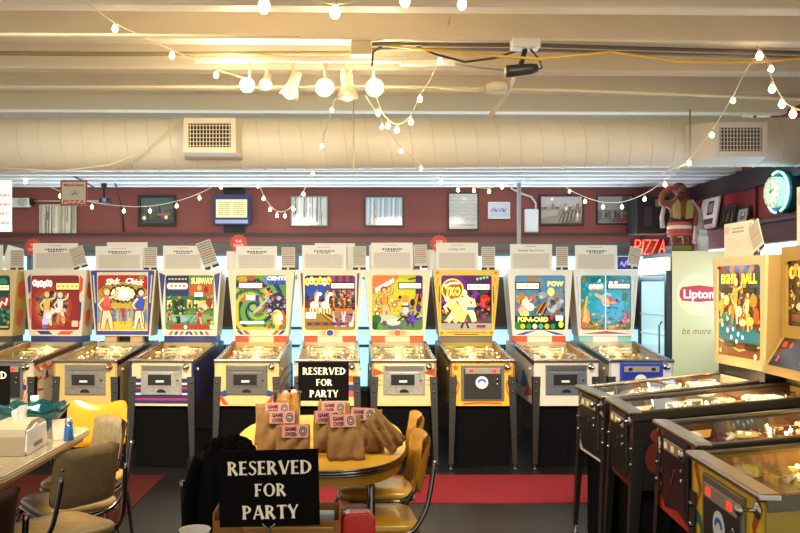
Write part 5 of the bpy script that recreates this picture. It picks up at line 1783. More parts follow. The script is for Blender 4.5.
def pr_darkview(a):
    a.rect(0, 0, 1, 1, '#3c4a44')
    a.rect(0, 0.55, 1, 1, '#4a5a58')
    for i in range(9):
        a.rect(0.1 + 0.09 * i, 0.2, 0.15 + 0.09 * i, 0.6 + 0.05 * (i % 3), ['#5c5048', '#2c3430', '#8a5a50', '#4c5c60'][i % 4])
    a.rect(0.52, 0.3, 0.9, 0.4, '#a8584c')
    a.rect(0, 0, 1, 0.14, '#26302c')


def pr_sketch(a):          # a pale abstract drawing: wavy bands, short strokes and a row of blocks
    for k in range(6):
        y = 0.90 - 0.10 * k
        a.strip([(0.06 + 0.088 * q, y + 0.02 * math.sin(q * 1.3 + k * 2.1)) for q in range(11)], 0.014 + 0.006 * (k % 2), ['#9aa6aa', '#b4a48c', '#8a989e', '#bcbcb4'][k % 4])
    for k in range(11):
        a.strip([(0.08 + 0.08 * k, 0.20 + 0.03 * (k % 3)), (0.11 + 0.08 * k, 0.32)], 0.014, ['#a08468', '#90989a'][k % 2])
    a.rect(0.08, 0.08, 0.92, 0.14, '#b4ac9c')


def pr_tint(a):
    for i in range(8):
        a.ell(0.12 + 0.11 * i, 0.5 + 0.1 * (i % 2), 0.09, 0.12, ['#d8a0b8', '#8ab0d8', '#c86a8a', '#b8c8e8'][i % 4])
    a.rect(0, 0, 1, 0.3, '#c8d0e4')


def pr_town(a):
    a.rect(0, 0.62, 1, 1, '#c4b8b8')
    a.rect(0, 0, 1, 0.62, '#9a8a80')
    a.poly([(0.45, 0), (1, 0.0), (1, 0.5), (0.55, 0.56)], '#7a6a64')
    for i in range(12):
        a.strip([(0.42 + 0.05 * i, 0.0 + 0.02 * i), (0.5 + 0.045 * i, 0.3 + 0.025 * i)], 0.012, ['#4a403c', '#c8beb4'][i % 2])
    for i in range(9):
        a.rect(0.06 + 0.1 * i, 0.54, 0.13 + 0.1 * i, 0.62 + 0.06 * (i % 3), ['#6a5c58', '#b0a49c', '#84746c'][i % 3])
    a.poly([(0, 0.2), (0.4, 0.3), (0.44, 0.52), (0, 0.48)], '#b4a89c')


def pr_hall(a):
    a.rect(0, 0, 1, 1, '#7c7672')
    a.rect(0, 0.5, 1, 1, '#a49c9a')
    a.rect(0.72, 0.45, 0.95, 1, '#5a6260')
    a.poly([(0.4, 0.05), (0.5, 0.3), (1, 0.36), (1, 0.05)], '#8c5048')
    for i in range(8):
        a.rect(0.05 + 0.09 * i, 0.15 + 0.04 * (i % 3), 0.1 + 0.09 * i, 0.4 + 0.05 * (i % 2), ['#58605c', '#969088', '#443e3c'][i % 3])


WY = WALL_Y - 0.02
framed('framed_picture', 'silvery glossy picture under the hanging pizza sign', 39.5, 204.5, 76.5, 234.5, WY, '#c8c0b0', pr_reflect_streaks(3, ['#d8cfb8', '#efe8d8', '#b8a888', '#f8f2e4', '#cabf9e', '#8a826c']), 0.015, '#e0d8c4')
framed('framed_picture', 'dark framed picture of dim buildings on the left of the back wall', 138, 195, 176, 226, WY, '#1c1a18', pr_darkview, 0.03, '#3c4a44')
framed('framed_picture', 'silvery picture with upright painted reflections above the two horses machine', 290.5, 196, 328, 226.5, WY, '#8a847c', pr_reflect_streaks(5, ['#f2f0ea', '#c8c8c4', '#8a8a88', '#ffffff', '#d8d8d2', '#6a6c6c']), 0.014, '#dcdcd6')
framed('framed_picture', 'silvery blue picture with curved painted reflections above the yellow backglass machine', 364.5, 196, 403.5, 226.5, WY, '#4a4644', pr_reflect_arcs, 0.014, '#c8d4dc')
framed('framed_picture', 'pale portrait-format drawing above the purple boxing machine', 448, 192.5, 478.5, 230, WY, '#2a2624', pr_sketch, 0.012, '#cfcbc4', rough=0.3)
framed('framed_picture', 'small pink and blue picture in a white mount', 488, 202, 510, 219, WY, '#e4e2de', pr_tint, 0.02, '#d4dcec', rough=0.3)
framed('framed_picture', 'framed old town photograph right of the white fuse box', 539, 194.5, 584, 225.5, WY, '#2e2624', pr_town, 0.022, '#cfc6bc', rough=0.2)
framed('framed_picture', 'grey photograph of a hall beside the black loudspeaker', 596.5, 195, 633, 224.5, WY, '#2a2426', pr_hall, 0.014, '#7c7672', rough=0.2)

# blue lit menu board on a black post bracket
t = thing('menu_board', 'blue framed board with a cream panel on the back wall', 'sign', (W(232.5, 210, WY).x, WALL_Y, W(232.5, 210, WY).z))
b = MB()
b.box((0, -0.05, 0), (0.42, 0.08, 0.335), M('#2c3464', 0.4), 0.008)
b.build('board_case', t)
a = MB()
a.box((0, -0.094, 0.01), (0.345, 0.008, 0.20), M('#e8dca8', 0.4, 0, 0.35))
A = Art(a, 0.34, 0.195, (0, -0.0985, 0.01), rough=0.4)
for cx_ in (0.26, 0.74):
    A.lines(cx_ - 0.18, cx_ + 0.18, 0.1, 0.9, 7, '#b0a270', 7 + int(cx_ * 10), 0.5)
a.build('cream_panel', t)
A2 = MB()
A2.box((0, -0.092, -0.135), (0.36, 0.006, 0.04), M('#aab0d0', 0.4))
A2.build('lower_strip', t)
p = MB()
p.box((0.02, -0.005, -0.045), (0.24, 0.009, 0.58), M('#2a2622', 0.6))
p.build('mounting_board', t)
p = MB()
p.tube([(-0.04, -0.03, 0.24), (0.1, -0.05, 0.25), (0.11, -0.05, 0.29)], 0.012, BLACK)
p.build('bracket_arm', t)

# white fuse box with its conduit
t = thing('fuse_box', 'white rounded fuse box on the maroon back wall beside the steel pole', 'fuse box', (W(531, 221, WY).x, WALL_Y, W(531, 221, WY).z))
MB().box((0, -0.035, 0), (0.155, 0.066, 0.265), M('#e4e4e2', 0.4), 0.02, seg=3).build('cover', t)
MB().tube([(0.05, -0.03, 0.12), (0.05, -0.03, 0.2), (0.0, -0.03, 0.27), (-0.12, -0.03, 0.31), (-0.22, -0.05, 0.36), (-0.24, -0.12, 0.375), (-0.2, -0.98, 0.377)], 0.011, M('#d8d4cc', 0.4)).build('conduit', t)
# emergency lamp
t = thing('emergency_lamp', 'white emergency light box on the left end of the back wall', 'lamp', (W(20, 203, WY).x, WALL_Y, W(20, 203, WY).z))
MB().box((0, -0.05, 0), (0.25, 0.098, 0.10), M('#e6e2d6', 0.4), 0.012).build('case', t)
MB().lathe([(0.045, 0), (0.045, 0.03), (0.035, 0.035), (0, 0.03)], M('#b8b4ac', 0.2), 14, Matrix.Translation((0.06, -0.10, 0.0)) @ Matrix.Rotation(rad(90), 4, 'X')).build('lens', t)
MB().box((0.14, -0.04, 0.01), (0.04, 0.07, 0.07), BLACK, 0.006).build('end_cap', t)
# wall conduit and cable
o = MB().tube([W(34, 201, WY), W(70, 201, WY), W(104, 201, WY)], 0.009, M('#c8b8a0', 0.5)).build('wall_conduit')
tag(o, 'thin pale conduit running from the emergency light along the back wall', 'conduit')
o = MB().tube([W(112, 172, WY - 0.5), W(117, 190, WY - 0.1), W(121, 205, WY), W(124, 232, WY)], 0.008, M('#2a2220', 0.6)).build('wall_cable')
tag(o, 'dark cable dropping down the back wall beside the hanging camera', 'cable')
# camera hanging on a pole
c0 = W(105, 200.5, 8.8)
t = thing('security_camera', 'small dark camera hanging on a black pole by the left of the back wall', 'camera', c0)
MB().box((0, 0, 0), (0.11, 0.1, 0.06), M('#33363a', 0.4), 0.01).build('housing', t)
MB().lathe([(0.022, 0), (0.022, 0.02), (0.012, 0.022), (0, 0.016)], M('#8fa4b4', 0.15), 12, Matrix.Translation((0.01, -0.05, 0)) @ Matrix.Rotation(rad(90), 4, 'X')).build('lens', t)
MB().tube([(-0.01, 0, 0.03), (-0.01, 0, 2.715 - c0.z)], 0.010, BLACK).build('pole', t)
MB().box((-0.01, 0, 0.20), (0.05, 0.05, 0.14), M('#2a2c2e', 0.5), 0.006).build('junction', t)
# loudspeaker in the corner
c0 = W(648, 216.5, 9.0)
t = thing('loudspeaker', 'black loudspeaker box in the right corner above the neon sign', 'speaker', (c0.x, 9.0, c0.z))
MB().box((0, 0.0, 0), (0.36, 0.32, 0.40), M('#1a1614', 0.6), 0.01).build('cabinet', t)
MB().lathe([(0.035, 0), (0.035, 0.004), (0.02, -0.002), (0, -0.004)], M('#0c0a0a', 0.5), 14, Matrix.Translation((0.05, -0.161, -0.12)) @ Matrix.Rotation(rad(90), 4, 'X')).build('woofer', t)
MB().box((-0.06, -0.163, -0.01), (0.08, 0.006, 0.2), M('#3a3632', 0.5), 0.002).build('horn', t)
MB().box((0.05, -0.163, 0.13), (0.06, 0.006, 0.08), M('#8a7c5c', 0.5), 0.002).build('label_plate', t)
MB().tube([(0.0, 0.1, -0.19), (0.0, 0.16, -0.26), (0.0, 0.19, -0.26)], 0.02, BLACK).build('wall_bracket', t)
# steel pole
o = MB().tube([W(519, 280, 8.75), (W(519, 280, 8.75).x, 8.75, 2.715)], 0.022, M('#a8a29a', 0.4, 0.6), 10)
zlow = W(519, 280, 8.75).z
o2 = MB()
xx = W(519, 280, 8.75).x
o2.tube([(xx, 8.75, 0.0), (xx, 8.75, 2.715)], 0.022, M('#a8a29a', 0.4, 0.5), 10)
tag(o2.build('steel_pole'), 'upright steel pole behind the back row by the fuse box', 'pole')

# ------------------------------------------------------------------ drinks cooler with the tea panel
t = thing('drinks_cooler', 'tall drinks cooler with a pale green tea advert on its side', 'cooler', (3.10, 8.0, 0))
cw, cd, chh = 0.62, 0.80, 1.93
b = MB()
b.box((cw / 2 + 0.03, cd / 2, chh / 2 + 0.03), (cw - 0.02, cd, chh - 0.06), M('#2a2d2c', 0.5), 0.01)
b.build('body', t)
s = MB()
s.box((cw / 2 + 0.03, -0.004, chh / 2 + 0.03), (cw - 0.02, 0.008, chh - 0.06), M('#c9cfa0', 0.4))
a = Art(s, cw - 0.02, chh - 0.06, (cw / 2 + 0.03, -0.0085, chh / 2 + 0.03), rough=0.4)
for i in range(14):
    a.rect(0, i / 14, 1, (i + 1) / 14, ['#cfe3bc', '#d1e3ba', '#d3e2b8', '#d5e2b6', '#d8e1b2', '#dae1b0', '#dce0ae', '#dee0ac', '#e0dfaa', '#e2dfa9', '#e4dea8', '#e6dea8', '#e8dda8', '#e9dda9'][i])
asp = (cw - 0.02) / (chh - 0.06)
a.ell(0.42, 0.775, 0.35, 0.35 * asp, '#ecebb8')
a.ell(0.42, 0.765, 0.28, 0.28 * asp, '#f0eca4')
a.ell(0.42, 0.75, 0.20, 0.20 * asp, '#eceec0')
a.poly([(0.12, 0.79), (0.16, 0.812), (0.43, 0.822), (0.70, 0.812), (0.74, 0.79), (0.74, 0.765), (0.70, 0.742), (0.43, 0.734), (0.16, 0.742), (0.12, 0.765)], '#c8283c')
a.text('Lipton', 0.43, 0.778, 0.046, '#f6f0ec', None, 0.05, width=0.50)
a.text('be more tea', 0.495, 0.585, 0.036, '#a87a4a', None, 0.0, width=0.68, shear=0.25)
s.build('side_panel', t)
d = MB()
fr = M('#23282a', 0.4)
for y_ in (0.03, cd - 0.03):
    d.box((0.012, y_, chh / 2 - 0.08), (0.05, 0.06, chh - 0.22), fr, 0.006)
for z_ in (0.1, 1.67):
    d.box((0.012, cd / 2, z_), (0.05, cd - 0.12, 0.06), fr, 0.006)
dr = d.build('door', t)
MB().box((0.012, cd / 2, 0.885), (0.012, cd - 0.12, 1.51), M('#a9cdd2', 0.08, 0, 0.55, ecol='#bfe4ea')).build('glass', dr)
MB().tube([(-0.02, 0.10, 0.8), (-0.045, 0.10, 0.84), (-0.045, 0.10, 1.2), (-0.02, 0.10, 1.24)], 0.009, CHROME).build('handle', dr)
MB().box((0.01, cd / 2, 1.79), (0.045, cd - 0.02, 0.17), M('#dfe8cc', 0.4, 0, 0.7), 0.006).build('lit_header', t)
g = MB()
for k in range(6):
    g.box((0.012 - 0.02, cd / 2, 0.3 + 0.2 * k), (0.006, cd - 0.13, 0.012), M('#e8f0f0', 0.3))
g.build('shelf_edges', t)['kind'] = 'stuff'

# figurine on top of the cooler: a bearded man drinking
def skin_body(name, verts, edges, radii, m, parent, root=0, sub=2):
    me = bpy.data.meshes.new(name)
    me.from_pydata(verts, edges, [])
    me.materials.append(m)
    o = bpy.data.objects.new(name, me)
    col.objects.link(o)
    o.parent = parent
    md = o.modifiers.new('skin', 'SKIN')
    md.use_smooth_shade = True
    sv = me.skin_vertices[0].data
    for i, r_ in enumerate(radii):
        sv[i].radius = (r_, r_) if not isinstance(r_, tuple) else r_
        sv[i].use_root = (i == root)
    s_ = o.modifiers.new('subdivision', 'SUBSURF')
    s_.levels = sub
    s_.render_levels = sub
    return o


fx, fy, fz = 3.335, 8.30, 1.931
t = thing('figurine', 'carved figurine of a bearded man drinking from a bottle on the cooler', 'figurine', (fx, fy, fz))
MB().box((0, 0, 0.035), (0.22, 0.2, 0.07), M('#4a4420', 0.5), 0.006).build('plinth', t)
lb = MB()
lb.box((-0.01, -0.101, 0.04), (0.18, 0.006, 0.045), M('#8a8420', 0.5))
lb.build('plinth_label', t)
SK = M('#8a4a22', 0.5, noise=0.1, scale=12)
vt = [(0, 0, 0.30), (0, 0, 0.40), (0, 0.0, 0.50), (0, -0.005, 0.55), (0.0, -0.015, 0.60), (0.0, -0.015, 0.655),
      (-0.10, 0, 0.485), (-0.20, -0.02, 0.50), (-0.185, -0.05, 0.60), (-0.12, -0.08, 0.625),
      (0.10, 0, 0.485), (0.15, -0.02, 0.40), (0.13, -0.07, 0.30), (0.12, -0.09, 0.26),
      (-0.055, 0, 0.27), (-0.06, -0.01, 0.17), (-0.06, 0, 0.085), (-0.06, -0.05, 0.08),
      (0.055, 0, 0.27), (0.06, -0.01, 0.17), (0.06, 0, 0.085), (0.06, -0.05, 0.08)]
ed = [(0, 1), (1, 2), (2, 3), (3, 4), (4, 5), (2, 6), (6, 7), (7, 8), (8, 9), (2, 10), (10, 11), (11, 12), (12, 13), (0, 14), (14, 15), (15, 16), (16, 17), (0, 18), (18, 19), (19, 20), (20, 21)]
rd = [0.085, 0.085, 0.08, 0.035, 0.055, 0.05, 0.042, 0.038, 0.03, 0.026, 0.042, 0.036, 0.03, 0.026, 0.05, 0.04, 0.028, 0.022, 0.05, 0.04, 0.028, 0.022]
skin_body('body', vt, ed, rd, SK, t)
hm = M('#5a2c14', 0.7, noise=0.2, scale=30)
hb = MB()
hb.sphere((0, 0.012, 0.645), 0.068, hm, 14, (1, 1, 0.95))
hb.sphere((0.0, -0.045, 0.57), 0.045, hm, 12, (0.9, 0.7, 1.3))
hb.build('hair_and_beard', t)
fc = MB()
fc.sphere((0, -0.062, 0.635), 0.032, SK, 12, (1.1, 0.6, 1.0))
fc.sphere((0, -0.088, 0.628), 0.010, SK, 8, (0.8, 1, 1.2))
for s_ in (-1, 1):
    fc.sphere((s_ * 0.016, -0.081, 0.645), 0.006, BLACK, 8)
fc.build('face', t)
v = MB()
vm = M('#a8904a', 0.6, noise=0.15, scale=20)
for s_ in (-1, 1):
    v.prism([(s_ * 0.025, 0.33), (s_ * 0.095, 0.34), (s_ * 0.10, 0.47), (s_ * 0.05, 0.525), (s_ * 0.03, 0.48)][::s_], 'y', -0.098, -0.08, vm)
v.build('vest', t)
bl = MB()
for z_, c_, r_ in ((0.33, '#241a16', 0.100), (0.285, '#c85040', 0.112), (0.25, '#e8d8c8', 0.118), (0.215, '#c04a3c', 0.120), (0.18, '#b85a48', 0.116)):
    bl.lathe([(r_ * 0.9, -0.022), (r_, -0.012), (r_, 0.012), (r_ * 0.9, 0.022)], M(c_, 0.6), 18, Matrix.Translation((0, 0, z_)) @ Matrix.Diagonal((1.05, 0.85, 1, 1)))
bl.build('striped_wrap', t)
cp = MB()
cp.tube([(0.13, 0.06, 0.53), (0.21, 0.05, 0.40), (0.22, 0.05, 0.22), (0.20, 0.04, 0.10)], 0.03, M('#c8b8b0', 0.6, noise=0.2, scale=20), 10, radii=[0.03, 0.045, 0.05, 0.05])
cp.tube([(-0.13, 0.06, 0.47), (-0.16, 0.05, 0.36), (-0.15, 0.05, 0.25)], 0.022, M('#c8b8b0', 0.6, noise=0.2, scale=20), 10)
cp.build('cape', t)
bt = MB()
bt.lathe([(0.026, 0), (0.028, 0.06), (0.012, 0.085), (0.011, 0.11), (0, 0.112)], M('#a03024', 0.3), 12, Matrix.Translation((-0.165, -0.085, 0.628)) @ Matrix.Rotation(rad(80), 4, 'Y'))
bt.build('bottle', t)
o = MB()
T = Matrix.Translation((fx + 0.17, fy - 0.16, 1.927))
o.box((0, 0, 0.08), (0.08, 0.07, 0.15), M('#d4dadc', 0.5), 0.004, T=T)
o.prism([(-0.035, 0.155), (0.035, 0.155), (0.0, 0.19)], 'x', -0.038, 0.038, M('#c8d0d4', 0.5), T=T)
o.box((0, 0, 0.205), (0.078, 0.006, 0.03), M('#c8d0d4', 0.5), T=T)
o = o.build('milk_carton')
tag(o, 'pale carton standing beside the figurine on the cooler', 'carton')

# neon PIZZA sign
c0 = W(650, 247, 8.95)
t = thing('neon_sign', 'red neon pizza sign hanging in the window beside the cooler', 'neon sign', c0)
n = MB()
RED = M('#ff5a48', 0.3, 0, 7.0, ecol='#ff3a28')
H_, Wd_ = 0.15, 0.062


def stroke(pts, x):
    n.tube([(x + p[0] * Wd_ + (p[1] - 0.5) * 0.02, 0, (p[1] - 0.5) * H_) for p in pts], 0.0065, RED, 6)


xs0 = -0.165
stroke([(0, 0), (0, 1), (0.7, 0.98), (0.95, 0.8), (0.75, 0.55), (0, 0.5)], xs0)
stroke([(0, 0), (0, 1)], xs0 + 0.085)
stroke([(0, 1), (0.9, 1), (0, 0), (0.9, 0)], xs0 + 0.11)
stroke([(0, 1), (0.9, 1), (0, 0), (0.9, 0)], xs0 + 0.19)
stroke([(0, 0), (0.5, 1), (1.0, 0)], xs0 + 0.27)
stroke([(0.2, 0.38), (0.8, 0.38)], xs0 + 0.27)
n.build('neon_tubes', t)
k_ = MB()
k_.box((0, 0.02, 0), (0.42, 0.01, 0.17), M('#2a0c0c', 0.5))
k_.build('backing', t)
MB().tube([(0, 0.02, -0.05), (0, 0.30, -0.05)], 0.006, BLACK).build('bracket', t)
rl_ = lamp('neon_light', 'POINT', (c0.x, 8.85, c0.z), 3.0, (1.0, 0.16, 0.10), 0.1)
c0 = W(627, 262, 8.9)
t = thing('open_neon', 'small violet neon squiggle in the window behind the turquoise machine', 'neon sign', c0)
MB().tube([(-0.07 + 0.014 * i, 0, 0.03 * math.sin(i * 1.7) - 0.03 + 0.003 * i) for i in range(12)], 0.006, M('#6a5aff', 0.3, 0, 4.0)).build('neon_tube', t)
MB().box((0, 0.02, -0.01), (0.2, 0.01, 0.14), M('#3a3a5a', 0.5)).build('backing', t)
MB().tube([(0, 0.02, 0), (0, 0.36, 0.0)], 0.006, BLACK).build('bracket', t)

# ------------------------------------------------------------------ right wall: neon clock, pictures on the ledge, conduit
yk = FPX * SIDE_X / (791 - CX)
zk = W(791, 191, yk).z
t = thing('neon_clock', 'round wall clock in a turquoise neon ring on the right wall', 'clock', (SIDE_X, yk, zk), rad(-90 + 0))
Tk = Matrix.Rotation(rad(90), 4, 'X')
MB().lathe([(0.0, 0.0), (0.21, 0.0), (0.21, 0.10), (0.19, 0.12), (0.0, 0.12)], M('#1c4a50', 0.4), 32, Tk, False).build('case', t)
f = MB()
f.lathe([(0.155, 0.0), (0.155, 0.20), (0.14, 0.205), (0, 0.205)], M('#dcd8b4', 0.4, 0, 0.25), 32, Tk, False)
af = Art(f, 0.31, 0.31, (0, -0.2055, 0), rough=0.4, step=0.0003)
for i in range(12):
    an = i * pi / 6
    af.strip([(0.5 + 0.40 * math.cos(an), 0.5 + 0.40 * math.sin(an)), (0.5 + 0.47 * math.cos(an), 0.5 + 0.47 * math.sin(an))], 0.03, '#33402c')
f.build('dial', t)
hd_ = MB()
ah = Art(hd_, 0.31, 0.31, (0, -0.209, 0), rough=0.4, step=0.0008)
ah.strip([(0.5, 0.46), (0.5, 0.80)], 0.035, '#23241c', w1=0.02)
ah.strip([(0.48, 0.48), (0.72, 0.60)], 0.045, '#23241c', w1=0.025)
ah.ell(0.5, 0.5, 0.04, 0.04, '#23241c')
hd_.build('hands', t)
nr = MB()
NE = M('#a8f4ff', 0.3, 0, 5.0, ecol='#6ae6ff')
for a0, a1 in ((-1.25, 1.2), (1.45, 2.0), (3.6, 4.55)):
    nr.tube([(0.205 * math.cos(a0 + (a1 - a0) * i / 18), -0.14, 0.205 * math.sin(a0 + (a1 - a0) * i / 18)) for i in range(19)], 0.011, NE, 8)
nr.build('neon_ring', t)
t.scale = (0.86, 0.86, 0.86)
t.location.z -= 0.01
lamp('clock_light', 'POINT', (SIDE_X - 0.3, yk - 0.1, zk), 1.2, (0.35, 0.85, 1.0), 0.12)


def ledge_picture(label, px0, px1, py0, py1, frame_c, fn, bg, lean=0.16):
    # leans against the right wall on the ledge
    ya, yb = FPX * (SIDE_X - 0.06) / (px0 - CX), FPX * (SIDE_X - 0.06) / (px1 - CX)
    w = abs(ya - yb)
    ym = (ya + yb) / 2
    h = (py1 - py0) * ym / FPX
    t = thing('leaning_picture', label, 'picture', (SIDE_X - 0.075, ym, 2.182), rad(-90), 'pictures leaning on the right ledge')
    t.rotation_euler = (0, 0, rad(-90))
    T = Matrix.Rotation(-lean, 4, 'X')
    f = MB()
    fw = 0.018
    for s_ in (-1, 1):
        f.box((s_ * (w - fw) / 2, 0, h / 2), (fw, 0.018, h), M(frame_c, 0.4), T=T)
        f.box((0, 0, h / 2 + s_ * (h - fw) / 2), (w - 2 * fw, 0.018, fw), M(frame_c, 0.4), T=T)
    f.build('picture_frame', t)
    p = MB()
    p.box((0, 0.002, h / 2), (w - 1.5 * fw, 0.008, h - 1.5 * fw), M(bg, 0.2), T=T)
    fn(Art(p, w - 2 * fw, h - 2 * fw, (0, -0.0025, h / 2), rough=0.2, T=T))
    p.build('print', t)


def pr_white(a):
    a.rect(0, 0, 1, 1, '#d8d2cc')
    a.rect(0.34, 0.36, 0.72, 0.74, '#4a403c')
    a.rect(0.40, 0.42, 0.66, 0.68, '#8a7c74')
    a.rect(0.2, 0.1, 0.8, 0.26, '#5a504c')


def pr_brown(a):
    a.rect(0, 0, 1, 1, '#4a403a')
    for i in range(6):
        a.rect(0.1 + 0.13 * i, 0.15, 0.2 + 0.13 * i, 0.8 - 0.06 * (i % 3), ['#6a5c50', '#332c28', '#857868'][i % 3])


def pr_grey(a):
    a.rect(0, 0, 1, 1, '#b8b4ac')
    a.rect(0.25, 0.2, 0.75, 0.8, '#77726c')
    a.ell(0.5, 0.6, 0.14, 0.14, '#d0ccc4')


ledge_picture('tall white mounted picture leaning on the right ledge beside the figurine', 700, 717, 188, 228, '#d0cac4', pr_white, '#d8d2cc')
ledge_picture('brown picture leaning on the right ledge, middle of the three', 721, 735.5, 203, 224, '#3a2f2a', pr_brown, '#4a403a')
ledge_picture('small grey framed picture leaning on the right ledge nearest the neon clock', 737.5, 749, 205, 222, '#2c2826', pr_grey, '#b8b4ac')
yq = FPX * (SIDE_X - 0.02) / (755 - CX)
o = MB()
o.tube([(SIDE_X - 0.02, yq, 2.06), (SIDE_X - 0.02, yq, 2.45), (SIDE_X - 0.02, yq, 3.4)], 0.014, M('#7a2420', 0.5))
o.box((SIDE_X - 0.035, yq - 0.02, 2.17), (0.06, 0.10, 0.10), M('#8a8682', 0.5), 0.01)
tag(o.build('conduit_pipe'), 'red painted conduit with a grey junction box running up the right wall', 'conduit')

# ------------------------------------------------------------------ duct under the ceiling and its two outlets
DY = 6.8
d = MB()
N = 64
pts = []
for i in range(121):
    x = -4.4 + 8.18 * i / 120
    pts.append(Vector((x, DY, 2.765 + 0.004 * x)))
rs = [(0.222 - 0.0032 * (p.x + 3)) for p in pts]
d.tube(pts, 0.2, M('#ebe2cc', 0.45, noise=0.03, scale=2), 32, radii=rs)
hel = []
for i in range(int(46 * 28)):
    f_ = i / (46 * 28 - 1)
    x = -4.35 + 8.1 * f_
    r_ = 0.222 - 0.0032 * (x + 3) + 0.0005
    an = 2 * pi * 46 * f_
    hel.append((x + 0.0, DY + r_ * math.cos(an), 2.765 + 0.004 * x + r_ * math.sin(an)))
d.tube(hel, 0.005, M('#e9dcc0', 0.45), 5)
tag(d.build('spiral_duct'), 'big cream spiral air duct running along under the ceiling', 'duct')


def outlet(label, px0, px1, py0, py1, Y, rz, body_c, fl=0.03):
    a0, a1 = W(px0, py1, Y), W(px1, py0, Y)
    w, h = a1.x - a0.x, a1.z - a0.z
    t = thing('duct_vent', label, 'vent', ((a0.x + a1.x) / 2, Y, (a0.z + a1.z) / 2), rz, 'duct vents')
    b = MB()
    bm_ = M(body_c, 0.5)
    # hood that widens to the grille
    v_ = [(-w / 2 - fl, 0.22, -h / 2 - 0.02), (w / 2 + 0.03, 0.22, -h / 2 - 0.02), (w / 2 + 0.03, 0.22, h / 2 + 0.02), (-w / 2 - fl, 0.22, h / 2 + 0.02),
          (-w / 2, 0.012, -h / 2), (w / 2, 0.012, -h / 2), (w / 2, 0.012, h / 2), (-w / 2, 0.012, h / 2)]
    b.raw(v_, [[4, 0, 1, 5], [5, 1, 2, 6], [6, 2, 3, 7], [7, 3, 0, 4], [0, 3, 2, 1], [4, 5, 6, 7]], bm_)
    b.build('hood', t)
    f = MB()
    for s_ in (-1, 1):
        f.box((s_ * (w / 2 - 0.02), 0, 0), (0.04, 0.024, h), bm_, 0.004)
        f.box((0, 0, s_ * (h / 2 - 0.022)), (w - 0.08, 0.024, 0.044), bm_, 0.004)
    f.build('flange', t)
    g = MB()
    g.box((0, 0.008, 0), (w - 0.08, 0.004, h - 0.088), M('#241f18', 0.8))
    n_ = 13
    for i in range(n_):
        g.box((-(w - 0.08) / 2 + (w - 0.08) * (i + 0.5) / n_, 0.0, 0), (0.005, 0.012, h - 0.088), bm_)
    for i in range(6):
        g.box((0, 0.003, -(h - 0.088) / 2 + (h - 0.088) * (i + 0.5) / 6), (w - 0.08, 0.008, 0.005), bm_)
    g.build('grille', t)
    return t


outlet('cream air vent on the left half of the duct', 183.5, 236, 118, 153, 6.42, 0, '#e6d8b8')
outlet('grey-white air vent on the right end of the duct', 714, 767, 122, 157, 6.30, 0, '#dcd4c6', 0.13)

# ------------------------------------------------------------------ pipes, cables and lamps under the joists
def run(name, label, cat, pts, r_, m, n=8):
    return tag(MB().tube(pts, r_, m, n).build(name), label, cat)


ZC = 3.085
run('overhead_pipe', 'dark conduit under the ceiling on the right, above the yellow cable', 'pipe', [W(372, 44, 5.06), W(530, 45, 5.09), W(800, 53, 5.26), W(880, 56, 5.33)], 0.013, M('#5c5146', 0.5))
run('overhead_pipe', 'grey conduit just below the dark one on the right of the ceiling', 'pipe', [W(372, 49, 5.15), W(530, 50, 5.17), W(800, 58, 5.34), W(880, 60, 5.38)], 0.011, M('#8a7f72', 0.5))
run('overhead_pipe', 'long cream pipe along the left of the ceiling near the string light', 'pipe', [W(-60, 53, 5.2), W(120, 54, 5.22), W(360, 53, 5.2)], 0.014, M('#94835c', 0.5))
run('overhead_pipe', 'upper cream pipe along the left of the ceiling', 'pipe', [W(-60, 34, 4.6), W(120, 35, 4.6), W(300, 37, 4.62)], 0.010, M('#efe2bc', 0.5))
run('overhead_pipe', 'cream pipe crossing the whole ceiling behind the track lights', 'pipe', [W(-60, 87, 5.7), W(220, 87, 5.7), W(400, 87, 5.7), W(560, 90, 5.75), W(800, 99, 5.9), W(870, 101, 5.95)], 0.012, M('#e6d8b4', 0.5))
run('yellow_cable', 'yellow cable looping along the right of the ceiling', 'cable', [W(370, 44, 5.1), W(430, 50, 5.0), W(480, 55, 4.98), W(540, 59, 4.98), W(610, 52, 5.0), W(680, 62, 5.02), W(760, 62, 5.08), W(810, 57, 5.14), W(870, 58, 5.18)], 0.008, M('#d8a82c', 0.5))
run('black_cable', 'black cable sagging under the ceiling left of the black spotlight', 'cable', [W(372, 66, 5.1), W(373, 52, 5.1), W(385, 44, 5.1), W(412, 44, 5.1), W(435, 54, 5.1), W(465, 62, 5.1), W(495, 58, 5.1), W(517, 51, 5.1)], 0.007, M('#3a342e', 0.5))
run('grey_cable', 'thin grey cable hanging beside the white light track', 'cable', [W(455, 64, 5.15), W(480, 68, 5.15), W(505, 70, 5.15)], 0.005, M('#8a8070', 0.5))
o = MB()
o.box(tuple(W(361, 49, 5.12)), (0.13, 0.09, 0.09), M('#d8c89c', 0.5), 0.006)
tag(o.build('junction_box'), 'cream junction box where the yellow and black cables start', 'junction box')
o = MB()
o.lathe([(0.075, 0), (0.075, 0.05), (0.05, 0.065), (0, 0.07)], M('#e0d2b0', 0.5), 18, Matrix.Translation(tuple(W(497, 92, 5.65))))
o.tube([W(440, 88, 5.65), W(470, 91, 5.65), W(492, 90, 5.65)], 0.012, M('#d8cba8', 0.5))
tag(o.build('smoke_detector'), 'round cream smoke detector under the ceiling below the black spotlight', 'smoke detector')
run('flexible_conduit', 'pale flexible conduit bending up behind the black spotlight', 'conduit', [W(490, 116, 6.2), W(497, 108, 6.0), W(508, 92, 5.8), W(514, 78, 5.5)], 0.016, M('#eee2c8', 0.5))
o = MB()
o.box(tuple(W(428, 63, 5.3)), (0.36, 0.04, 0.035), M('#f2e9d2', 0.4), 0.004)
tag(o.build('light_track'), 'short white light track right of the spotlights', 'track')
o = MB()
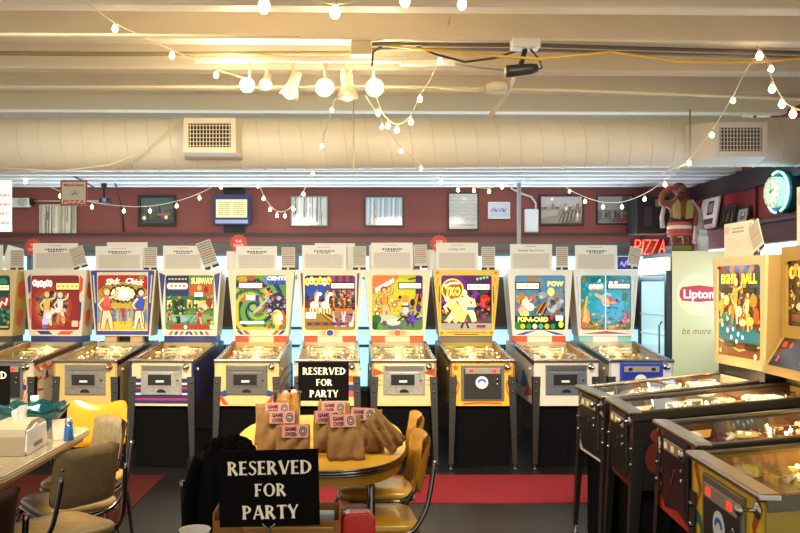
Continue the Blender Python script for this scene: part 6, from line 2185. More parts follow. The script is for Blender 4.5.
o.box(tuple(W(300, 60, 5.3)), (1.36, 0.04, 0.035), M('#f2e9d2', 0.4), 0.004)
tag(o.build('light_track'), 'long white track that carries the cream spotlights', 'track')

# black spotlight
c0 = W(521, 69, 5.0)
t = thing('spotlight', 'black spotlight hanging from a white plate under the ceiling', 'spotlight', c0)
MB().tube([(-0.095, 0.0, -0.015), (-0.06, 0, -0.012), (0.06, 0.0, 0.0), (0.10, 0.0, 0.006)], 0.03, M('#1c1814', 0.45), 16, radii=[0.036, 0.037, 0.034, 0.024]).build('housing', t)
MB().lathe([(0.034, 0), (0.034, 0.004), (0, 0.004)], M('#b8b4a8', 0.2), 16, Matrix.Translation((-0.095, 0, -0.015)) @ Matrix.Rotation(rad(-90), 4, 'Y')).build('lens', t)
MB().tube([(0.0, 0, 0.03), (0.025, 0, 0.12)], 0.016, M('#1c1814', 0.45), 10).build('arm', t)
MB().box((0.025, 0, 0.15), (0.17, 0.10, 0.06), M('#d8d2c6', 0.4), 0.006).build('mounting_plate', t)
MB().tube([(0.10, 0, 0.0), (0.13, 0, 0.005), (0.11, 0.0, 0.06), (0.05, 0, 0.13)], 0.006, M('#2a241e', 0.5)).build('cable', t)

# track spotlights
SPOT_G = 'track spotlights'


def track_spot(label, px, py, aim, lit, size=1.0):
    c0 = W(px, py, 5.3)
    t = thing('track_spotlight', label, 'spotlight', c0, 0, SPOT_G)
    hm_ = M('#efe0ba', 0.4)
    q = Vector(aim).normalized().to_track_quat('Z', 'Y').to_matrix().to_4x4()
    b = MB()
    b.lathe([(0.0, -0.085), (0.034, -0.08), (0.036, -0.03), (0.036, 0.0), (0.062, 0.07), (0.064, 0.085), (0.056, 0.085), (0.05, 0.06), (0.03, 0.01), (0, 0.0)], hm_, 20, q @ Matrix.Scale(size, 4))
    b.build('lamp_shade', t)
    bu = MB()
    bu.sphere((0, 0, 0.055), 0.046, M('#fff2d0', 0.3, 0, 26.0 if lit else 3.0, ecol='#ffe2a8'), 14, T=q @ Matrix.Scale(size, 4))
    bu.build('bulb', t)
    MB().tube([(0, 0, 0.02), (0, 0, W(px, 62, 5.3).z - c0.z)], 0.010, hm_, 8).build('stem', t)


track_spot('blazing spotlight at the left end of the white track', 250, 85, (-0.15, -1, -0.25), True, 0.8)
track_spot('small spotlight second from the left on the white track', 267, 80, (-0.1, -0.6, -0.6), False, 0.7)
track_spot('cream spotlight turned down to the left, third on the white track', 293, 84, (-0.35, 0.1, -1), False)
track_spot('blazing spotlight in the middle of the white track', 325, 87, (0, -1, -0.3), True)
track_spot('cream spotlight hanging straight down right of the blazing middle one', 347, 84, (0.05, 0.05, -1), False, 1.1)
track_spot('blazing spotlight at the right end of the white track', 373, 87, (0.1, -1, -0.3), True)

# ------------------------------------------------------------------ string lights
STR = M('#e8d8b0', 0.5)
BULBM = M('#fff0cc', 0.3, 0, BULB_E, ecol='#ffe0a4')
SOCK = M('#d8c8a0', 0.5)


def catmull(P, k=6):
    out = []
    n = len(P)
    for i in range(n - 1):
        p0, p1, p2, p3 = P[max(0, i - 1)], P[i], P[i + 1], P[min(n - 1, i + 2)]
        for j in range(k):
            s_ = j / k
            out.append(0.5 * ((2 * p1) + (p2 - p0) * s_ + (2 * p0 - 5 * p1 + 4 * p2 - p3) * s_ ** 2 + (3 * p1 - p0 - 3 * p2 + p3) * s_ ** 3))
    out.append(P[-1])
    return out


def string_lights(label, nodes, bulbs, r=0.0165, cord=0.0035):
    """nodes: (px, py, Y) along the cord; bulbs: (px, py, Y) centre of each hanging bulb"""
    P = [W(*q) for q in nodes]
    t = thing('string_lights', label, 'string lights', P[0], 0, 'string lights')
    c = MB()
    c.tube([p - P[0] for p in catmull(P)], cord, STR, 6)
    c.build('cord', t)
    for q in bulbs:
        b = W(*q[:3]) - P[0]
        rr_ = r * (q[3] if len(q) > 3 else 1)
        m = MB()
        m.lathe([(0.0, -1.25 * rr_), (0.55 * rr_, -1.1 * rr_), (0.95 * rr_, -0.5 * rr_), (1.0 * rr_, 0.0), (0.8 * rr_, 0.6 * rr_), (0.45 * rr_, 1.1 * rr_), (0.42 * rr_, 1.2 * rr_)], BULBM, 12, Matrix.Translation(b))
        bo = m.build('bulb', t)
        MB().lathe([(0.45 * rr_, 1.15 * rr_), (0.5 * rr_, 1.2 * rr_), (0.5 * rr_, 2.1 * rr_), (0.2 * rr_, 2.3 * rr_)], SOCK, 10, Matrix.Translation(b)).build('socket', bo)


def W3(px, py, Y):
    return (px, py, Y)


string_lights('string of bulbs crossing the left of the ceiling down to the spotlights', [(60, -20, 4.2), (80, -4, 4.3), (115, 23, 4.5), (172, 50, 4.9), (216, 69, 5.1), (250, 79, 5.2)],
              [(115, 28.5, 4.5), (172, 55.5, 4.9), (216, 75, 5.1)])
string_lights('four big bulbs of a string light along the top edge of the picture', [(240, -14, 3.5), (264, -3, 3.5), (300, -4, 3.5), (335, 4, 3.5), (370, -2, 3.5), (405, -6, 3.5), (462, -4, 3.5), (500, -12, 3.5)],
              [(264, 6, 3.5, 1.6), (335, 12, 3.5, 1.4), (405, 1, 3.5, 1.3), (462, 4, 3.5, 1.2)])
string_lights('string of bulbs that loops down in the middle below the spotlights', [(452, 10, 5.0), (440, 56, 5.2), (430, 80, 5.3), (420, 95, 5.4), (411, 115, 5.5), (400, 124, 5.55), (390, 121, 5.6), (381, 110, 5.6), (376, 95, 5.5)],
              [(440, 61, 5.2), (420, 99, 5.4), (411, 122, 5.5), (397, 130, 5.55), (388, 126, 5.6), (382, 127, 5.6, 0.8), (378, 113, 5.6)])
string_lights('string of bulbs running from the spotlights down to the pale drawing', [(365, 95, 5.4), (378, 115, 5.7), (400, 146, 6.4), (418, 162, 6.4), (428, 172.5, 6.85), (441, 178, 8.2), (458, 186, 8.7), (474, 187, 8.8), (489, 188, 8.8), (502, 183, 8.8), (520, 170, 8.7)],
              [(401, 151, 6.45, 0.8), (421, 168.5, 6.45, 0.8), (441, 182, 8.2), (458, 190, 8.7), (474, 190.5, 8.8), (489, 191.5, 8.8), (502, 187, 8.8)])
string_lights('string of bulbs from the spotlights to the back wall, drooping beside the menu board', [(336, 98, 5.5), (333, 106, 5.7), (322, 142, 6.3), (313, 169, 6.45), (304, 190, 8.6), (293, 205, 8.8), (285, 211, 8.85), (277, 211, 8.85), (270, 205, 8.85), (263, 194, 8.8), (258, 180, 8.7), (255, 172, 8.6)],
              [(332, 110, 5.75, 0.8), (322, 146, 6.3, 0.8), (313, 173.5, 6.45, 0.8), (303.5, 194, 8.6), (293.5, 209, 8.8), (285, 216, 8.85), (277, 215.5, 8.85), (270, 209.5, 8.85), (263.5, 198.5, 8.8), (258, 186, 8.7)])
string_lights('string of bulbs along the left of the back wall past the hanging pizza sign', [(-30, 170, 8.2), (25, 177, 8.4), (60, 191, 8.6), (92, 202, 8.7), (124, 206, 8.75), (150, 206, 8.8), (177, 201, 8.8), (200, 193, 8.8), (221, 182, 8.75), (240, 172, 8.7)],
              [(25.5, 181.5, 8.4, 1.1), (60.5, 196, 8.6, 1.1), (92, 207, 8.7), (123.8, 211, 8.75), (150, 211, 8.8), (176.7, 206, 8.8), (199.5, 198, 8.8), (221, 187, 8.75)])
string_lights('string of bulbs from the back right corner up to the right vent and ceiling', [(566, 188, 8.8), (585, 197, 8.8), (603, 202, 8.7), (622, 202, 8.5), (644, 194, 8.0), (665, 180, 7.2), (689, 159, 6.2), (712, 130, 5.8), (733, 96, 5.5), (745, 72, 5.3), (759, 52, 5.2)],
              [(569.5, 191.5, 8.8, 0.8), (585, 201.5, 8.8), (603, 207, 8.7), (622, 207, 8.5), (644.6, 199, 8.0), (665, 184.5, 7.2), (689, 163, 6.2), (712, 135, 5.8), (733, 100.5, 5.5)])
string_lights('short string of bulbs hanging at the right edge of the ceiling', [(757, 46, 5.1), (766, 58, 5.0), (771, 76, 4.9), (781, 96, 4.85), (792, 107, 4.8), (820, 115, 4.7)],
              [(759.5, 56, 5.1, 1.3), (771, 69, 5.0), (772, 89, 4.9, 1.2), (782, 104, 4.85, 1.2), (793, 114, 4.8, 1.2)])
o = MB()
o.tube([W(690, 110, 6.5), W(690, 163, 6.25)], 0.006, M('#b0a594', 0.5))
o.box(tuple(W(676, 168, 6.25)), (0.24, 0.03, 0.012), M('#d8cdb8', 0.5), 0.002, (0, rad(-21), 0))
tag(o.build('hanging_rod'), 'thin rod with a slanting pale bar hanging at the right vent', 'rod')

run('slack_cable', 'pale slack cable sagging across the left of the duct', 'cable', [W(178, 121, 6.50), W(160, 137, 6.50), W(135, 155, 6.50), W(110, 165, 6.52), W(60, 171, 6.6), W(0, 168, 6.7)], 0.006, M('#efe0bc', 0.5))
run('hanging_rod', 'thin rod hanging from the ceiling in front of the middle of the duct', 'rod', [W(353.5, 94, 6.45), W(353.5, 165, 6.45), W(355, 175, 6.45)], 0.005, M('#c8bda0', 0.5))

run('brace_rod', 'dark slanting brace rod under the soffit beside the hanging camera', 'rod', [W(66, 172, 8.15), W(99, 190, 8.79)], 0.010, M('#4c5258', 0.5))

# hanging signs at the left
c0 = W(74, 193, 8.12)
t = thing('hanging_sign', 'small cream pizza sign with red letters hanging above the silvery picture', 'sign', c0)
b = MB()
b.box((0, 0, 0), (0.265, 0.012, 0.25), M('#b8402e', 0.5), 0.003)
b.box((0, -0.007, 0), (0.235, 0.004, 0.22), M('#e6dcbc', 0.5))
a = Art(b, 0.235, 0.22, (0, -0.0095, 0), rough=0.5)
a.text("Mama's Best", 0.5, 0.86, 0.12, '#c0402e', None, 0.04, width=0.84)
a.text('PIZZA', 0.5, 0.10, 0.17, '#c8483a', None, 0.03, width=0.92)
a.ell(0.5, 0.48, 0.22, 0.16, '#d8d8c8')
a.strip([(0.42, 0.42), (0.55, 0.50), (0.66, 0.44)], 0.04, '#4a3a34')
a.strip([(0.5, 0.56), (0.6, 0.62)], 0.03, '#c8583a')
b.build('board', t)
MB().tube([(-0.09, 0, 0.115), (-0.09, 0.0, 2.735 - c0.z)], 0.003, STR).build('hanging_wire', t)
MB().tube([(0.09, 0, 0.115), (0.09, 0.0, 2.735 - c0.z)], 0.003, STR).build('hanging_wire', t)
c0 = W(-10, 206, 5.77)
t = thing('hanging_sign', 'white notice with pink lines hanging at the left edge of the picture', 'sign', c0)
b = MB()
b.box((0, 0, 0), (0.31, 0.006, 0.36), M('#e2dfdc', 0.5))
a = Art(b, 0.31, 0.36, (0, -0.0035, 0), rough=0.5)
for i in range(4):
    a.lines(0.1, 0.95, 0.68 - 0.18 * i, 0.74 - 0.18 * i, 1, '#b88a96', 31 + i, 0.9)
b.build('sheet', t)
MB().tube([(0, 0, 0.18), (0, 0.0, 3.12 - c0.z)], 0.003, STR).build('hanging_wire', t)

# ------------------------------------------------------------------ dinette tables
def rounded_outline(hx, hy, r, n=8):
    out = []
    for sx, sy, a0 in ((1, 1, 0), (-1, 1, pi / 2), (-1, -1, pi), (1, -1, 1.5 * pi)):
        out += ring_pts(sx * (hx - r), sy * (hy - r), r, r, n, a0, a0 + pi / 2)
    return out


def superell(hx, hy, e, n=56):
    out = []
    for i in range(n):
        t = 2 * pi * i / n
        c_, s_ = math.cos(t), math.sin(t)
        out.append((hx * abs(c_) ** (2 / e) * (1 if c_ > 0 else -1), hy * abs(s_) ** (2 / e) * (1 if s_ > 0 else -1)))
    return out


def dinette_table(label, loc, rz, outline, top_m, apron_m, edge_m, leg_xy, z=0.76, apron=0.0, th=0.035):
    t = thing('dinette_table', label, 'table', loc, rz)
    mb = MB()
    mb.prism(outline, 'z', z - th, z, top_m)
    mb.build('tabletop', t)
    e = MB()
    cl = outline + [outline[0], outline[1]]
    for dz, r_ in ((-0.006, 0.006), (-0.018, 0.007), (-0.030, 0.006)):
        e.tube([(x, y, z + dz) for x, y in cl], r_, edge_m, 6, cap=False)
    e.build('metal_edge', t)
    if apron:
        a = MB()
        k = 0.965
        ins = [(x * k, y * k) for x, y in outline]
        a.prism(ins, 'z', z - th - apron, z - th + 0.002, apron_m)
        a.build('apron', t)
    for x, y in leg_xy:
        l = MB()
        l.tube([(x * 0.75, y * 0.8, z - th - 0.005), (x * 0.9, y * 0.9, z - th - 0.03), (x, y, z - 0.14), (x * 1.03, y * 1.03, 0.02)], 0.019, CHROME, 12)
        l.lathe([(0.022, 0.0), (0.022, 0.02)], BLACK, 10, Matrix.Translation((x * 1.03, y * 1.03, 0)))
        l.build('leg', t)
    return t


YTOP = M('#d8a632', 0.34, noise=0.05, scale=14)
dinette_table('yellow oval dinette table with chrome edge, covered with paper party bags', (-0.16, 4.44, 0), 0, superell(0.45, 0.80, 2.7), YTOP, M('#c8901e', 0.3), CHROME,
              [(0.26, -0.52), (-0.26, -0.52), (0.26, 0.52), (-0.26, 0.52)], apron=0.05)
TTOP = M('#94866c', 0.22, noise=0.12, scale=40, coat=0.4)
dinette_table('beige marbled dinette table with a ribbed metal edge at the left', (-2.16, 4.13, 0), 0, rounded_outline(0.66, 0.66, 0.10), TTOP, M('#a8905a', 0.35), M('#d6c8a6', 0.3, 0.5),
              [(0.5, -0.48), (-0.5, -0.48), (0.5, 0.48), (-0.5, 0.48)], apron=0.03)
dinette_table('pale table in front that carries the near reserved sign and the cardboard box', (-0.30, 2.36, 0), 0, rounded_outline(0.42, 0.385, 0.04), M('#cbb184', 0.35, noise=0.08, scale=20), M('#a8905a', 0.4), CHROME,
              [(0.3, -0.3), (-0.3, -0.3), (0.3, 0.3), (-0.3, 0.3)], z=0.74)


# ------------------------------------------------------------------ chrome dinette chairs
def pad(w, h, th, m, n=10, curve=0.04, scallop=0.0, taper=0.0, r=0.06, power=6.0):
    """a cushioned back: x across, z up, thickness along y, curved round the sitter"""
    mb = MB()
    cols, rws = 18, 12
    for side in (1, -1):
        vs, fs = [], []
        for i in range(cols + 1):
            for j in range(rws + 1):
                u, v = -1 + 2 * i / cols, -1 + 2 * j / rws
                # squircle mapping gives rounded corners
                k = (abs(u) ** power + abs(v) ** power) ** (1 / power)
                m_ = max(abs(u), abs(v))
                s_ = m_ / k if k > 1e-6 else 1
                uu, vv = u * s_, v * s_
                x = uu * w / 2 * (1 - taper * (vv < 0) * -vv)
                z = vv * h / 2
                if scallop:
                    z += max(0, vv) * scallop * (math.cos(uu * pi * 1.0) * -0.9 + abs(uu) * 0.3)
                bulge = th / 2 * (1 - max(abs(uu), abs(vv)) ** 6) ** 0.5 if max(abs(uu), abs(vv)) < 1 else 0
                y = side * bulge + curve * (uu ** 2)
                vs.append((x, y, z))
        for i in range(cols):
            for j in range(rws):
                q = [i * (rws + 1) + j, (i + 1) * (rws + 1) + j, (i + 1) * (rws + 1) + j + 1, i * (rws + 1) + j + 1]
                fs.append(q if side < 0 else q[::-1])
        mb.raw(vs, fs, m, True)
    return mb


CHAIRS = 'chrome dinette chairs'


def dinette_chair(label, loc, rz, back_m, seat_m, scallop=0.0, back_w=0.37, back_h=0.27, zc=0.735, piping=None, group=CHAIRS):
    """faces +y"""
    t = thing('dinette_chair', label, 'chair', loc, rz, group)
    # seat
    s = MB()
    o_ = rounded_outline(0.205, 0.205, 0.09, 6)
    n = len(o_)
    lay = [(0.92, 0.425), (1.0, 0.435), (1.0, 0.462), (0.95, 0.475), (0.6, 0.482)]
    vs, fs = [], []
    for k, z in lay:
        vs += [(x * k, y * k, z) for x, y in o_]
    for q in range(len(lay) - 1):
        for i in range(n):
            fs.append([q * n + i, q * n + (i + 1) % n, (q + 1) * n + (i + 1) % n, (q + 1) * n + i])
    fs.append(list(range(n))[::-1])
    fs.append([(len(lay) - 1) * n + i for i in range(n)])
    s.raw(vs, fs, seat_m, True)
    s.build('seat', t)
    bnd = MB()
    bnd.tube([(x * 1.005, y * 1.005, 0.430) for x, y in o_ + o_[:2]], 0.007, CHROME, 6, cap=False)
    bnd.build('seat_band', t)
    # back
    p = pad(back_w, back_h, 0.045, back_m, scallop=scallop, curve=-0.035)
    for v_i in range(len(p.v)):
        q = p.v[v_i]
        p.v[v_i] = Vector((q.x, -0.215 + q.y * -1 - (q.z) * 0.18 - 0.02, zc + q.z))
    b = p.build('backrest', t)
    for sx in (-1, 1):
        for dz in (-0.05, 0.05):
            MB().sphere((sx * 0.145, -0.235 - 0.024 - dz * 0.18 + 0.02, zc + dz), 0.008, CHROME, 8, (1, 0.6, 1)).build('bolt', b)
    # frame: uprights run from the back down beside the seat and bend into the rear legs
    for sx in (-1, 1):
        f = MB()
        f.tube(catmull([Vector(q) for q in ((sx * 0.165, -0.272, zc + 0.03), (sx * 0.178, -0.245, zc - 0.13), (sx * 0.19, -0.215, 0.52), (sx * 0.2, -0.15, 0.44), (sx * 0.205, 0.0, 0.405), (sx * 0.20, 0.14, 0.40), (sx * 0.195, 0.205, 0.36), (sx * 0.20, 0.225, 0.2), (sx * 0.21, 0.235, 0.015))], 5), 0.0115, CHROME, 10)
        f.build('side_frame', t)
        l = MB()
        l.tube(catmull([Vector(q) for q in ((sx * 0.19, 0.10, 0.405), (sx * 0.195, -0.06, 0.39), (sx * 0.2, -0.16, 0.33), (sx * 0.205, -0.20, 0.2), (sx * 0.215, -0.235, 0.015))], 5), 0.0115, CHROME, 10)
        l.lathe([(0.014, 0), (0.014, 0.02)], BLACK, 8, Matrix.Translation((sx * 0.215, -0.235, 0)))
        l.lathe([(0.014, 0), (0.014, 0.02)], BLACK, 8, Matrix.Translation((sx * 0.21, 0.235, 0)))
        l.build('leg', t)
    return t


TAN = M('#8a7650', 0.35, noise=0.16, scale=26, coat=0.25)
TANS = M('#836d44', 0.35, noise=0.14, scale=26, coat=0.25)
YEL = M('#c68a1c', 0.25, noise=0.05, scale=20, coat=0.4)
YELS = M('#b88a1c', 0.3, noise=0.06, scale=20, coat=0.3)
REDV = M('#b81c18', 0.22, coat=0.5)
dinette_chair('nearer tan vinyl dinette chair seen from behind at the beige table', (-1.345, 3.79, 0), rad(53), TAN, TANS, back_w=0.34)
dinette_chair('farther tan vinyl dinette chair turned to the side at the beige table', (-1.47, 4.29, 0), rad(130), TAN, TANS)
dinette_chair('yellow vinyl dinette chair with a scalloped back, behind the beige table', (-1.55, 5.02 - 0.23, 0), rad(178), YEL, YELS, scallop=0.02)
dinette_chair('nearer yellow vinyl chair at the right of the oval yellow table', (0.112, 3.97, 0), rad(94), YEL, YELS)
dinette_chair('farther yellow vinyl chair at the right of the oval yellow table', (0.14, 4.58, 0), rad(92), YEL, YELS)
dinette_chair('brown vinyl chair cut off by the lower left corner', (-1.465, 2.86, 0), rad(70), M('#3a1c0e', 0.5), M('#3a1c0e', 0.5))
dinette_chair('dark chair almost hidden under the draped black coat', (-0.42, 3.57, 0), rad(-30), M('#17140f', 0.5), M('#17140f', 0.5))

# black coat over the dark chair
co = MB()
cm = M('#050505', 0.95)
rr = random.Random(4)
ringN = 40
lev = [(0.945, 0.03, 0.02), (0.935, 0.10, 0.05), (0.90, 0.155, 0.085), (0.84, 0.185, 0.105), (0.72, 0.195, 0.115), (0.55, 0.205, 0.125), (0.35, 0.225, 0.14), (0.16, 0.24, 0.155)]
vs, fs = [], []
for k, (z, ax, ay) in enumerate(lev):
    for i in range(ringN):
        a_ = 2 * pi * i / ringN
        w_ = 1 + 0.10 * (k / len(lev)) * math.sin(a_ * 7 + 0.4 * k) + 0.04 * math.sin(a_ * 3 + k)
        vs.append((ax * w_ * math.cos(a_), ay * w_ * math.sin(a_), z + 0.012 * math.sin(a_ * 2 + k)))
for k in range(len(lev) - 1):
    for i in range(ringN):
        fs.append([k * ringN + i, (k + 1) * ringN + i, (k + 1) * ringN + (i + 1) % ringN, k * ringN + (i + 1) % ringN])
fs.append([i for i in range(ringN)])
co.raw(vs, fs, cm, True)
t = thing('draped_coat', 'black coat with a fuzzy collar draped over a chair beside the near reserved sign', 'coat', (-0.45 - 0.25 * 0.5, 3.56 - 0.25 * 0.866, 0), rad(-30))
t.location = (-0.49, 3.36, 0)
t.scale = (0.74, 0.8, 1)
co.build('coat_body', t)
cl = MB()
for i in range(60):
    a_ = rr.uniform(0, 2 * pi)
    k_ = rr.uniform(0.2, 1)
    cl.sphere((0.17 * k_ * math.cos(a_), 0.085 * k_ * math.sin(a_), 0.90 + 0.035 * (1 - k_) + rr.uniform(-0.02, 0.02)), rr.uniform(0.02, 0.035), M('#0a0908', 0.95), 8)
cl.build('fuzzy_collar', t)
sl = MB()
sl.tube(catmull([Vector(q) for q in ((0.16, -0.04, 0.86), (0.23, -0.05, 0.74), (0.25, -0.05, 0.56), (0.25, -0.06, 0.40))], 4), 0.05, cm, 12)
sl.build('sleeve', t)
sl = MB()
sl.tube(catmull([Vector(q) for q in ((-0.16, -0.04, 0.86), (-0.22, -0.05, 0.74), (-0.24, -0.05, 0.56), (-0.24, -0.06, 0.42))], 4), 0.05, cm, 12)
sl.build('sleeve', t)

# ------------------------------------------------------------------ RESERVED FOR PARTY signs
_gly = {}


def flare(x0, y0, x1, y1, w, f=1.5, n=6):
    """a stem that widens to its ends"""
    dx, dy = x1 - x0, y1 - y0
    l = math.hypot(dx, dy)
    nx, ny = -dy / l, dx / l
    A, B = [], []
    for i in range(n + 1):
        s_ = i / n
        k = 1 + (f - 1) * abs(2 * s_ - 1) ** 3
        A.append((x0 + dx * s_ + nx * w * k / 2, y0 + dy * s_ + ny * w * k / 2))
        B.append((x0 + dx * s_ - nx * w * k / 2, y0 + dy * s_ - ny * w * k / 2))
    return A + B[::-1]


def bowl(cx, cy, rx, ry, wt_, wn, a0, a1, n=18):
    """arc that is thick at the sides and thin at top and bottom"""
    A, B = [], []
    for i in range(n + 1):
        a_ = a0 + (a1 - a0) * i / n
        w = wn + (wt_ - wn) * abs(math.cos(a_))
        A.append((cx + rx * math.cos(a_), cy + ry * math.sin(a_)))
        B.append((cx + (rx - w) * math.cos(a_), cy + (ry - wn - (w - wn) * 0.0) * math.sin(a_)))
    return A, B


def glyph(c):
    th, tn = 0.20, 0.10
    P, S = [], []          # polygons, strips (A, B)
    if c in 'REDPF':
        P.append(flare(0.12, 0, 0.12, 1, th))
    if c == 'R':
        S.append(bowl(0.16, 0.73, 0.44, 0.27, th, tn, pi / 2, -pi / 2))
        P.append(flare(0.32, 0.50, 0.66, 0.0, th, 1.2))
        w = 0.74
    elif c == 'E':
        for y, x in ((0.05, 0.55), (0.51, 0.46), (0.95, 0.52)):
            P.append([(0.12, y - 0.045), (x - 0.06, y - 0.045), (x, y - 0.10), (x, y + 0.10), (x - 0.06, y + 0.045), (0.12, y + 0.045)])
        w = 0.58
    elif c == 'F':
        for y, x in ((0.51, 0.46), (0.95, 0.54)):
            P.append([(0.12, y - 0.045), (x - 0.06, y - 0.045), (x, y - 0.10), (x, y + 0.10), (x - 0.06, y + 0.045), (0.12, y + 0.045)])
        w = 0.58
    elif c == 'P':
        S.append(bowl(0.16, 0.70, 0.46, 0.30, th, tn, pi / 2, -pi / 2))
        w = 0.64
    elif c == 'D':
        S.append(bowl(0.14, 0.5, 0.66, 0.5, th * 1.1, tn, pi / 2, -pi / 2))
        w = 0.84
    elif c == 'O':
        S.append(bowl(0.46, 0.5, 0.46, 0.52, th * 1.1, tn, 0, 2 * pi, 30))
        w = 0.94
    elif c == 'S':
        pts = [(0.52, 0.84), (0.42, 0.95), (0.27, 0.97), (0.13, 0.87), (0.13, 0.70), (0.26, 0.57), (0.40, 0.46), (0.48, 0.30), (0.42, 0.11), (0.27, 0.03), (0.12, 0.06), (0.03, 0.18)]
        ws = [0.12, 0.09, 0.09, 0.13, 0.15, 0.17, 0.17, 0.15, 0.12, 0.09, 0.09, 0.13]
        cc = catmull([Vector((x, y, wv)) for (x, y), wv in zip(pts, ws)], 3)
        A, B = [], []
        for i, q in enumerate(cc):
            d = (cc[min(i + 1, len(cc) - 1)] - cc[max(0, i - 1)])
            l = math.hypot(d.x, d.y) or 1
            A.append((q.x - d.y / l * q.z / 2, q.y + d.x / l * q.z / 2))
            B.append((q.x + d.y / l * q.z / 2, q.y - d.x / l * q.z / 2))
        S.append((A, B))
        w = 0.58
    elif c == 'V':
        P.append(flare(0.08, 1, 0.40, 0.02, th, 1.35))
        P.append(flare(0.42, 0.02, 0.74, 1, tn, 1.6))
        w = 0.80
    elif c == 'A':
        P.append(flare(0.08, 0, 0.40, 0.98, tn, 1.6))
        P.append(flare(0.42, 0.98, 0.74, 0, th, 1.35))
        P.append([(0.2, 0.28), (0.62, 0.28), (0.60, 0.37), (0.22, 0.37)])
        w = 0.82
    elif c == 'T':
        P.append(flare(0.36, 0, 0.36, 0.95, th))
        P.append([(0.02, 0.80), (0.09, 0.905), (0.63, 0.905), (0.70, 0.80), (0.70, 1.0), (0.02, 1.0)])
        w = 0.72
    elif c == 'Y':
        P.append(flare(0.37, 0, 0.37, 0.5, th))
        P.append(flare(0.06, 1, 0.36, 0.42, th, 1.35))
        P.append(flare(0.38, 0.42, 0.68, 1, tn, 1.6))
        w = 0.74
    return P, S, w


def sign_text(a, t, cx, cy, h, colr):
    """h in units of panel height; flared roman capitals"""
    gs = [glyph(c) for c in t]
    gap = 0.10
    tot = sum(g[2] for g in gs) + gap * (len(gs) - 1)
    kx = h * a.h / a.w
    x = cx - tot * kx / 2
    for P, S, w in gs:
        for p in P:
            a.poly([(x + u * kx, cy + (v - 0.5) * h) for u, v in p], colr)
        for A, B in S:
            n = len(A)
            vs = [a._p((x + u * kx, cy + (v - 0.5) * h)) for u, v in A + B]
            a.mb.raw(vs, [[i, i + 1, n + i + 1, n + i] for i in range(n - 1)], a._m(colr), False, a.T)
            a.k += 1
        x += (w + gap) * kx


def reserved_sign(label, c, w, h, ztab, rz=0.0, roll=0.0):
    t = thing('table_sign', label, 'sign', (c[0], c[1], ztab), rz, 'reserved for party signs')
    zc_ = c[2] - ztab
    T = Matrix.Translation((0, 0, zc_)) @ Matrix.Rotation(roll, 4, 'Y')
    b = MB()
    b.box((0, 0, 0), (w, 0.006, h), M('#080707', 0.9), 0.001, T=T)
    a = Art(b, w, h, (0, -0.0034, 0), rough=0.6, step=0.00004, T=T)
    sign_text(a, 'RESERVED', 0.515, 0.77, 0.18, '#f2ead2')
    sign_text(a, 'FOR', 0.515, 0.48, 0.165, '#f2ead2')
    sign_text(a, 'PARTY', 0.51, 0.19, 0.18, '#f2ead2')
    b.build('sign_board', t)
    s = MB()
    s.lathe([(0.045, 0.0), (0.045, 0.006), (0.012, 0.012), (0.006, 0.016)], DSTEEL, 18)
    s.tube([(0, 0.006, 0.01), (0, 0.006, zc_ - h / 2 + 0.01)], 0.005, DSTEEL, 8)
    s.tube([(-0.02, -0.006, zc_ - h / 2 + 0.01), (0, 0.0, zc_ - h / 2 - 0.012), (0.02, -0.006, zc_ - h / 2 + 0.01)], 0.004, CHROME, 6)
    s.build('clip_stand', t)
    return t


reserved_sign('near black reserved for party sign on a clip stand, largest of the three', W(269, 488, 2.5), 0.306, 0.232, 0.742, 0, rad(-1.5))
reserved_sign('black reserved for party sign at the far end of the oval yellow table', W(323.5, 381.5, 5.14), 0.318, 0.243, 0.762)
reserved_sign('black reserved for party sign cut off by the left edge of the picture', W(-16, 386, 4.72), 0.302, 0.232, 0.762)

# cardboard box on the near table
t = thing('cardboard_box', 'open cardboard box behind the near reserved sign', 'box', (-0.232, 2.66, 0.742))
cb = M('#9a6a34', 0.8, noise=0.08, scale=12)
ci = M('#7a4e24', 0.85)
b = MB()
bw, bd_, bh = 0.40, 0.13, 0.115
b.box((0, 0, 0.003), (bw, bd_, 0.006), cb)
b.box((0, bd_ / 2, bh / 2), (bw, 0.005, bh), cb)
b.box((0, -bd_ / 2, bh * 0.40), (bw, 0.005, bh * 0.8), cb)
for s_ in (-1, 1):
    b.box((s_ * bw / 2, 0, bh / 2), (0.005, bd_, bh), cb)
b.build('carton', t)
MB().box((0.04, -bd_ / 2 - 0.035, bh * 0.62), (0.28, 0.004, 0.07), M('#c29a5c', 0.8), 0, (rad(60), 0, 0)).build('flap', t)
o = MB()
o.box((0.0, 0, 0.05), (0.10, 0.05, 0.085), M('#a9bccf', 0.5), 0.004)
o = o.build('paper_packet')
o.location = (-0.10, 2.665, 0.75)
tag(o, 'pale blue packet in the cardboard box', 'packet')
o = MB()
o.lathe([(0.035, 0.0), (0.045, 0.10), (0.048, 0.105), (0.044, 0.105), (0.034, 0.01), (0, 0.008)], M('#ece8df', 0.5), 20)
o = o.build('paper_cup')
o.location = (-0.465, 2.46, 0.742)
tag(o, 'white paper cup at the left of the cardboard box', 'cup')

# ------------------------------------------------------------------ paper party bags with stickers
BAGM = M('#8c693e', 0.85, noise=0.16, scale=22, bump=0.5)


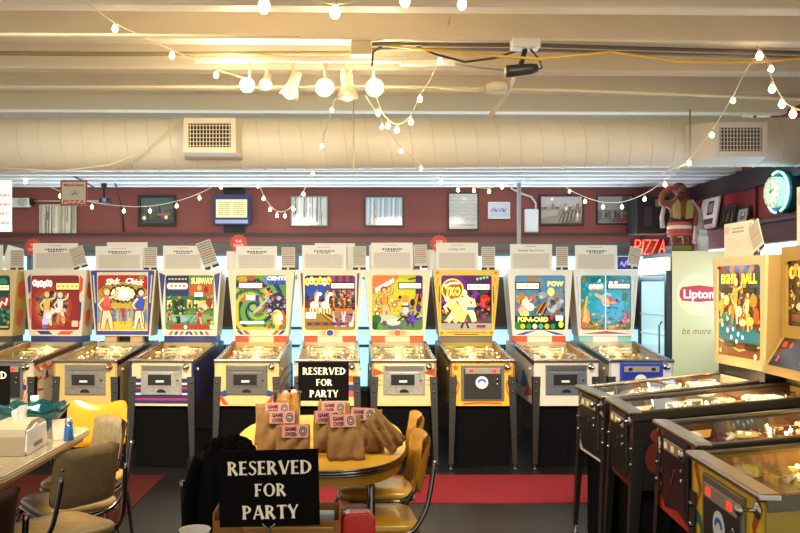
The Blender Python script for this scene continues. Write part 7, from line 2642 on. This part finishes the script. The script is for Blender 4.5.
def party_bag(label, x, y, w, h, d, rz, lean=0.0, lying=False, sticker=True, seed=1, sy=0.0):
    t = thing('paper_bag', label, 'paper bag', (x, y, 0.762), rz, 'paper party bags')
    r = random.Random(seed)
    vs, fs = [], []
    nx, nz = 8, 9
    for k, side in enumerate((-1, 1)):
        for i in range(nx + 1):
            for j in range(nz + 1):
                u, v = i / nx - 0.5, j / nz
                thick = d / 2 * (1 - 0.9 * max(0, (v - 0.35) / 0.65) ** 0.8)
                ww = w * (1 + 0.03 * math.sin(v * 5 + seed)) * (1 - 0.05 * v)
                cr = 0.016 * math.sin(u * 15 + v * 9 * (1 if side > 0 else -1) + seed) * (1 - abs(2 * u) ** 4) + r.uniform(-0.005, 0.005)
                vs.append((u * ww, side * (thick + 0.002) + cr * (0.3 + 0.7 * (v < 0.8)) + lean * v * h, v * h + 0.004 * math.sin(u * 9 + seed) * v))
    M1 = (nx + 1) * (nz + 1)

    def id_(s_, i, j):
        return s_ * M1 + i * (nz + 1) + j
    for i in range(nx):
        for j in range(nz):
            fs.append([id_(0, i, j), id_(0, i + 1, j), id_(0, i + 1, j + 1), id_(0, i, j + 1)])
            fs.append([id_(1, i, j), id_(1, i, j + 1), id_(1, i + 1, j + 1), id_(1, i + 1, j)])
    for j in range(nz):
        fs.append([id_(0, 0, j), id_(0, 0, j + 1), id_(1, 0, j + 1), id_(1, 0, j)])
        fs.append([id_(0, nx, j), id_(1, nx, j), id_(1, nx, j + 1), id_(0, nx, j + 1)])
    for i in range(nx):
        fs.append([id_(0, i, 0), id_(1, i, 0), id_(1, i + 1, 0), id_(0, i + 1, 0)])
        fs.append([id_(0, i, nz), id_(0, i + 1, nz), id_(1, i + 1, nz), id_(1, i, nz)])
    T = Matrix.Identity(4)
    if lying:
        T = Matrix.Translation((0, 0, 0.04)) @ Matrix.Rotation(rad(-44), 4, 'Y')
    b = MB()
    b.raw(vs, fs, BAGM, True, T)
    b.build('bag', t)
    if sticker:
        sw, sh = 0.125, 0.062
        s = MB()
        # the label is folded over the top of the bag
        zt_ = h - sh / 2 + 0.008
        ty = lean * (1 - sh / 2 / h) * h - 0.027
        tilt = math.atan(lean) * -1 - 0.12
        Ts = T @ Matrix.Translation((sy, ty, zt_)) @ Matrix.Rotation(tilt, 4, 'X')
        s.box((0, 0.002, 0), (sw, 0.002, sh), M('#cf8c80', 0.6), T=Ts)
        s.box((0, 0.022, sh / 2 - 0.001), (sw, 0.042, 0.002), M('#cf8c80', 0.6), T=Ts)
        a = Art(s, sw, sh, (0, 0.0005, 0), rough=0.6, step=0.00006, T=Ts)
        a.text('GAME', 0.33, 0.66, 0.30, '#34141a', None, 0.07, width=0.44)
        a.text('OVER', 0.33, 0.26, 0.30, '#34141a', None, 0.07, width=0.44)
        a.ell(0.80, 0.48, 0.15, 0.36, '#17130f')
        a.strip(ring_pts(0.80, 0.48, 0.10, 0.24, 16), 0.016, '#d8cfc0')
        a.ell(0.80, 0.48, 0.05, 0.11, '#b8afa0')
        s.build('sticker', t)
    return t


party_bag('leftmost brown paper party bag with a pink sticker, behind two others', -0.40, 4.27, 0.19, 0.205, 0.09, rad(6), 0.10, seed=2, sy=0.02)
party_bag('brown paper party bag with a pink sticker, in front of the leftmost bag', -0.355, 4.04, 0.21, 0.195, 0.08, rad(4), 0.15, seed=3, sy=0.02)
party_bag('frontmost brown party bag of the left cluster, its sticker lowest', -0.27, 3.89, 0.165, 0.155, 0.07, rad(2), 0.12, seed=4, sy=0.01)
party_bag('brown party bag with a pink sticker just right of the left cluster', -0.105, 4.06, 0.155, 0.195, 0.085, rad(3), 0.05, seed=5, sy=-0.005)
party_bag('brown party bag at the back of the right cluster, its sticker highest', -0.085, 4.32, 0.18, 0.205, 0.08, rad(-8), 0.05, seed=6, sy=0.0)
party_bag('frontmost rumpled party bag of the right cluster with a tilted sticker', -0.02, 3.885, 0.165, 0.20, 0.09, rad(10), 0.28, seed=7, sy=-0.01)
party_bag('rightmost standing party bag with a pink sticker', 0.075, 4.08, 0.165, 0.205, 0.10, rad(-20), 0.12, seed=8, sy=-0.01)
party_bag('brown party bag fallen over at the right end of the bags', 0.235, 4.0, 0.105, 0.20, 0.06, rad(10), 0.0, lying=True, sticker=False, seed=9)

# red rounded dispenser on the near table
t = thing('napkin_dispenser', 'small red rounded dispenser on the near table beside the cardboard box', 'napkin dispenser', (0.025, 2.70, 0.742), rad(8))
mb = MB()
mb.prism([(-0.056, 0), (0.056, 0), (0.056, 0.065)] + ring_pts(0.026, 0.065, 0.03, 0.03, 6, 0, pi / 2)[1:] + ring_pts(-0.026, 0.065, 0.03, 0.03, 6, pi / 2, pi), 'y', -0.03, 0.03, M('#cc1a12', 0.2, coat=0.5))
o = mb.build('shell', t)
bv = o.modifiers.new('bevel', 'BEVEL')
bv.width = 0.008
bv.segments = 3
MB().box((0, -0.0, 0.003), (0.118, 0.066, 0.006), CHROME, 0.002).build('base', t)

# clear tub of pink sweets
t = thing('plastic_tub', 'clear plastic tub with pink sweets behind the paper bags', 'tub', (W(287, 415, 4.85).x, 4.85, 0.762))
b = MB()
b.lathe([(0.0, 0.003), (0.075, 0.003), (0.082, 0.19), (0.088, 0.192), (0.088, 0.198), (0.078, 0.196), (0.072, 0.008), (0, 0.006)], glass_mat('clear_plastic', '#f6f8fa', 0.7), 24)
b.build('tub_wall', t)
rr = random.Random(12)
for i in range(22):
    a_, q = rr.uniform(0, 6.28), rr.uniform(0, 0.05)
    o = MB().sphere((0, 0, 0), 0.021, M(rr.choice(['#d8584a', '#e88a78', '#c84438', '#e8a898']), 0.35), 10).build('wrapped_sweet')
    o.location = (t.location.x + q * math.cos(a_), 4.85 + q * math.sin(a_), 0.762 + 0.03 + 0.0075 * i)
    tag(o, 'pink wrapped sweet in the clear tub on the yellow table', 'sweet', 'sweets in the clear tub')

# ------------------------------------------------------------------ things on the beige table
c = W(20, 447, 4.02)
t = thing('napkin_dispenser', 'beige and white napkin dispenser with a napkin sticking out of its top', 'napkin dispenser', (c.x - 0.03, 4.10, 0.762), rad(3))
pr = [(-0.16, 0.0), (0.16, 0.0), (0.16, 0.10), (0.145, 0.13), (0.05, 0.155), (-0.06, 0.155), (-0.15, 0.125), (-0.16, 0.09)]
b = MB()
b.prism(pr, 'x', -0.075, 0.075, M('#a3957a', 0.4))
b.build('body', t)
f = MB()
f.box((0.079, 0, 0.062), (0.008, 0.29, 0.115), M('#dcd8d0', 0.35), 0.004)
f.prism([(-0.145, 0.0), (0.145, 0.0), (0.16, 0.02), (0.145, 0.10), (0.0, 0.135), (-0.145, 0.10), (-0.16, 0.02)], 'x', 0.074, 0.082, M('#dcd8d0', 0.35))
f.build('face_plate', t)
MB().box((0.085, 0.01, 0.035), (0.006, 0.12, 0.022), M('#6a6a6c', 0.4), 0.004).build('slot', t)
nk = MB()
vs, fs = [], []
for i in range(9):
    for j in range(6):
        u, v = i / 8 - 0.5, j / 5
        vs.append((0.035 * math.sin(u * 6 + v) * (0.4 + v * 0.4) + 0.008 * math.sin(u * 19), u * 0.14 * (1 - 0.35 * v), 0.14 + v * 0.085 - 0.05 * v * u * u * 4))
fs = [[i * 6 + j, (i + 1) * 6 + j, (i + 1) * 6 + j + 1, i * 6 + j + 1] for i in range(8) for j in range(5)]
nk.raw(vs, fs, M('#efece6', 0.8), True)
nk.build('paper_napkin', t)

c = W(30, 440, 4.42)
t = thing('glass_bowl', 'teal glass bowl with wavy rim on the beige table', 'bowl', (c.x - 0.02, 4.46, 0.762))
g = MB()
n = 48
prof = [(0.0, 0.006), (0.06, 0.006), (0.10, 0.03), (0.15, 0.09), (0.19, 0.14), (0.205, 0.165)]
vs, fs = [], []
for sgn in (0, 1):
    for k, (r_, z) in enumerate(prof):
        for i in range(n):
            a_ = 2 * pi * i / n
            w_ = 1 + 0.06 * math.sin(a_ * 9) * (k / 5) ** 2
            rr_ = max(0.0005, (r_ - 0.005 * sgn)) * w_
            vs.append((rr_ * math.cos(a_), rr_ * math.sin(a_), z + 0.004 * sgn * (k < 5) + 0.012 * math.sin(a_ * 9) * (k / 5) ** 3))
K = len(prof)
for sgn in (0, 1):
    for k in range(K - 1):
        for i in range(n):
            q = [(sgn * K + k) * n + i, (sgn * K + k) * n + (i + 1) % n, (sgn * K + k + 1) * n + (i + 1) % n, (sgn * K + k + 1) * n + i]
            fs.append(q if sgn == 0 else q[::-1])
for i in range(n):
    fs.append([(K - 1) * n + i, (K - 1) * n + (i + 1) % n, (2 * K - 1) * n + (i + 1) % n, (2 * K - 1) * n + i])
gm = bpy.data.materials.new('teal_glass')
gm.use_nodes = True
pb = gm.node_tree.nodes['Principled BSDF']
pb.inputs['Base Color'].default_value = srgb('#3ab4c0')
pb.inputs['Roughness'].default_value = 0.08
pb.inputs['Transmission Weight'].default_value = 0.95
g.raw(vs, fs, gm, True)
g.build('bowl', t)
for i in range(6):
    a_ = i * 1.05
    o = MB().sphere((0, 0, 0), 0.03, M(['#7a9a2c', '#c8b03c', '#8aa83a'][i % 3], 0.4), 10, (1, 1, 0.7)).build('wrapped_snack')
    o.location = (t.location.x + 0.055 * math.cos(a_), 4.46 + 0.055 * math.sin(a_), 0.762 + 0.05)
    tag(o, 'green wrapped snack lying in the teal glass bowl', 'snack', 'snacks in the teal bowl')

c = W(68, 432, 4.35)
t = thing('salt_shaker', 'glass shaker with a shiny blue cap at the edge of the beige table', 'shaker', (c.x, 4.36, 0.762))
MB().lathe([(0.026, 0.0), (0.028, 0.01), (0.022, 0.07), (0.020, 0.085)], M('#4a86d8', 0.15, 0.7), 12).build('foil_body', t)
MB().lathe([(0.022, 0.085), (0.023, 0.10), (0.016, 0.118), (0, 0.12)], M('#b8d0ee', 0.15, 0.9), 12).build('cap', t)
c = W(38, 425, 4.75)
t = thing('sauce_bottle', 'small bottle with a pale teal cap behind the napkin dispenser', 'bottle', (c.x + 0.0, 4.70, 0.762))
MB().lathe([(0.03, 0), (0.03, 0.13), (0.018, 0.15)], M('#3a7a7c', 0.3), 14).build('body', t)
MB().lathe([(0.024, 0.15), (0.024, 0.19), (0.0, 0.192)], M('#bfe0d8', 0.4), 14).build('cap', t)
o = MB()
o.prism([(-0.035, 0), (0.035, 0), (0.0, 0.105)], 'x', -0.045, 0.045, M('#d9a58c', 0.6))
o = o.build('tent_card')
o.location = (W(60, 440, 4.36).x - 0.01, 4.40, 0.762)
o.rotation_euler = (0, 0, rad(30))
tag(o, 'small pinkish folded tent card beside the teal bowl', 'card')
